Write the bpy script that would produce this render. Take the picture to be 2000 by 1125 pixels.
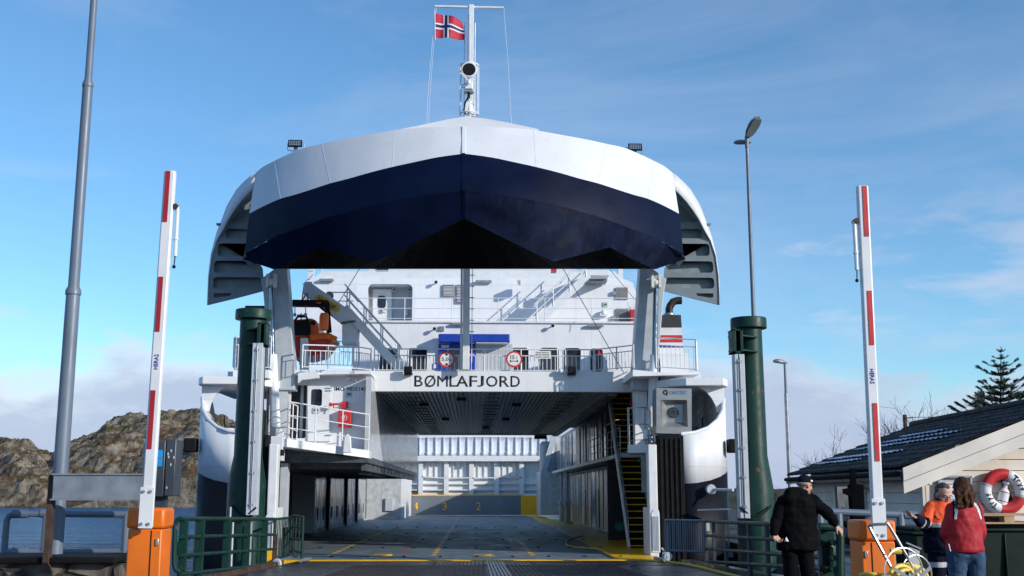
import bpy, bmesh, math, random
from mathutils import Vector, Matrix, noise
from math import radians as R, sin, cos, pi, tan
random.seed(7)
SC = bpy.context.scene
COL = SC.collection
for o in list(bpy.data.objects): bpy.data.objects.remove(o)

# ------------------------------------------------------------------ camera
CAMPOS = Vector((0.39, 0.0, 1.5))
FPX = 2200.0; PITCH = math.atan(399.5/2200.0); YAW = R(1.845)
cd = bpy.data.cameras.new("camera"); cam = bpy.data.objects.new("camera", cd); COL.objects.link(cam)
cam.location = CAMPOS; cam.rotation_euler = (R(90)+PITCH, 0, -YAW)
cd.sensor_width = 36; cd.lens = 36*FPX/2000; cd.clip_start = 0.1; cd.clip_end = 6000
SC.camera = cam
# ------------------------------------------------------------------ light
SUN_AZ = 125.0; SUN_EL = 19.5        # clockwise from +Y
SUN = Vector((sin(R(SUN_AZ))*cos(R(SUN_EL)), cos(R(SUN_AZ))*cos(R(SUN_EL)), sin(R(SUN_EL))))
sl = bpy.data.lights.new("sun", 'SUN'); so = bpy.data.objects.new("sun", sl); COL.objects.link(so)
sl.energy = 3.1; sl.angle = R(0.5); sl.color = (1.0, 0.94, 0.85)
so.rotation_euler = SUN.to_track_quat('Z', 'Y').to_euler(); so.location = (30, -30, 40)
SC.view_settings.view_transform = 'Standard'; SC.view_settings.look = 'None'
SC.view_settings.exposure = 0.46; SC.view_settings.gamma = 1.0
W = bpy.data.worlds.new("World"); SC.world = W; W.use_nodes = True
def world():
    nt = W.node_tree; N = nt.nodes; L = nt.links; N.clear()
    out = N.new('ShaderNodeOutputWorld'); bg = N.new('ShaderNodeBackground'); bg.inputs[1].default_value = 0.125
    sky = N.new('ShaderNodeTexSky'); sky.sky_type = 'NISHITA'; sky.sun_disc = False
    sky.sun_elevation = R(SUN_EL); sky.sun_rotation = R(SUN_AZ); sky.altitude = 0; sky.air_density = 1.0
    sky.dust_density = 0.1; sky.ozone_density = 3.0
    gm = N.new('ShaderNodeMix'); gm.data_type = 'RGBA'; gm.blend_type = 'MULTIPLY'; gm.inputs[0].default_value = 1
    gm.inputs[7].default_value = (.72, .97, 1.08, 1)
    L.new(sky.outputs[0], gm.inputs[6])
    tc = N.new('ShaderNodeTexCoord'); sp = N.new('ShaderNodeSeparateXYZ'); L.new(tc.outputs['Generated'], sp.inputs[0])
    def ramp(src, stops):
        r = N.new('ShaderNodeValToRGB'); e = r.color_ramp.elements
        while len(e) > 1: e.remove(e[-1])
        e[0].position = stops[0][0]; e[0].color = (stops[0][1],)*3+(1,)
        for p, v in stops[1:]:
            k = e.new(p); k.color = (v,)*3+(1,)
        L.new(src, r.inputs[0]); return r.outputs[0]
    def nz(scale, detail, sx, sy, sz, off=(0,0,0), rough=.55, dist=0):
        m = N.new('ShaderNodeMapping'); m.inputs['Scale'].default_value = (sx, sy, sz); m.inputs['Location'].default_value = off
        L.new(tc.outputs['Generated'], m.inputs[0])
        n = N.new('ShaderNodeTexNoise'); n.inputs['Scale'].default_value = scale; n.inputs['Detail'].default_value = detail
        n.inputs['Roughness'].default_value = rough; n.inputs['Distortion'].default_value = dist
        L.new(m.outputs[0], n.inputs['Vector']); return n.outputs['Fac']
    def mth(op, a, b, clamp=False):
        m = N.new('ShaderNodeMath'); m.operation = op; m.use_clamp = clamp
        for i, v in enumerate((a, b)):
            if isinstance(v, (int, float)): m.inputs[i].default_value = v
            else: L.new(v, m.inputs[i])
        return m.outputs[0]
    z = sp.outputs[2]
    # low cumulus bank near the horizon
    n1 = nz(4.2, 8, 1, 1, 2.2, (0.35, 0.1, 0.0), .6)
    lowf = ramp(z, [(0.0, .88), (0.05, .68), (0.10, .50), (0.14, .34), (0.18, .14), (0.25, .0)])
    c1 = mth('ADD', n1, lowf); 
    m1 = ramp(mth('SUBTRACT', c1, 0.55, True), [(0.36, 0), (0.43, .6), (0.52, .9), (0.7, 1)])
    # thin high cirrus
    n2 = nz(2.2, 8, .8, .8, 3.4, (1.4, .2, .35), .6, .6)
    m2 = ramp(n2, [(0.49, 0), (0.75, .24)])
    cl = N.new('ShaderNodeBackground'); cl.inputs[1].default_value = 1.0
    n3 = nz(5.0, 5, 1, 1, 2.0, (3, 1, 2), .55)
    cm = N.new('ShaderNodeMix'); cm.data_type = 'RGBA'
    cm.inputs[6].default_value = (0.30, 0.37, 0.52, 1); cm.inputs[7].default_value = (0.56, 0.58, 0.67, 1)
    dens = ramp(mth('SUBTRACT', c1, 0.55, True), [(0.40, 1), (0.58, .0)])
    L.new(mth('MULTIPLY', mth('ADD', dens, .25), ramp(n3, [(0.36, .35), (0.62, 1.25)]), True), cm.inputs[0]); L.new(cm.outputs[2], cl.inputs[0])
    n4 = nz(3.4, 7, 1.0, 1.0, 3.6, (5.2, 2.1, .4), .6, .3)
    band = ramp(z, [(0.10, 0), (0.14, 1), (0.21, 1), (0.27, 0)])
    m4 = mth('MULTIPLY', ramp(n4, [(0.52, 0), (0.62, .5)]), band)
    cf = mth('MAXIMUM', mth('MAXIMUM', m1, m4), m2, True)
    L.new(gm.outputs[2], bg.inputs[0])
    mx = N.new('ShaderNodeMixShader'); L.new(cf, mx.inputs[0]); L.new(bg.outputs[0], mx.inputs[1]); L.new(cl.outputs[0], mx.inputs[2])
    L.new(mx.outputs[0], out.inputs[0])
world()

# ------------------------------------------------------------------ geometry helpers
CR = cam.rotation_euler.to_matrix()
def P(px, py, Y):
    """point of the photograph px,py standing at world depth Y"""
    d = CR @ Vector((px-1000.0, 562.5-py, -FPX))
    return CAMPOS + d*((Y-CAMPOS.y)/d.y)
def PZ(px, py, Z):
    d = CR @ Vector((px-1000.0, 562.5-py, -FPX))
    return CAMPOS + d*((Z-CAMPOS.z)/d.z)
def X_(px, Y, py=850): return P(px, py, Y).x
def Z_(py, Y, px=907): return P(px, py, Y).z

class MB:
    def __init__(s): s.v = []; s.f = []; s.m = []; s.mi = 0
    def add(s, vs, fs):
        b = len(s.v); s.v += [tuple(v) for v in vs]
        for f in fs: s.f.append(tuple(b+i for i in f)); s.m.append(s.mi)
        return s
    def box(s, x0, x1, y0, y1, z0, z1):
        if x0 > x1: x0, x1 = x1, x0
        if y0 > y1: y0, y1 = y1, y0
        if z0 > z1: z0, z1 = z1, z0
        return s.add([(x0,y0,z0),(x1,y0,z0),(x1,y1,z0),(x0,y1,z0),(x0,y0,z1),(x1,y0,z1),(x1,y1,z1),(x0,y1,z1)],
              [(0,3,2,1),(4,5,6,7),(0,1,5,4),(1,2,6,5),(2,3,7,6),(3,0,4,7)])
    def bar(s, p, q, w, h, up=(0,0,1)):
        p = Vector(p); q = Vector(q); d = (q-p); 
        if d.length < 1e-6: return s
        d.normalize(); u = Vector(up)
        r = d.cross(u)
        if r.length < 1e-4: r = d.cross(Vector((0,1,0)))
        r.normalize(); u = r.cross(d)
        r = r*w/2; u = u*h/2
        return s.add([p-r-u,p+r-u,p+r+u,p-r+u,q-r-u,q+r-u,q+r+u,q-r+u],
              [(0,1,2,3),(7,6,5,4),(0,4,5,1),(1,5,6,2),(2,6,7,3),(3,7,4,0)])
    def tube(s, pts, r, n=8, closed=False, r2=None):
        pts = [Vector(p) for p in pts]; m = len(pts); rings = []
        prev = None
        for i, p in enumerate(pts):
            if closed: d = (pts[(i+1) % m]-pts[i-1])
            else: d = (pts[min(i+1, m-1)]-pts[max(i-1, 0)])
            d.normalize()
            if prev is None:
                a = Vector((0,0,1)) if abs(d.z) < .9 else Vector((1,0,0))
                u = d.cross(a).normalized()
            else:
                u = (prev-d*prev.dot(d)).normalized()
            prev = u; w = d.cross(u)
            rr = r if r2 is None else r+(r2-r)*i/(m-1)
            rings.append([p+(u*cos(2*pi*k/n)+w*sin(2*pi*k/n))*rr for k in range(n)])
        vs = [v for rg in rings for v in rg]; fs = []
        for i in range(m if closed else m-1):
            j = (i+1) % m
            for k in range(n):
                k2 = (k+1) % n; fs.append((i*n+k, i*n+k2, j*n+k2, j*n+k))
        if not closed: fs.append(tuple(range(n))[::-1]); fs.append(tuple((m-1)*n+k for k in range(n)))
        return s.add(vs, fs)
    def cyl(s, p, q, r, n=16, r2=None): return s.tube([p, q], r, n, False, r2)
    def lathe(s, prof, c, n=24, axis=Vector((0,0,1))):
        c = Vector(c); a = axis.normalized(); t = Vector((1,0,0)) if abs(a.x) < .9 else Vector((0,1,0))
        u = a.cross(t).normalized(); w = a.cross(u); vs = []; fs = []
        for (r, h) in prof:
            for k in range(n): vs.append(c+a*h+(u*cos(2*pi*k/n)+w*sin(2*pi*k/n))*max(r, 1e-4))
        for i in range(len(prof)-1):
            for k in range(n):
                k2 = (k+1) % n; fs.append((i*n+k, i*n+k2, (i+1)*n+k2, (i+1)*n+k))
        fs.append(tuple(range(n))[::-1]); fs.append(tuple((len(prof)-1)*n+k for k in range(n)))
        return s.add(vs, fs)
    def prism(s, pts, off):
        off = Vector(off); n = len(pts); a = [Vector(p) for p in pts]
        return s.add(a+[p+off for p in a], [tuple(range(n)), tuple(range(2*n-1, n-1, -1))]+[(i, i+n, (i+1) % n+n, (i+1) % n) for i in range(n)])
    def ppoly(s, px, Y, t):                       # polygon seen in the photo, at depth Y, thickness t aft
        return s.prism([P(x, y, Y) for x, y in px], (0, t, 0))
    def pbox(s, x0, y0, x1, y1, Y, t):
        ym = (y0+y1)/2; xm = (x0+x1)/2
        return s.box(P(x0, ym, Y).x, P(x1, ym, Y).x, Y, Y+t, P(xm, y1, Y).z, P(xm, y0, Y).z)
    def grid(s, rows, closed=False):
        n = len(rows[0]); vs = [p for r in rows for p in r]; fs = []
        for i in range(len(rows)-1):
            for k in range(n-1): fs.append((i*n+k, i*n+k+1, (i+1)*n+k+1, (i+1)*n+k))
        return s.add(vs, fs)
    def sphere(s, c, r, n=12, sc=(1,1,1)):
        c = Vector(c); vs = []; fs = []
        m = max(4, n//2)
        for i in range(m+1):
            a = pi*i/m
            for k in range(n):
                b = 2*pi*k/n
                rr = max(sin(a), 1e-3)*r
                vs.append(c+Vector((rr*cos(b)*sc[0], rr*sin(b)*sc[1], r*cos(a)*sc[2])))
        for i in range(m):
            for k in range(n):
                k2 = (k+1) % n; fs.append((i*n+k, (i+1)*n+k, (i+1)*n+k2, i*n+k2))
        fs.append(tuple(range(n))); fs.append(tuple(m*n+k for k in range(n))[::-1])
        return s.add(vs, fs)
    def build(s, name, mats, parent=None, smooth=35, bevel=0, solid=0, recalc=True):
        me = bpy.data.meshes.new(name); me.from_pydata(s.v, [], s.f)
        if not isinstance(mats, (list, tuple)): mats = [mats]
        for m in mats: me.materials.append(m)
        me.polygons.foreach_set('material_index', s.m)
        if recalc:
            b = bmesh.new(); b.from_mesh(me); bmesh.ops.recalc_face_normals(b, faces=b.faces); b.to_mesh(me); b.free()
        if smooth:
            me.shade_smooth(); me.set_sharp_from_angle(angle=R(smooth))
        me.update()
        o = bpy.data.objects.new(name, me); COL.objects.link(o)
        if parent is not None: setpar(o, parent)
        if solid:
            md = o.modifiers.new('thickness', 'SOLIDIFY'); md.thickness = solid; md.offset = 0
        if bevel:
            md = o.modifiers.new('bevel', 'BEVEL'); md.width = bevel; md.segments = 2; md.limit_method = 'ANGLE'; md.angle_limit = R(40)
        return o
WORLDM = {}
def wm(o):
    m = Matrix.LocRotScale(o.location, o.rotation_euler, o.scale)
    return (wm(o.parent) @ o.matrix_parent_inverse @ m) if o.parent else m
def setpar(o, parent):
    """parts are modelled in world space unless the thing was given a local frame"""
    o.parent = parent
    q = parent; loc_ = False
    while q: loc_ = loc_ or bool(q.get('_local')); q = q.parent
    if not loc_: o.matrix_parent_inverse = wm(parent).inverted()
def tag(o, label=None, cat=None, group=None, kind=None):
    if label: o['label'] = label
    if cat: o['category'] = cat
    if group: o['group'] = group
    if kind: o['kind'] = kind
    return o
def thing(name, label, cat, loc=(0,0,0), rz=0, group=None, local=False):
    o = bpy.data.objects.new(name, None); COL.objects.link(o); o.empty_display_size = .3
    o.location = loc; o.rotation_euler = (0, 0, rz)
    if local: o['_local'] = 1
    return tag(o, label, cat, group)
LOCALS = []
def copy_tree(o, parent=None):
    c = o.copy(); COL.objects.link(c)
    if parent is not None: c.parent = parent
    for ch in [x for x in bpy.data.objects if x.parent == o]: copy_tree(ch, c)
    return c
def curve_mesh(name, splines, depth, mats, frame, parent=None, bevel=0):
    """2-D outline with holes, filled and given thickness; frame = 4x4 matrix taking (x, y, 0) to the world"""
    cu = bpy.data.curves.new(name, 'CURVE'); cu.dimensions = '2D'; cu.fill_mode = 'BOTH'; cu.extrude = depth/2
    for sp in splines:
        s = cu.splines.new('POLY'); s.points.add(len(sp)-1); s.use_cyclic_u = True
        for i, p in enumerate(sp): s.points[i].co = (p[0], p[1], 0, 1)
    t = bpy.data.objects.new('tmp', cu); COL.objects.link(t)
    dg = bpy.context.evaluated_depsgraph_get(); dg.update()
    me = bpy.data.meshes.new_from_object(t.evaluated_get(dg)); bpy.data.objects.remove(t)
    me.transform(frame); me.name = name; me.materials.clear(); me.materials.append(mats)
    me.shade_flat()
    o = bpy.data.objects.new(name, me); COL.objects.link(o)
    if parent is not None: setpar(o, parent)
    return o
XZ = Matrix(((1,0,0,0),(0,0,-1,0),(0,1,0,0),(0,0,0,1)))     # (x,y)->(X,Z), normal -Y
def rrect(x0, y0, x1, y1, r, n=5):
    pts = []
    for cx, cy, a0 in ((x1-r,y1-r,0),(x0+r,y1-r,90),(x0+r,y0+r,180),(x1-r,y0+r,270)):
        for k in range(n+1):
            a = R(a0+90*k/n); pts.append((cx+r*cos(a), cy+r*sin(a)))
    return pts
def wallpx(name, outer, holes, Y, t, m, parent, round_=3):
    """a plate at depth Y facing the viewer; outline and rounded holes read from the photo"""
    def c(x, y): p = P(x, y, Y); return (p.x, p.z)
    sp = [[c(x, y) for x, y in outer]]
    for h in holes:
        if len(h) == 4 and not isinstance(h[0], tuple):
            a = c(h[0], h[3]); b = c(h[2], h[1]); r = min(abs(b[0]-a[0]), abs(b[1]-a[1]))*.5
            r = min(r*.98, round_*Y/2236)
            sp.append(rrect(a[0], a[1], b[0], b[1], r))
        else: sp.append([c(x, y) for x, y in h])
    return curve_mesh(name, sp, t, m, Matrix.Translation((0, Y+t/2, 0)) @ XZ, parent)
def text(name, s, w, h, loc, m, parent=None, right=(1,0,0), up=(0,0,1), ext=.004, bold=.008):
    cu = bpy.data.curves.new(name, 'FONT'); cu.body = s; cu.extrude = 0.0; cu.size = 1; cu.resolution_u = 3; cu.offset = bold
    t = bpy.data.objects.new('tmp', cu); COL.objects.link(t)
    dg = bpy.context.evaluated_depsgraph_get(); dg.update()
    me = bpy.data.meshes.new_from_object(t.evaluated_get(dg)); bpy.data.objects.remove(t)
    xs = [v.co.x for v in me.vertices]; ys = [v.co.y for v in me.vertices]
    bw = max(xs)-min(xs); bh = max(ys)-min(ys); cx = (max(xs)+min(xs))/2; cy = (max(ys)+min(ys))/2
    r = Vector(right).normalized(); u = Vector(up).normalized(); sx = (w/bw) if w else h/bh; sy = h/bh
    loc = Vector(loc)
    for v in me.vertices: v.co = loc+r*((v.co.x-cx)*sx)+u*((v.co.y-cy)*sy)
    b = bmesh.new(); b.from_mesh(me)
    n = r.cross(u); g = bmesh.ops.extrude_face_region(b, geom=b.faces[:])
    bmesh.ops.translate(b, verts=[e for e in g['geom'] if isinstance(e, bmesh.types.BMVert)], vec=n*ext)
    bmesh.ops.recalc_face_normals(b, faces=b.faces); b.to_mesh(me); b.free()
    me.materials.clear(); me.materials.append(m); me.name = name
    o = bpy.data.objects.new(name, me); COL.objects.link(o)
    if parent is not None: setpar(o, parent)
    return o
def railing(mb, pts, h, rails=(1.0, .5), post=1.5, r=.025, bal=None, rb=.012, posts=True, n=6):
    """pts: foot line; rails: fractions of the height"""
    pts = [Vector(p) for p in pts]
    for k in rails:
        rr = r if k == max(rails) else r*.75
        mb.tube([p+Vector((0,0,h*k)) for p in pts], rr, n)
    for a, b in zip(pts[:-1], pts[1:]):
        L = (b-a).length; m = max(1, round(L/post))
        if posts:
            for i in range(m+1):
                p = a.lerp(b, i/m); mb.cyl(p, p+Vector((0,0,h)), r, n)
        if bal:
            m = max(1, round(L/bal))
            for i in range(m):
                p = a.lerp(b, (i+.5)/m); mb.cyl(p+Vector((0,0,h*min(rails))), p+Vector((0,0,h*.94)), rb, 5)
    return mb

# ------------------------------------------------------------------ materials
def mat(name, col, rough=.5, metal=0, var=.06, scale=3.0, bump=0, bscale=20, streak=0, streakcol=None, rust=0,
        rustcol=(.16,.06,.025), coat=0, spec=.5, patch=0, seams=None, wave=0, rvar=.1, sdir=(7,7,.5)):
    m = bpy.data.materials.new(name); m.use_nodes = True; nt = m.node_tree; N = nt.nodes; L = nt.links
    b = N['Principled BSDF']; b.inputs['Roughness'].default_value = rough; b.inputs['Metallic'].default_value = metal
    b.inputs['Coat Weight'].default_value = coat; b.inputs['Specular IOR Level'].default_value = spec
    geo = N.new('ShaderNodeNewGeometry')
    def nz(sc, det=4, stretch=(1,1,1), off=(0,0,0)):
        mp = N.new('ShaderNodeMapping'); mp.inputs['Scale'].default_value = stretch; mp.inputs['Location'].default_value = off
        L.new(geo.outputs['Position'], mp.inputs[0]); t = N.new('ShaderNodeTexNoise')
        t.inputs['Scale'].default_value = sc; t.inputs['Detail'].default_value = det; L.new(mp.outputs[0], t.inputs['Vector']); return t.outputs['Fac']
    def rmp(src, a, b_):
        r = N.new('ShaderNodeMapRange'); r.inputs[1].default_value = a; r.inputs[2].default_value = b_; L.new(src, r.inputs[0]); return r.outputs[0]
    def mix(f, c1, c2, mode='MIX'):
        x = N.new('ShaderNodeMix'); x.data_type = 'RGBA'; x.blend_type = mode
        if isinstance(f, float): x.inputs[0].default_value = f
        else: L.new(f, x.inputs[0])
        for i, c in ((6, c1), (7, c2)):
            if isinstance(c, tuple): x.inputs[i].default_value = c[:3]+(1,)
            else: L.new(c, x.inputs[i])
        return x.outputs[2]
    dk = tuple(c*(1-2.2*var) for c in col); lt = tuple(min(1, c*(1+var)) for c in col)
    c = mix(rmp(nz(scale, 5), .3, .7), dk, lt)
    if streak:
        sc_ = streakcol or tuple(x*.45 for x in col)
        f = N.new('ShaderNodeMath'); f.operation = 'MULTIPLY'; f.inputs[1].default_value = streak
        L.new(rmp(nz(1.0, 4, sdir), .55, .78), f.inputs[0])
        c = mix(f.outputs[0], c, sc_)
    if rust:
        f = N.new('ShaderNodeMath'); f.operation = 'MULTIPLY'; f.inputs[1].default_value = 1.0; f.use_clamp = True
        L.new(rmp(nz(scale*2.3, 8, (1,1,.6), (5,3,1)), .72-rust*.3, .80-rust*.25), f.inputs[0])
        c = mix(f.outputs[0], c, rustcol)
    h = None
    if seams:
        bt = N.new('ShaderNodeTexBrick'); mp = N.new('ShaderNodeMapping'); 
        cb = N.new('ShaderNodeSeparateXYZ'); cc = N.new('ShaderNodeCombineXYZ'); L.new(geo.outputs['Position'], cb.inputs[0])
        ad = N.new('ShaderNodeMath'); ad.operation = 'ADD'; L.new(cb.outputs[0], ad.inputs[0]); L.new(cb.outputs[1], ad.inputs[1])
        L.new(ad.outputs[0], cc.inputs[0]); L.new(cb.outputs[2], cc.inputs[1])
        L.new(cc.outputs[0], bt.inputs['Vector']); bt.inputs['Scale'].default_value = 1; bt.inputs['Brick Width'].default_value = seams[0]
        bt.inputs['Row Height'].default_value = seams[1]; bt.inputs['Mortar Size'].default_value = .012; bt.inputs['Mortar Smooth'].default_value = .6
        c = mix(bt.outputs['Fac'], c, tuple(x*.82 for x in col)); h = bt.outputs['Fac']
    L.new(c, b.inputs['Base Color'])
    rr = N.new('ShaderNodeMapRange'); rr.inputs[1].default_value = .3; rr.inputs[2].default_value = .7
    rr.inputs[3].default_value = max(.02, rough-rvar); rr.inputs[4].default_value = min(1, rough+rvar); L.new(nz(scale*1.7, 4), rr.inputs[0]); L.new(rr.outputs[0], b.inputs['Roughness'])
    last = None
    def bmp(hh, st, dist):
        nonlocal last
        bb = N.new('ShaderNodeBump'); bb.inputs['Strength'].default_value = st; bb.inputs['Distance'].default_value = dist
        L.new(hh, bb.inputs['Height'])
        if last is not None: L.new(last, bb.inputs['Normal'])
        last = bb.outputs[0]
    if wave: bmp(nz(.9, 2, (1.9, 1.9, .30)), wave, .05)
    if bump: bmp(nz(bscale, 6), bump, .02)
    if h is not None: bmp(h, .5, .01)
    if last is not None: L.new(last, b.inputs['Normal'])
    return m
M = {}
M['white'] = mat('white_ship_paint', (.77,.78,.80), .38, var=.035, scale=.8, streak=.22, streakcol=(.42,.36,.29), rust=.03, wave=.16, seams=(3.1, 2.4), rvar=.08)
M['white2'] = mat('white_fitting_paint', (.72,.73,.74), .4, var=.04, streak=.1)
M['visorwhite'] = mat('white_visor_paint', (.66,.67,.69), .55, var=.04, scale=.5, streak=.22, streakcol=(.42,.42,.43), wave=.14)
M['offwhite'] = mat('grey_white_paint', (.50,.53,.56), .4, var=.05, streak=.15, wave=.1)
M['arm'] = mat('pale_grey_arm_paint', (.42,.46,.49), .4, var=.06, streak=.2)
M['web'] = mat('slate_grey_paint', (.17,.205,.225), .5, var=.06)
M['slate'] = mat('dark_slate_paint', (.19,.235,.235), .45, var=.1)
M['navy'] = mat('navy_hull_paint', (.002,.006,.026), .45, var=.15, scale=.7, wave=.05, streak=.05, streakcol=(.010,.010,.014), spec=.10)
M['hullnavy'] = mat('black_navy_hull_paint', (.005,.006,.010), .5, var=.15, scale=.7, wave=.1, streak=.15, streakcol=(.02,.02,.025), spec=.15)
M['navyworn'] = mat('scuffed_navy_paint', (.006,.012,.038), .38, var=.3, scale=1.2, wave=.12, streak=.25, streakcol=(.045,.048,.058), spec=.3)
M['black'] = mat('black_paint', (.006,.006,.007), .55, var=.2, spec=.25)
M['pit'] = mat('black_paint_and_hollow_shade', (.003,.003,.004), .9, var=.1, spec=.05)  # signal paint; on the visor sheet this black stands for cavity shade
M['rubber'] = mat('black_rubber', (.007,.007,.008), .8, var=.2, bump=.3, spec=.2)
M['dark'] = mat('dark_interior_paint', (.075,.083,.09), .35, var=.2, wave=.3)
M['glossgrey'] = mat('glossy_grey_sheet', (.22,.24,.26), .16, var=.1, wave=.9, scale=2, streak=.3, rvar=.06)
M['ceil'] = mat('grey_ceiling_sheet', (.34,.37,.38), .35, metal=.2, var=.08)
M['wallin'] = mat('grey_interior_wall', (.55,.57,.58), .28, var=.1, streak=.35, wave=.5)
M['yellow'] = mat('yellow_deck_paint', (.95,.49,.004), .4, var=.1, scale=4, streak=.0, rust=.25, rustcol=(.2,.14,.05))
M['yellowclean'] = mat('yellow_paint', (.90,.46,.008), .4, var=.05)
M['tread'] = mat('black_stair_tread', (.015,.015,.015), .6, var=.2)
M['blue'] = mat('royal_blue_paint', (.012,.05,.36), .35, var=.05)
M['red'] = mat('red_paint', (.55,.03,.03), .4, var=.06)
M['reddull'] = mat('dark_red_reflective_strip', (.36,.012,.022), .35, var=.05)
M['panelgloss'] = mat('glossy_wavy_panel', (.42,.44,.46), .12, var=.12, scale=1.2, wave=1.0, streak=.45, streakcol=(.06,.065,.07), rvar=.05)
M['orange'] = mat('orange_cabinet_paint', (.78,.165,.008), .45, var=.09, scale=2, streak=.3, rust=.16)
M['orangeboat'] = mat('orange_boat_shell', (1.0,.15,.012), .4, var=.06)
M['green'] = mat('dark_green_steel_paint', (.007,.038,.028), .45, var=.12, streak=.25, streakcol=(.035,.05,.04), rust=.22, spec=.25)
M['galv'] = mat('galvanised_steel', (.34,.36,.39), .45, metal=.55, var=.12, scale=5)
M['galvpaint'] = mat('blue_grey_pole_paint', (.14,.175,.225), .45, metal=.1, var=.06, scale=2, streak=.15)
M['steel'] = mat('stainless_steel', (.55,.54,.52), .3, metal=.85, var=.06)
M['chrome'] = mat('hydraulic_rod_chrome', (.25,.26,.28), .15, metal=1, var=.05)
M['glass'] = mat('dark_window_glass', (.012,.016,.028), .08, var=.1, spec=.8)
M['ink'] = mat('black_lettering', (.01,.01,.012), .5, var=.05)
M['blueink'] = mat('blue_lettering', (.03,.05,.32), .5, var=.05)
M['cyan'] = mat('bright_blue_sticker', (.01,.30,.72), .4, var=.06)
M['cabinet'] = mat('dark_grey_cabinet_paint', (.045,.055,.07), .4, var=.08)
M['asphalt'] = mat('asphalt', (.045,.045,.048), .8, var=.2, scale=2, bump=.5, bscale=60)
M['ramp'] = mat('worn_steel_ramp', (.060,.062,.070), .35, metal=.25, var=.25, streak=.5, streakcol=(.02,.02,.022), sdir=(1.6,.12,1), scale=1.3, rust=.22, rustcol=(.05,.035,.03), bump=.25, bscale=30, rvar=.15)
M['rampgrid'] = mat('rusty_steel_grating', (.050,.034,.032), .5, metal=.3, var=.25, scale=1.0, bump=.3, bscale=40)
M['deck'] = mat('blue_grey_deck_paint', (.145,.190,.220), .5, var=.16, scale=.7, bump=.08, bscale=40, rvar=.12, streak=.65, streakcol=(.035,.042,.05), sdir=(1.9,.10,1))
M['rope'] = mat('yellow_hose_rubber', (.66,.46,.05), .5, var=.08)
M['shedcream'] = mat('cream_painted_boards', (.74,.655,.56), .6, var=.07, scale=1.2, streak=.16, bump=.15, bscale=12)
M['fascia'] = mat('cream_fascia_boards', (.76,.69,.60), .6, var=.08, scale=1.5, streak=.1)
M['roof'] = mat('black_tile_roof', (.008,.009,.010), .6, var=.2, bump=.2, spec=.2)
M['snow'] = mat('old_snow', (.62,.66,.74), .7, var=.05, bump=.4, bscale=10)
M['wood'] = mat('weathered_wood', (.42,.25,.13), .75, var=.15, streak=.3)
M['pallet'] = mat('pallet_wood', (.50,.30,.17), .75, var=.12)
M['bin'] = mat('dark_green_plastic', (.005,.014,.010), .55, var=.1, spec=.25)
M['stone'] = None
M['skin'] = mat('skin', (.52,.28,.20), .55, var=.06, scale=8)
M['hairgrey'] = mat('grey_dark_hair', (.06,.055,.055), .6, var=.4, scale=40)
M['hairbrown'] = mat('brown_hair', (.075,.030,.014), .75, var=.5, scale=25, bump=.4, bscale=60, spec=.2)
M['hairwhite'] = mat('grey_hair', (.22,.21,.20), .7, var=.2, scale=30)
M['coat'] = mat('black_coat_cloth', (.0045,.0045,.0055), .9, var=.15, scale=6, bump=.3, spec=.08)
M['trouser'] = mat('black_trouser_cloth', (.004,.004,.005), .9, var=.15, spec=.08)
M['jeans'] = mat('blue_denim', (.022,.07,.15), .85, var=.25, scale=7, bump=.3)
M['redcloth'] = mat('red_jacket_cloth', (.38,.008,.016), .75, var=.08, scale=5, bump=.2)
M['hiviz'] = mat('fluorescent_orange_cloth', (.95,.10,.012), .65, var=.05)
M['navycloth'] = mat('navy_work_cloth', (.006,.008,.020), .85, var=.15, spec=.1)
M['reflect'] = mat('grey_reflective_tape', (.45,.46,.48), .4, var=.05)
M['whitecloth'] = mat('white_cloth', (.75,.75,.76), .7, var=.04)
M['flagred'] = mat('flag_red_cloth', (.46,.015,.04), .7, var=.06)
M['flagblue'] = mat('flag_navy_cloth', (.008,.02,.10), .7, var=.06)
M['bark'] = mat('bare_bark', (.07,.055,.045), .85, var=.2)
M['needle'] = mat('spruce_needles', (.018,.042,.026), .8, var=.3, scale=2)
M['needle2'] = mat('spruce_needles_pale', (.035,.070,.040), .8, var=.3, scale=2)
M['shoe'] = mat('black_shoe', (.01,.01,.01), .5, var=.1)
M['lens'] = mat('floodlight_glass', (.03,.03,.035), .12, var=.05)
M['led'] = mat('floodlight_cells', (.45,.47,.5), .2, metal=.6, var=.05)
# ------------------------------------------------------------------ setting: water, hills, ground
def water_mat():
    m = bpy.data.materials.new('sea_water'); m.use_nodes = True; N = m.node_tree.nodes; L = m.node_tree.links; b = N['Principled BSDF']
    b.inputs['Base Color'].default_value = (.004,.095,.26,1); b.inputs['Roughness'].default_value = .18; b.inputs['IOR'].default_value = 1.33; b.inputs['Specular IOR Level'].default_value = .32
    g = N.new('ShaderNodeNewGeometry'); last = None
    for sc, st, d, sx in ((.5,1,1.6,(1,2.6,1)), (2.2,1,.4,(1,2.2,1)), (.10,.8,4,(1,2,1))):
        mp = N.new('ShaderNodeMapping'); mp.inputs['Scale'].default_value = sx; L.new(g.outputs['Position'], mp.inputs[0])
        t = N.new('ShaderNodeTexNoise'); t.inputs['Scale'].default_value = sc; t.inputs['Detail'].default_value = 5; L.new(mp.outputs[0], t.inputs['Vector'])
        bb = N.new('ShaderNodeBump'); bb.inputs['Strength'].default_value = st; bb.inputs['Distance'].default_value = d; L.new(t.outputs['Fac'], bb.inputs['Height'])
        if last: L.new(last, bb.inputs['Normal'])
        last = bb.outputs[0]
    L.new(last, b.inputs['Normal']); return m
mb = MB(); mb.add([(-4000,-200,-2.3),(4000,-200,-2.3),(4000,5000,-2.3),(-4000,5000,-2.3)], [(0,1,2,3)])
tag(mb.build('water', water_mat(), smooth=0), kind='structure')

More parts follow.
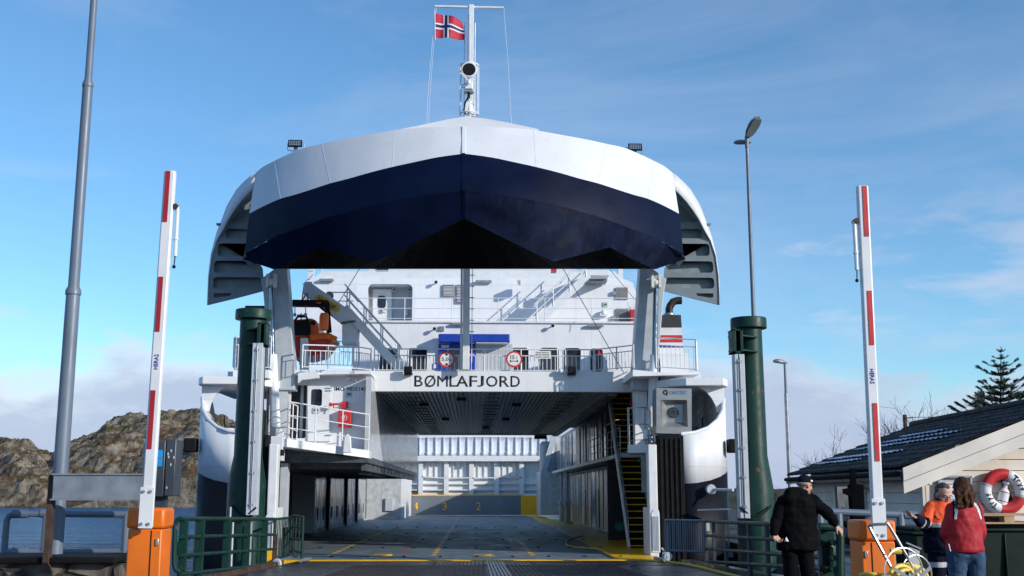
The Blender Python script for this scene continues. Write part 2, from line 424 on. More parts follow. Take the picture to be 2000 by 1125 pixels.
def rock_mat():
    m = bpy.data.materials.new('rocky_hillside'); m.use_nodes = True; N = m.node_tree.nodes; L = m.node_tree.links; b = N['Principled BSDF']
    b.inputs['Roughness'].default_value = .9; b.inputs['Specular IOR Level'].default_value = .2
    g = N.new('ShaderNodeNewGeometry')
    def nz(sc, det=6, st=(1,1,1), off=(0,0,0)):
        mp = N.new('ShaderNodeMapping'); mp.inputs['Scale'].default_value = st; mp.inputs['Location'].default_value = off; L.new(g.outputs['Position'], mp.inputs[0])
        t = N.new('ShaderNodeTexNoise'); t.inputs['Scale'].default_value = sc; t.inputs['Detail'].default_value = det; t.inputs['Roughness'].default_value = .65
        L.new(mp.outputs[0], t.inputs['Vector']); return t.outputs['Fac']
    def rg(s, a, b_):
        r = N.new('ShaderNodeMapRange'); r.inputs[1].default_value = a; r.inputs[2].default_value = b_; L.new(s, r.inputs[0]); return r.outputs[0]
    def mix(f, a, c):
        x = N.new('ShaderNodeMix'); x.data_type = 'RGBA'; L.new(f, x.inputs[0])
        for i, k in ((6, a), (7, c)):
            if isinstance(k, tuple): x.inputs[i].default_value = k+(1,)
            else: L.new(k, x.inputs[i])
        return x.outputs[2]
    rock = mix(rg(nz(.25), .35, .65), (.055,.047,.036), (.30,.255,.20))
    moss = mix(rg(nz(.5), .4, .6), (.030,.034,.012), (.11,.085,.03))
    heath = mix(rg(nz(.7,6,(1,1,1),(9,9,9)), .4, .6), (.07,.042,.024), (.16,.10,.06))
    veg = mix(rg(nz(.09,4,(1,1,1),(40,3,0)), .42, .58), moss, heath)
    sp = N.new('ShaderNodeSeparateXYZ'); L.new(g.outputs['Normal'], sp.inputs[0])
    a = N.new('ShaderNodeMath'); a.operation = 'ADD'; L.new(sp.outputs[2], a.inputs[0]); L.new(rg(nz(.16,5), .2, .8), a.inputs[1])
    c = mix(rg(a.outputs[0], 1.16, 1.36), rock, veg)
    pz = N.new('ShaderNodeSeparateXYZ'); L.new(g.outputs['Position'], pz.inputs[0])
    L.new(c, b.inputs['Base Color'])
    bb = N.new('ShaderNodeBump'); bb.inputs['Strength'].default_value = .9; bb.inputs['Distance'].default_value = 1.2; L.new(nz(.7,8), bb.inputs['Height']); L.new(bb.outputs[0], b.inputs['Normal'])
    return m
MROCK = rock_mat()
def lerp_tab(t, x):
    if x <= t[0][0]: return t[0][1]
    for (a, u), (b, v) in zip(t[:-1], t[1:]):
        if x <= b: return u+(v-u)*(x-a)/(b-a)
    return t[-1][1]
def hill(name, prof, Y0, depth, px0, px1, nx, ny, rough, seed, m, steep=.5, zbase=-2.4):
    rows = []
    for j in range(ny+1):
        t = j/ny; row = []
        for i in range(nx+1):
            px = px0+(px1-px0)*i/nx
            Y = Y0+depth*t
            top = P(px, lerp_tab(prof, px), Y0+depth*.8).z
            X = X_(px, Y, 950)
            # broken, cliffy rise from the shore to the skyline
            q = Vector((X*.035+seed, Y*.035, seed)); 
            tt = t+noise.noise(q)*.16*(1 if 0 < t < .8 else 0)
            tt = max(0, min(1, tt/.8)); st = 5
            k = tt*st; fr = k-math.floor(k); fr2 = fr**3*(10-15*fr+6*fr*fr)
            rise = (math.floor(k)+fr2)/st*steep+(tt)*(1-steep)
            h = zbase+(top-zbase)*min(1, rise**.72)
            if t > .82: h -= (t-.82)*(top-zbase)*.9
            f = noise.fractal(Vector((X*.09, Y*.09, seed)), .75, 2.1, 7)
            rd = 1-abs(noise.noise(Vector((X*.22, Y*.22, seed+4))))*2
            e = min(1, t*8)
            h += (f*rough + rd*rough*.35 + abs(noise.cell(Vector((X*.45, Y*.4, seed))))*rough*.35)*e
            row.append((X, Y, h if t > 0 else zbase-1))
        rows.append(row)
    g = MB().grid(rows); o = g.build(name, m, smooth=28); return tag(o, kind='structure')
prof = [(-300,850),(-100,870),(0,869),(20,866),(50,871),(75,884),(92,896),(104,892),(118,872),(135,862),(165,848),(182,840),(200,826),(235,818),(250,816),(300,809),(325,812),(350,811),(365,803),(378,800),(395,804),(420,815),(480,840),(560,880),(700,930)]
hill('rocky_hill', prof, 300, 70, -320, 720, 520, 150, 2.1, 3.1, MROCK)
M['lowveg'] = mat('low_hillside_scrub', (.050,.048,.024), .95, var=.3, scale=.4, bump=.6, bscale=2)
hill('hill', [(1280,975),(1400,962),(1430,960),(1480,957),(1530,960),(1600,952),(1700,940),(1900,930),(2300,930)], 130, 30, 1290, 2300, 200, 24, .5, 8.3, M['lowveg'], zbase=-2.0)

# ground: right quay, near quay on both sides, link bridge
mb = MB(); mb.box(-40, 60, -30, 13.4, -3, -.004)
tag(mb.build('quay_ground', M['asphalt'], smooth=0), kind='structure')
mb = MB(); mb.add([(7.9,13.4,-.15),(60,13.4,-.15),(60,132,-.4),(15,132,-.4),(9.8,41,-.3)], [(0,1,2,3,4)])
mb.add([(7.9,13.4,-.15),(9.8,41,-.3),(9.8,41,-3),(7.9,13.4,-3)], [(0,1,2,3)]); mb.add([(9.8,41,-.3),(15,132,-.4),(15,132,-3),(9.8,41,-3)], [(0,1,2,3)])
tag(mb.build('ground', M['asphalt'], smooth=0), kind='structure')

# link bridge from the quay down to the ship
def zr(Y): return -.02-.58*(Y-13.4)/(35.9-13.4)
br = thing('link_bridge', 'worn dark steel ramp sloping from the quay down to the ferry deck', 'ramp', (.6, 24, zr(24)))
def deckstrip(mb, x0, x1, y0, y1, dz, t=0.3):
    a, b = zr(y0)+dz, zr(y1)+dz
    mb.add([(x0,y0,a),(x1,y0,a),(x1,y1,b),(x0,y1,b),(x0,y0,a-t),(x1,y0,a-t),(x1,y1,b-t),(x0,y1,b-t)], [(0,1,2,3),(7,6,5,4),(0,4,5,1),(1,5,6,2),(2,6,7,3),(3,7,4,0)])
mb = MB(); deckstrip(mb, -5.1, 6.4, 13.4, 32.2, 0); mb.build('bridge_deck', M['ramp'], br, smooth=0)
mb = MB(); 
for i in range(8):
    x0 = -5.1+i*11.5/8; deckstrip(mb, x0+.015, x0+11.5/8-.015, 32.24, 35.75, .02, .12)
mb.build('ramp_flap', M['ramp'], br, smooth=0, bevel=.01)
mb = MB()
for (a, b) in ((-3.0, .68), (1.24, 4.3)):
    deckstrip(mb, a, b, 13.5, 32.15, .006, .004)
mb.build('grating', M['rampgrid'], br, smooth=0)
mb = MB()
x = -2.95
while x < 4.25:
    if not .66 < x < 1.22: deckstrip(mb, x, x+.035, 13.5, 35.6, .022, .02)
    x += .115
mb.build('grating_bars', M['rampgrid'], br, smooth=0)
mb = MB(); x = .74
while x < 1.2:
    deckstrip(mb, x, x+.04, 13.5, 35.7, .035, .03); x += .085
mb.build('drain_grate', M['galv'], br, smooth=0)
M['rustbeam'] = mat('rusty_brown_beam', (.075,.040,.026), .7, var=.3, scale=4, bump=.4)
for x0 in (-5.4, 6.4):
    mb = MB(); deckstrip(mb, x0, x0+.3, 13.4, 33.5, .12, .6); mb.build('edge_beam', M['rustbeam'] if x0 < 0 else M['ramp'], br, smooth=0)
mb = MB(); deckstrip(mb, -5.3, 6.6, 13.5, 33, -.3, .9); mb.build('girder', M['black'], br, smooth=0)
mb = MB()
for x in (-4.6, 5.9): mb.cyl((x, 33.4, zr(33)+.1), (x, 35.2, zr(35)+.1), .05)
mb.build('hinge_rod', M['galv'], br)

# stone sea wall at left
def stone_mat():
    m = mat('stone_blocks', (.16,.13,.11), .9, var=.3, scale=3, bump=.8, bscale=8)
    N = m.node_tree.nodes; L = m.node_tree.links; b = N['Principled BSDF']
    v = N.new('ShaderNodeTexVoronoi'); v.feature = 'DISTANCE_TO_EDGE'; v.inputs['Scale'].default_value = 2.1
    g = N.new('ShaderNodeNewGeometry'); mp = N.new('ShaderNodeMapping'); mp.inputs['Scale'].default_value = (1,1,1.5); L.new(g.outputs['Position'], mp.inputs[0]); L.new(mp.outputs[0], v.inputs['Vector'])
    r = N.new('ShaderNodeMapRange'); r.inputs[1].default_value = .02; r.inputs[2].default_value = .09; L.new(v.outputs[0], r.inputs[0])
    src = b.inputs['Base Color'].links[0].from_socket; x = N.new('ShaderNodeMix'); x.data_type = 'RGBA'; L.new(r.outputs[0], x.inputs[0]); x.inputs[6].default_value = (.03,.027,.022,1); L.new(src, x.inputs[7]); L.new(x.outputs[2], b.inputs['Base Color'])
    bb = N.new('ShaderNodeBump'); bb.inputs['Distance'].default_value = .05; L.new(r.outputs[0], bb.inputs['Height']); L.new(b.inputs['Normal'].links[0].from_socket, bb.inputs['Normal']); L.new(bb.outputs[0], b.inputs['Normal'])
    return m
sw = thing('stone_wall', 'low rough stone sea wall with dark capping beneath the tall grey pole', 'wall', P(120, 1120, 13.3))
rows = []
random.seed(3)
zt = Z_(1098, 13.2, 120)
for j in range(10):
    z = -1.0+(zt+1.0)*j/9
    rows.append([(x, 13.0+noise.noise(Vector((x*2.2, z*2.2, 1)))*.09, z) for x in [-14+i*.16 for i in range(int((X_(246,13.1,1110)+14)/.16)+1)]])
g = MB().grid(rows); xe = rows[0][-1][0]
g.box(-14, xe, 13.15, 13.8, -1, zt-.03); g.build('block_face', stone_mat(), sw, smooth=60)
mb = MB(); mb.box(-14, xe+.02, 12.9, 13.85, zt, zt+.07); mb.build('capping', M['rubber'], sw, smooth=0, bevel=.02)

# pipe railing behind it
pr = thing('pipe_railing', 'grey galvanised pipe handrail over the water behind the stone wall', 'railing', P(200, 1090, 14.2))
mb = MB(); Yr = 14.2; yb = 1100
for (pa, pb_) in (((0, 1004), (245, 1007)),):
    a = P(-3, 1003, Yr); b = P(250, 1005, Yr); c = P(18, 1003, Yr)
    c0 = P(6, 1103, Yr)
    mb.tube([c0, (c0.x, Yr, a.z-.08), (c0.x+.02, Yr, a.z-.03), (c0.x+.08, Yr, a.z), (b.x, Yr, b.z)], .040, 10)
mb.build('handrail', M['galvpaint'], pr)
mb = MB(); a = P(8, 1078, Yr); b = P(250, 1078, Yr); mb.cyl(a, (b.x, Yr, a.z), .036, 10); mb.build('lower_rail', M['galvpaint'], pr)
for px in (88, 245):
    mb = MB(); p = P(px, 1050, Yr); mb.cyl((p.x, Yr, zt), (p.x, Yr, Z_(1004, Yr, px)), .045, 10); mb.build('post', M['galvpaint'], pr)
for px, py in ((40,1004),(38,1078),(95,1003)):
    mb = MB(); p = P(px, py, Yr); mb.cyl((p.x-.09, Yr, p.z), (p.x+.09, Yr, p.z), .052, 10); mb.build('clamp', M['galvpaint'], pr)

# tall stepped pole at far left
def vpole(mb, px, py_b, py_t, Y, segs):
    b = P(px, py_b, Y); zt_ = P(px, py_t, Y).z
    return b
b0 = P(106, 1096, 13.6)
tp = thing('lamp_pole', 'tall stepped blue grey metal pole rising out of the top of the picture at left', 'pole', b0)
mb = MB(); z1 = Z_(577, 13.6, 148); z2 = Z_(172, 13.6, 177); z3 = Z_(-260, 13.6, 190)
mb.lathe([(.13,-.9),(.13,0),(.088,.02),(.082,z1-b0.z)], b0, 20); mb.build('lower_tube', M['galvpaint'], tp)
mb = MB(); mb.lathe([(.082,z1-b0.z),(.092,z1-b0.z+.01),(.092,z1-b0.z+.06),(.066,z1-b0.z+.11),(.062,z2-b0.z)], b0, 20); mb.build('middle_tube', M['galvpaint'], tp)
mb = MB(); mb.lathe([(.062,z2-b0.z),(.068,z2-b0.z+.01),(.068,z2-b0.z+.05),(.045,z2-b0.z+.12),(.040,z3-b0.z)], b0, 20); mb.build('upper_tube', M['galvpaint'], tp)

# crash beam and the brown upright carrying it
gb = thing('guard_beam', 'flat pale grey metal beam on a thin brown upright in front of the water', 'beam', P(100, 1085, 12.8))
mb = MB(); a = P(104, 927, 12.8); b = P(284, 927, 12.8); c = P(104, 975, 12.8)
mb.box(a.x, b.x, 12.8, 12.86, c.z, a.z); mb.build('beam_face', M['galv'], gb, bevel=.01)
mb = MB(); mb.box(a.x-.01, b.x, 12.78, 12.95, a.z-.005, a.z+.012); mb.box(a.x-.01, b.x, 12.78, 12.95, c.z-.012, c.z+.005); mb.build('beam_flange', M['galv'], gb)
mb = MB(); p = P(96, 1000, 12.85); q = P(93, 1100, 12.85); mb.box(p.x-.035, p.x+.02, 12.85, 12.97, q.z-.1, Z_(927, 12.85, 98)); mb.build('upright', M['rustbeam'], gb)

# dark control cabinet behind the barrier
cb = thing('control_cabinet', 'dark grey double control cabinet with blue sticker behind the left barrier', 'cabinet', P(315, 1080, 13.2))
def cpx(x0, y0, x1, y1, Y, t): m_ = MB(); m_.pbox(x0, y0, x1, y1, Y, t); return m_
cpx(284, 860, 321, 970, 13.2, .3).build('cabinet_body', M['cabinet'], cb, bevel=.01)
cpx(322.5, 858, 342, 969, 13.2, .3).build('cabinet_door', M['cabinet'], cb, bevel=.01)
cpx(277, 858, 283.5, 960, 13.25, .3).build('side_panel', M['galv'], cb, bevel=.01)
cpx(305, 879, 317, 911, 13.19, .008).build('sticker', M['cyan'], cb)
cpx(306, 893, 317, 894.5, 13.184, .004).build('sticker_stripe', M['red'], cb)
for (x, y) in ((327,884),(333,878),(328,890),(338,891),(332,905),(324,950)): cpx(x, y, x+2.4, y+5, 13.19, .008).build('label_plate', M['offwhite'], cb)
mb = MB(); p = P(300, 1000, 13.35); mb.box(p.x-.1, p.x+.14, 13.3, 13.42, 0, Z_(968, 13.3, 300)); mb.build('leg', M['cabinet'], cb)

# barriers ------------------------------------------------
def barrier(px0, py0, px1, py1, Y, cx0, cx1, cytop, side, label, w=.118):
    t = thing('barrier_gate', label, 'barrier', (P((cx0+cx1)/2, 1125, Y).x, Y, 0), group='raised road barriers')
    # cabinet (orange)
    a = P(cx0, cytop, Y); b = P(cx1, cytop, Y); seam = P(cx0, cytop+42, Y).z
    mb = MB(); mb.box(a.x+.02, b.x-.02, Y+.01, Y+.38, 0, seam); mb.build('cabinet', M['orange'], t, bevel=.012)
    mb = MB(); mb.box(a.x, b.x, Y, Y+.39, seam+.006, a.z); mb.build('cabinet_hood', M['orange'], t, bevel=.03)
    xs = b.x-.12 if side < 0 else a.x+.12
    mb = MB(); mb.box(xs-.004, xs+.004, Y+.004, Y+.02, .05, seam-.01); mb.build('door_seam', M['black'], t)
    xk = b.x-.06 if side < 0 else a.x+.06
    mb = MB(); mb.box(xk-.015, xk+.015, Y-.004, Y+.012, seam-.16, seam-.09); mb.build('lock', M['steel'], t, bevel=.004)
    # arm
    p = P(px0, py0, Y-.12); q = P(px1, py1, Y-.12)
    d = (q-p).normalized(); ud = Vector((0,-1,0)); r = d.cross(ud)
    if r.x < 0: r = -r
    mb = MB(); mb.bar(p, q, w, .075, up=(0,1,0)); mb.build('arm', M['white2'], t, bevel=.018)
    Ln = (q-p).length
    def onarm(f, dx=0, out=.042): return p.lerp(q, f)+r*dx+Vector((0,-out,0))
    sgn = -side
    for (f0, f1) in SEG:
        mb = MB(); mb.bar(onarm(f0, sgn*-.012*1), onarm(f1, sgn*-.012), .046, .006, up=(0,1,0)); mb.build('red_strip', M['reddull'] if side < 0 else M['red'], t)
    # brand lettering, reading along the arm
    rt = d if side < 0 else -d
    text('lettering', 'HERAS', .15, .040, onarm(.451 if side < 0 else .447, 0, .040), M['blueink'], t, right=rt, up=(Vector((0,-1,0))).cross(rt)*1.0, ext=.004, bold=0)
    mb = MB(); mb.bar(onarm(.0), onarm(.11), w+.02, .012, up=(0,1,0)); mb.build('clamp_plate', M['white2'], t, bevel=.004)
    mb = MB()
    for f in (.012,.098):
        for dx in (-.034,.034): mb.cyl(onarm(f, dx, .045), onarm(f, dx, .062), .016, 10)
    mb.build('bolt', M['steel'], t)
    # folding tip support
    k = onarm(.895, sgn*(w/2+.02), 0); mb = MB()
    mb.cyl(k+Vector((0,-.03,0)), k+Vector((0,.06,0)), .03, 10); mb.build('support_pivot', M['rustbeam'], t)
    k = k+r*sgn*.02
    e = k-d*(.50*Ln*.30)*1.0+r*sgn*-.0; e2 = Vector((k.x, k.y, k.z-.52)); e3 = Vector((k.x-.006, k.y, k.z-.63))
    mb = MB(); mb.cyl(k, e2, .02, 10); mb.cyl(k+Vector((0,0,-.33)), k+Vector((0,0,-.35)), .027, 10); mb.build('support_tube', M['white2'], t)
    mb = MB(); mb.cyl(e2, e3, .006, 8); mb.sphere(e3, .02, 8); mb.build('support_foot', M['black'], t)
    return t
SEG = ((.848,.997),(.535,.69),(.212,.372))
barrier(285.5, 1032, 333, 334, 11.5, 248, 322, 992, -1, 'raised white barrier arm with dark red strips on an orange cabinet by the water')
SEG = ((.848,.997),(.535,.69),(.212,.372))
barrier(1716, 1054, 1683.5, 363, 11.4, 1677, 1750, 1016, 1, 'raised white barrier arm with bright red strips on an orange cabinet by the cream shed')

# green towers -------------------------------------------
def tower(px, pyt, Y, label, side, fx0, fx1, fyt, fyb, brx):
    s_ = Y/34.5; p = P(px, 850, Y); r = .52; zc = Z_(pyt, Y, px); z925 = Z_(935 if side > 0 else 925, Y, px); z890 = Z_(890, Y, px)
    t = thing('mooring_tower', label, 'tower', (p.x, Y, -2.3), group='green towers beside the ramp')
    mb = MB(); c = (p.x, Y, 0)
    mb.lathe([(.56*s_,-3),(.56*s_, z925-.25),(.42*s_, z890),(.40*s_, zc-.3)], c, 28); mb.build('column', M['green'], t)
    mb = MB(); mb.lathe([(.53*s_, zc-.30),(.555*s_,zc-.29),(.555*s_,zc-.03),(.54*s_,zc)], c, 32); mb.build('cap', M['green'], t)
    # fender rail held off the column
    xa, xb = X_(fx0, Y-.7), X_(fx1, Y-.7); za, zb = Z_(fyt, Y-.7, fx0), Z_(fyb, Y-.7, fx0)
    mb = MB(); mb.box(xa, (xa*.6+xb*.4)-.01, Y-.95, Y-.6, zb, za); mb.box(xa*.6+xb*.4+.01, xb, Y-.97, Y-.6, zb, za); mb.build('fender_rail', M['offwhite'], t, bevel=.01)
    mb = MB(); xm = (xa+xb)/2; mb.cyl((xm, Y-1.0, zb+.2), (xm, Y-1.0, za-.1), .012, 6)
    for k in range(6):
        z = zb+.3+(za-zb-.5)*k/5; mb.box(xm-.05, xm+.05, Y-1.0, Y-.96, z-.03, z+.03)
    mb.build('rod', M['galv'], t)
    # bracket at the top
    xo = X_(brx[0], Y-.7); xi = X_(brx[1], Y-.7); zt_, zb_ = Z_(brx[2], Y-.7, brx[0]), Z_(brx[3], Y-.7, brx[0])
    mb = MB(); xs, xe_ = (xo, xi) if side > 0 else (xo, xi)
    mb.box(min(xo,xi), min(xo,xi)+.10, Y-.95, Y-.45, zb_, zt_); mb.box(max(xo,xi)-.08, max(xo,xi), Y-.95, Y-.45, zb_, zt_)
    for z in (zb_, zt_-.05, ): mb.box(min(xo,xi), max(xo,xi), Y-.95, Y-.40, z, z+.05)
    for z in (zb_+.1, zt_-.15): mb.bar(((xo+xi)/2, Y-.6, z), (p.x, Y-.2, z), .5, .05)
    mb.box(min(xo,xi)+.1, max(xo,xi)-.08, Y-.6, Y-.5, zb_, zt_)
    mb.build('bracket', M['green'], t, bevel=.01)
    mb = MB(); mb.cyl((xm-.12, Y-.8, zb_-.12), (xm+.12, Y-.8, zb_-.12), .1, 12); mb.bar((xm, Y-.8, zb_), (xm, Y-.8, za-.1), .1, .12); mb.build('roller', M['galv'], t)
    # hanging cable
    c0 = Vector((xm-.15*side, Y-1.0, Z_(990, Y, px))); c1 = Vector((p.x+.3*side, Y-.5, Z_(987, Y, px)))
    mb = MB(); mb.tube([c0.lerp(c1, i/10)+Vector((0,-.1*sin(pi*i/10),-.25*sin(pi*i/10))) for i in range(11)], .025, 6); mb.build('cable', M['rubber'], t)
    return t
tower(486, 606, 34.5, 'dark green round steel tower with flat cap left of the ramp', -1, 489.5, 510, 672, 1006, (516, 497, 632, 677))
tower(1470, 622, 31.0, 'dark green round steel tower with a lamp post on its cap right of the ramp', 1, 1436, 1455, 694, 1012, (1433, 1454, 645, 691))
# black box behind the left tower cap
mb = MB(); mb.pbox(478, 597, 524, 628, 43.0, 1.2)
# lamp post on the right tower
Yt = 31.0; zc = Z_(622, Yt, 1470); b = Vector((P(1472, 622, Yt).x, Yt, zc))
lp = thing('lamp_post', 'slim grey lamp post with two lamp heads standing on the green tower', 'street lamp', b)
zt1 = Z_(288, Yt, 1468); zt2 = Z_(266, Yt, 1468)
mb = MB(); mb.lathe([(.11,0),(.11,.02),(.060,.03),(.046,zt1-zc)], b, 14); mb.build('pole', M['galvpaint'], lp)
mb = MB(); mb.lathe([(.058,zt1-zc-.01),(.058,zt2-zc)], b, 14); mb.build('collar', M['galvpaint'], lp)
def lamphead(c, fw, up, side, parent, s=1.0, lab='lamp_head'):
    """cobra-style head: c = root, fw = pointing direction"""
    fw = Vector(fw).normalized(); up = Vector(up); up = (up-fw*up.dot(fw)).normalized(); sd = fw.cross(up)
    prof = [(0,.05,.05),(.08,.10,.07),(.2,.15,.10),(.38,.17,.12),(.52,.155,.11),(.62,.10,.07),(.66,.02,.02)]
    rows = []
    for (l, w, h) in prof:
        ring = []
        for k in range(12):
            a = pi*k/11; ring.append(c+fw*l*s+sd*w*s*cos(a)+up*h*s*sin(a))
        for k in range(1, 5): ring.append(c+fw*l*s+sd*w*s*(-1+2*k/5)-up*.02*s)
        ring.append(ring[0]); rows.append(ring)
    mb = MB(); mb.grid(rows); mb.build(lab, M['galv'], parent, smooth=60)
    mb = MB(); pts = [c+fw*l*s+sd*w*.84*s-up*.022*s for (l, w, h) in prof[1:-1]]+[c+fw*l*s-sd*w*.84*s-up*.022*s for (l, w, h) in reversed(prof[1:-1])]
    mb.prism(pts, -up*.012*s); mb.build('lamp_glass', M['slate'], parent)
c = Vector((b.x, Yt, zt2))
lamphead(c+Vector((.0,-.05,-.08)), (.30,-.80,.62), (-.35,.62,.75), 1, lp, 1.15)
lamphead(c+Vector((.14,.1,-.16)), (-1,.4,.10), (0,0,1), 1, lp, .75)

# distant street lamp
b = P(1543, 950, 42); b.z = -.3
l2 = thing('lamp_post', 'distant slim lamp post with one flat head standing left of the shed', 'street lamp', b)
zt_ = Z_(712, 42, 1540); zm = Z_(768, 42, 1540)
mb = MB(); mb.lathe([(.085,0),(.075,zm-b.z)], b, 12); mb.build('pole', M['galv'], l2)
mb = MB(); mb.lathe([(.055,zm-b.z-.05),(.045,zt_-b.z+.05)], b, 12); mb.build('upper_pole', M['galvpaint'], l2)
lamphead(Vector((b.x+.08, 42, zt_+.05)), (-1,-.35,.1), (0,0,1), 1, l2, .9)
# ------------------------------------------------------------------ the ferry
DZ = -.6
F = thing('ferry', 'large white and navy car ferry with its bow visor raised above the open car deck', 'ferry', (0, 70, -2.3))
def fb(name, m, x0, x1, y0, y1, z0, z1, bevel=0, par=F): mb = MB(); mb.box(x0,x1,y0,y1,z0,z1); return mb.build(name, m, par, smooth=0, bevel=bevel)
def fp(name, m, x0, y0, x1, y1, Y, t=.1, bevel=0, par=F): mb = MB(); mb.pbox(x0,y0,x1,y1,Y,t); return mb.build(name, m, par, smooth=0, bevel=bevel)
def fpp(name, m, px, Y, t=.1, par=F, bevel=0): mb = MB(); mb.ppoly(px, Y, t); return mb.build(name, m, par, smooth=0, bevel=bevel)
# --- car deck
mb = MB(); mb.box(-6.3, 6.35, 36.0, 40.5, DZ-.15, DZ); mb.box(-9.5, 9.5, 40.5, 107, DZ-.15, DZ); mb.build('car_deck', M['deck'], F, smooth=0)
fb('deck_edge_line', M['yellow'], -6.3, 6.35, 35.96, 36.42, DZ-.16, DZ+.035)
mb = MB(); mb.prism([(5.0,36.43,DZ+.004),(6.35,36.43,DZ+.004),(7.4,52,DZ+.004),(7.4,106,DZ+.004),(5.2,106,DZ+.004),(5.0,60,DZ+.004),(4.2,40,DZ+.004)][:6], (0,0,.004))
mb.build('walkway_marking', M['yellow'], F, smooth=0)
def dashes(name, x, y0, y1, m, on=.5, off=.85, w=.17):
    mb = MB(); y = y0
    while y < y1: mb.box(x-w/2, x+w/2, y, y+on, DZ+.002, DZ+.006); y += on+off
    mb.build(name, m, F, smooth=0)
for x in (-4.55, -1.0, 2.35): dashes('lane_dashes', x, 39.4, 105, M['yellow'])
for x in (-2.15, 1.95): dashes('lane_dashes', x, 40.5, 58, M['red'], .45, .75, .14)
for px, s in ((745,'3'),(945,'2')):
    q = PZ(px, 1085, DZ); text('lane_number', s, .75, 1.3, (q.x, q.y+.2, DZ+.004), M['yellow'], F, up=(0,1,0), ext=.004)
# lashing pots along the deck
mb = MB(); random.seed(5)
for y in (38.3, 44.5, 52, 60, 70):
    for k in range(10): mb.box(-5.6+k*1.2, -5.5+k*1.2, y, y+.22, DZ+.002, DZ+.03)
mb.build('lashing_point', M['black'], F)
# --- hull wing shells (white over navy), mirrored about x = 0
def wing(sx):
    plan = [(7.55,39.4),(8.1,39.55),(8.6,39.8),(9.0,40.1),(9.3,40.55),(9.5,41.2),(9.56,42.2),(9.6,44),(9.6,50),(9.6,70),(9.6,107)]
    # heights read along the plan curve: lower white edge, upper white edge
    lowpx = [945,943,938,931,924,919,914,908,900,898,898]
    toppx = [848,845,836,821,803,780,0,0,0,0,0]
    def ptz(i, py):
        x, y = plan[i]; return Z_(py, y, 928+ (x-.39)/y*2236)
    zslab = Z_(752, 42.0, 1400)
    for nm, m, f in (('hull_side', M['hullnavy'], 0), ('bow_shoulder', M['white'], 1)):
        rows = [[], []]
        for i in range(len(plan)):
            x, y = plan[i]; zl = ptz(min(i, 7), lowpx[i]) if i < 8 else ptz(7, lowpx[7])
            zt_ = ptz(i, toppx[i]) if toppx[i] else (zslab if i == 6 else 4.0 if i < 10 else 4.0)
            a, b_ = (-3.0, zl) if f == 0 else (zl, zt_)
            rows[0].append((sx*x, y, a)); rows[1].append((sx*x, y, b_))
        # subdivide vertically for a clean strip
        g = MB(); g.grid(rows); o = g.build(nm, m, F, smooth=50, solid=.10)
    # arch rim
    rim = [(sx*plan[i][0], plan[i][1]-.02, ptz(i, toppx[i])) for i in range(6)]+[(sx*9.53, 41.7, zslab-.45),(sx*9.45,41.9,zslab)]
    mb = MB(); mb.tube(rim, .07, 8); mb.build('arch_rim', M['white2'], F)
    # inner curved cheek of the arch
    ar = [(1362,757),(1380,767),(1390,778),(1397,792),(1400,805),(1397,822),(1380,834),(1349,844)]
    # slab above
    zt_ = Z_(741, 41.0, 1400)
    pl = [(6.9,41.9),(7.5,40.9),(8.0,40.5),(9.35,40.4),(9.62,41),(9.62,47),(6.9,47)]
    mb = MB(); mb.prism([(sx*x, y, zt_-.28) for x, y in pl], (0,0,.28)); mb.build('shoulder_deck', M['white'], F, smooth=0, bevel=.03)
    # side cheek plate beyond the arch opening: curved inner edge, faces forward
    def c(px, py): 
        p = P(px, py, 41.0); return (p.x*sx, p.z)
    out = [c(1362,755),c(1414,755),c(1414,790),c(1417,800),c(1400,806),c(1397,792),c(1389,777),c(1379,765)]
    curve_mesh('shoulder_cheek', [out], .12, M['white'], Matrix.Translation((0, 41.0, 0)) @ XZ, F)
    # dark inside and machinery seen in the arch
    if sx > 0: fb('bulwark_back', M['offwhite'], sx*7.0, sx*9.5, 45.2, 45.3, 1.5, zt_-.3)
    for k, (x, w, h0, h1, y) in enumerate(((7.75,.28,2.9,4.6,43),(8.3,.14,3.1,5.0,43.4),(8.75,.35,3.0,4.0,43.2),(8.05,.1,3.2,5.1,42.6))):
        fb('winch_housing', M['galv'] if k % 2 else M['dark'], sx*(x-w/2), sx*(x+w/2), y, y+.5, h0, h1, .03)
    mb = MB(); mb.tube([(sx*8.2,42.4,3.2),(sx*8.3,42.3,3.9),(sx*8.05,42.4,4.4),(sx*8.2,42.4,4.9)], .03, 6); mb.tube([(sx*8.6,42.4,3.0),(sx*8.55,42.3,3.5),(sx*8.9,42.4,3.7),(sx*8.95,42.4,4.3)], .025, 6)
    mb.build('hose', M['rubber'], F)
    # rubber bumper at the corner
    x0, x1 = (6.72, 7.62)
    mb = MB(); mb.box(sx*x0, sx*x1, 39.25, 39.75, -3, Z_(850, 39.3, 1308))
    for k in range(5): mb.box(sx*(x0+.06+k*.17), sx*(x0+.12+k*.17), 39.2, 39.26, -3, Z_(856, 39.3, 1308))
    mb.build('corner_bumper', M['rubber'], F, bevel=.03)
    # white post at deck edge
    fb('bow_post', M['white2'], sx*6.32, sx*6.62, 38.9, 39.4, DZ-.5, Z_(868, 38.9, 1272), .03)
    fb('post_foot', M['white2'], sx*6.32, sx*6.7, 39.4, 40.4, DZ-.5, 1.0, .03)
    # black boxes (cameras) on the hull
    q = P(1421, 870, 40.2); q.x *= 1
    mb = MB(); mb.box(sx*9.42, sx*9.85, 40.2, 40.7, Z_(884,40.2,1421), Z_(857,40.2,1421)); mb.build('hull_fender_box', M['rubber'], F, bevel=.05)
wing(1); wing(-1)
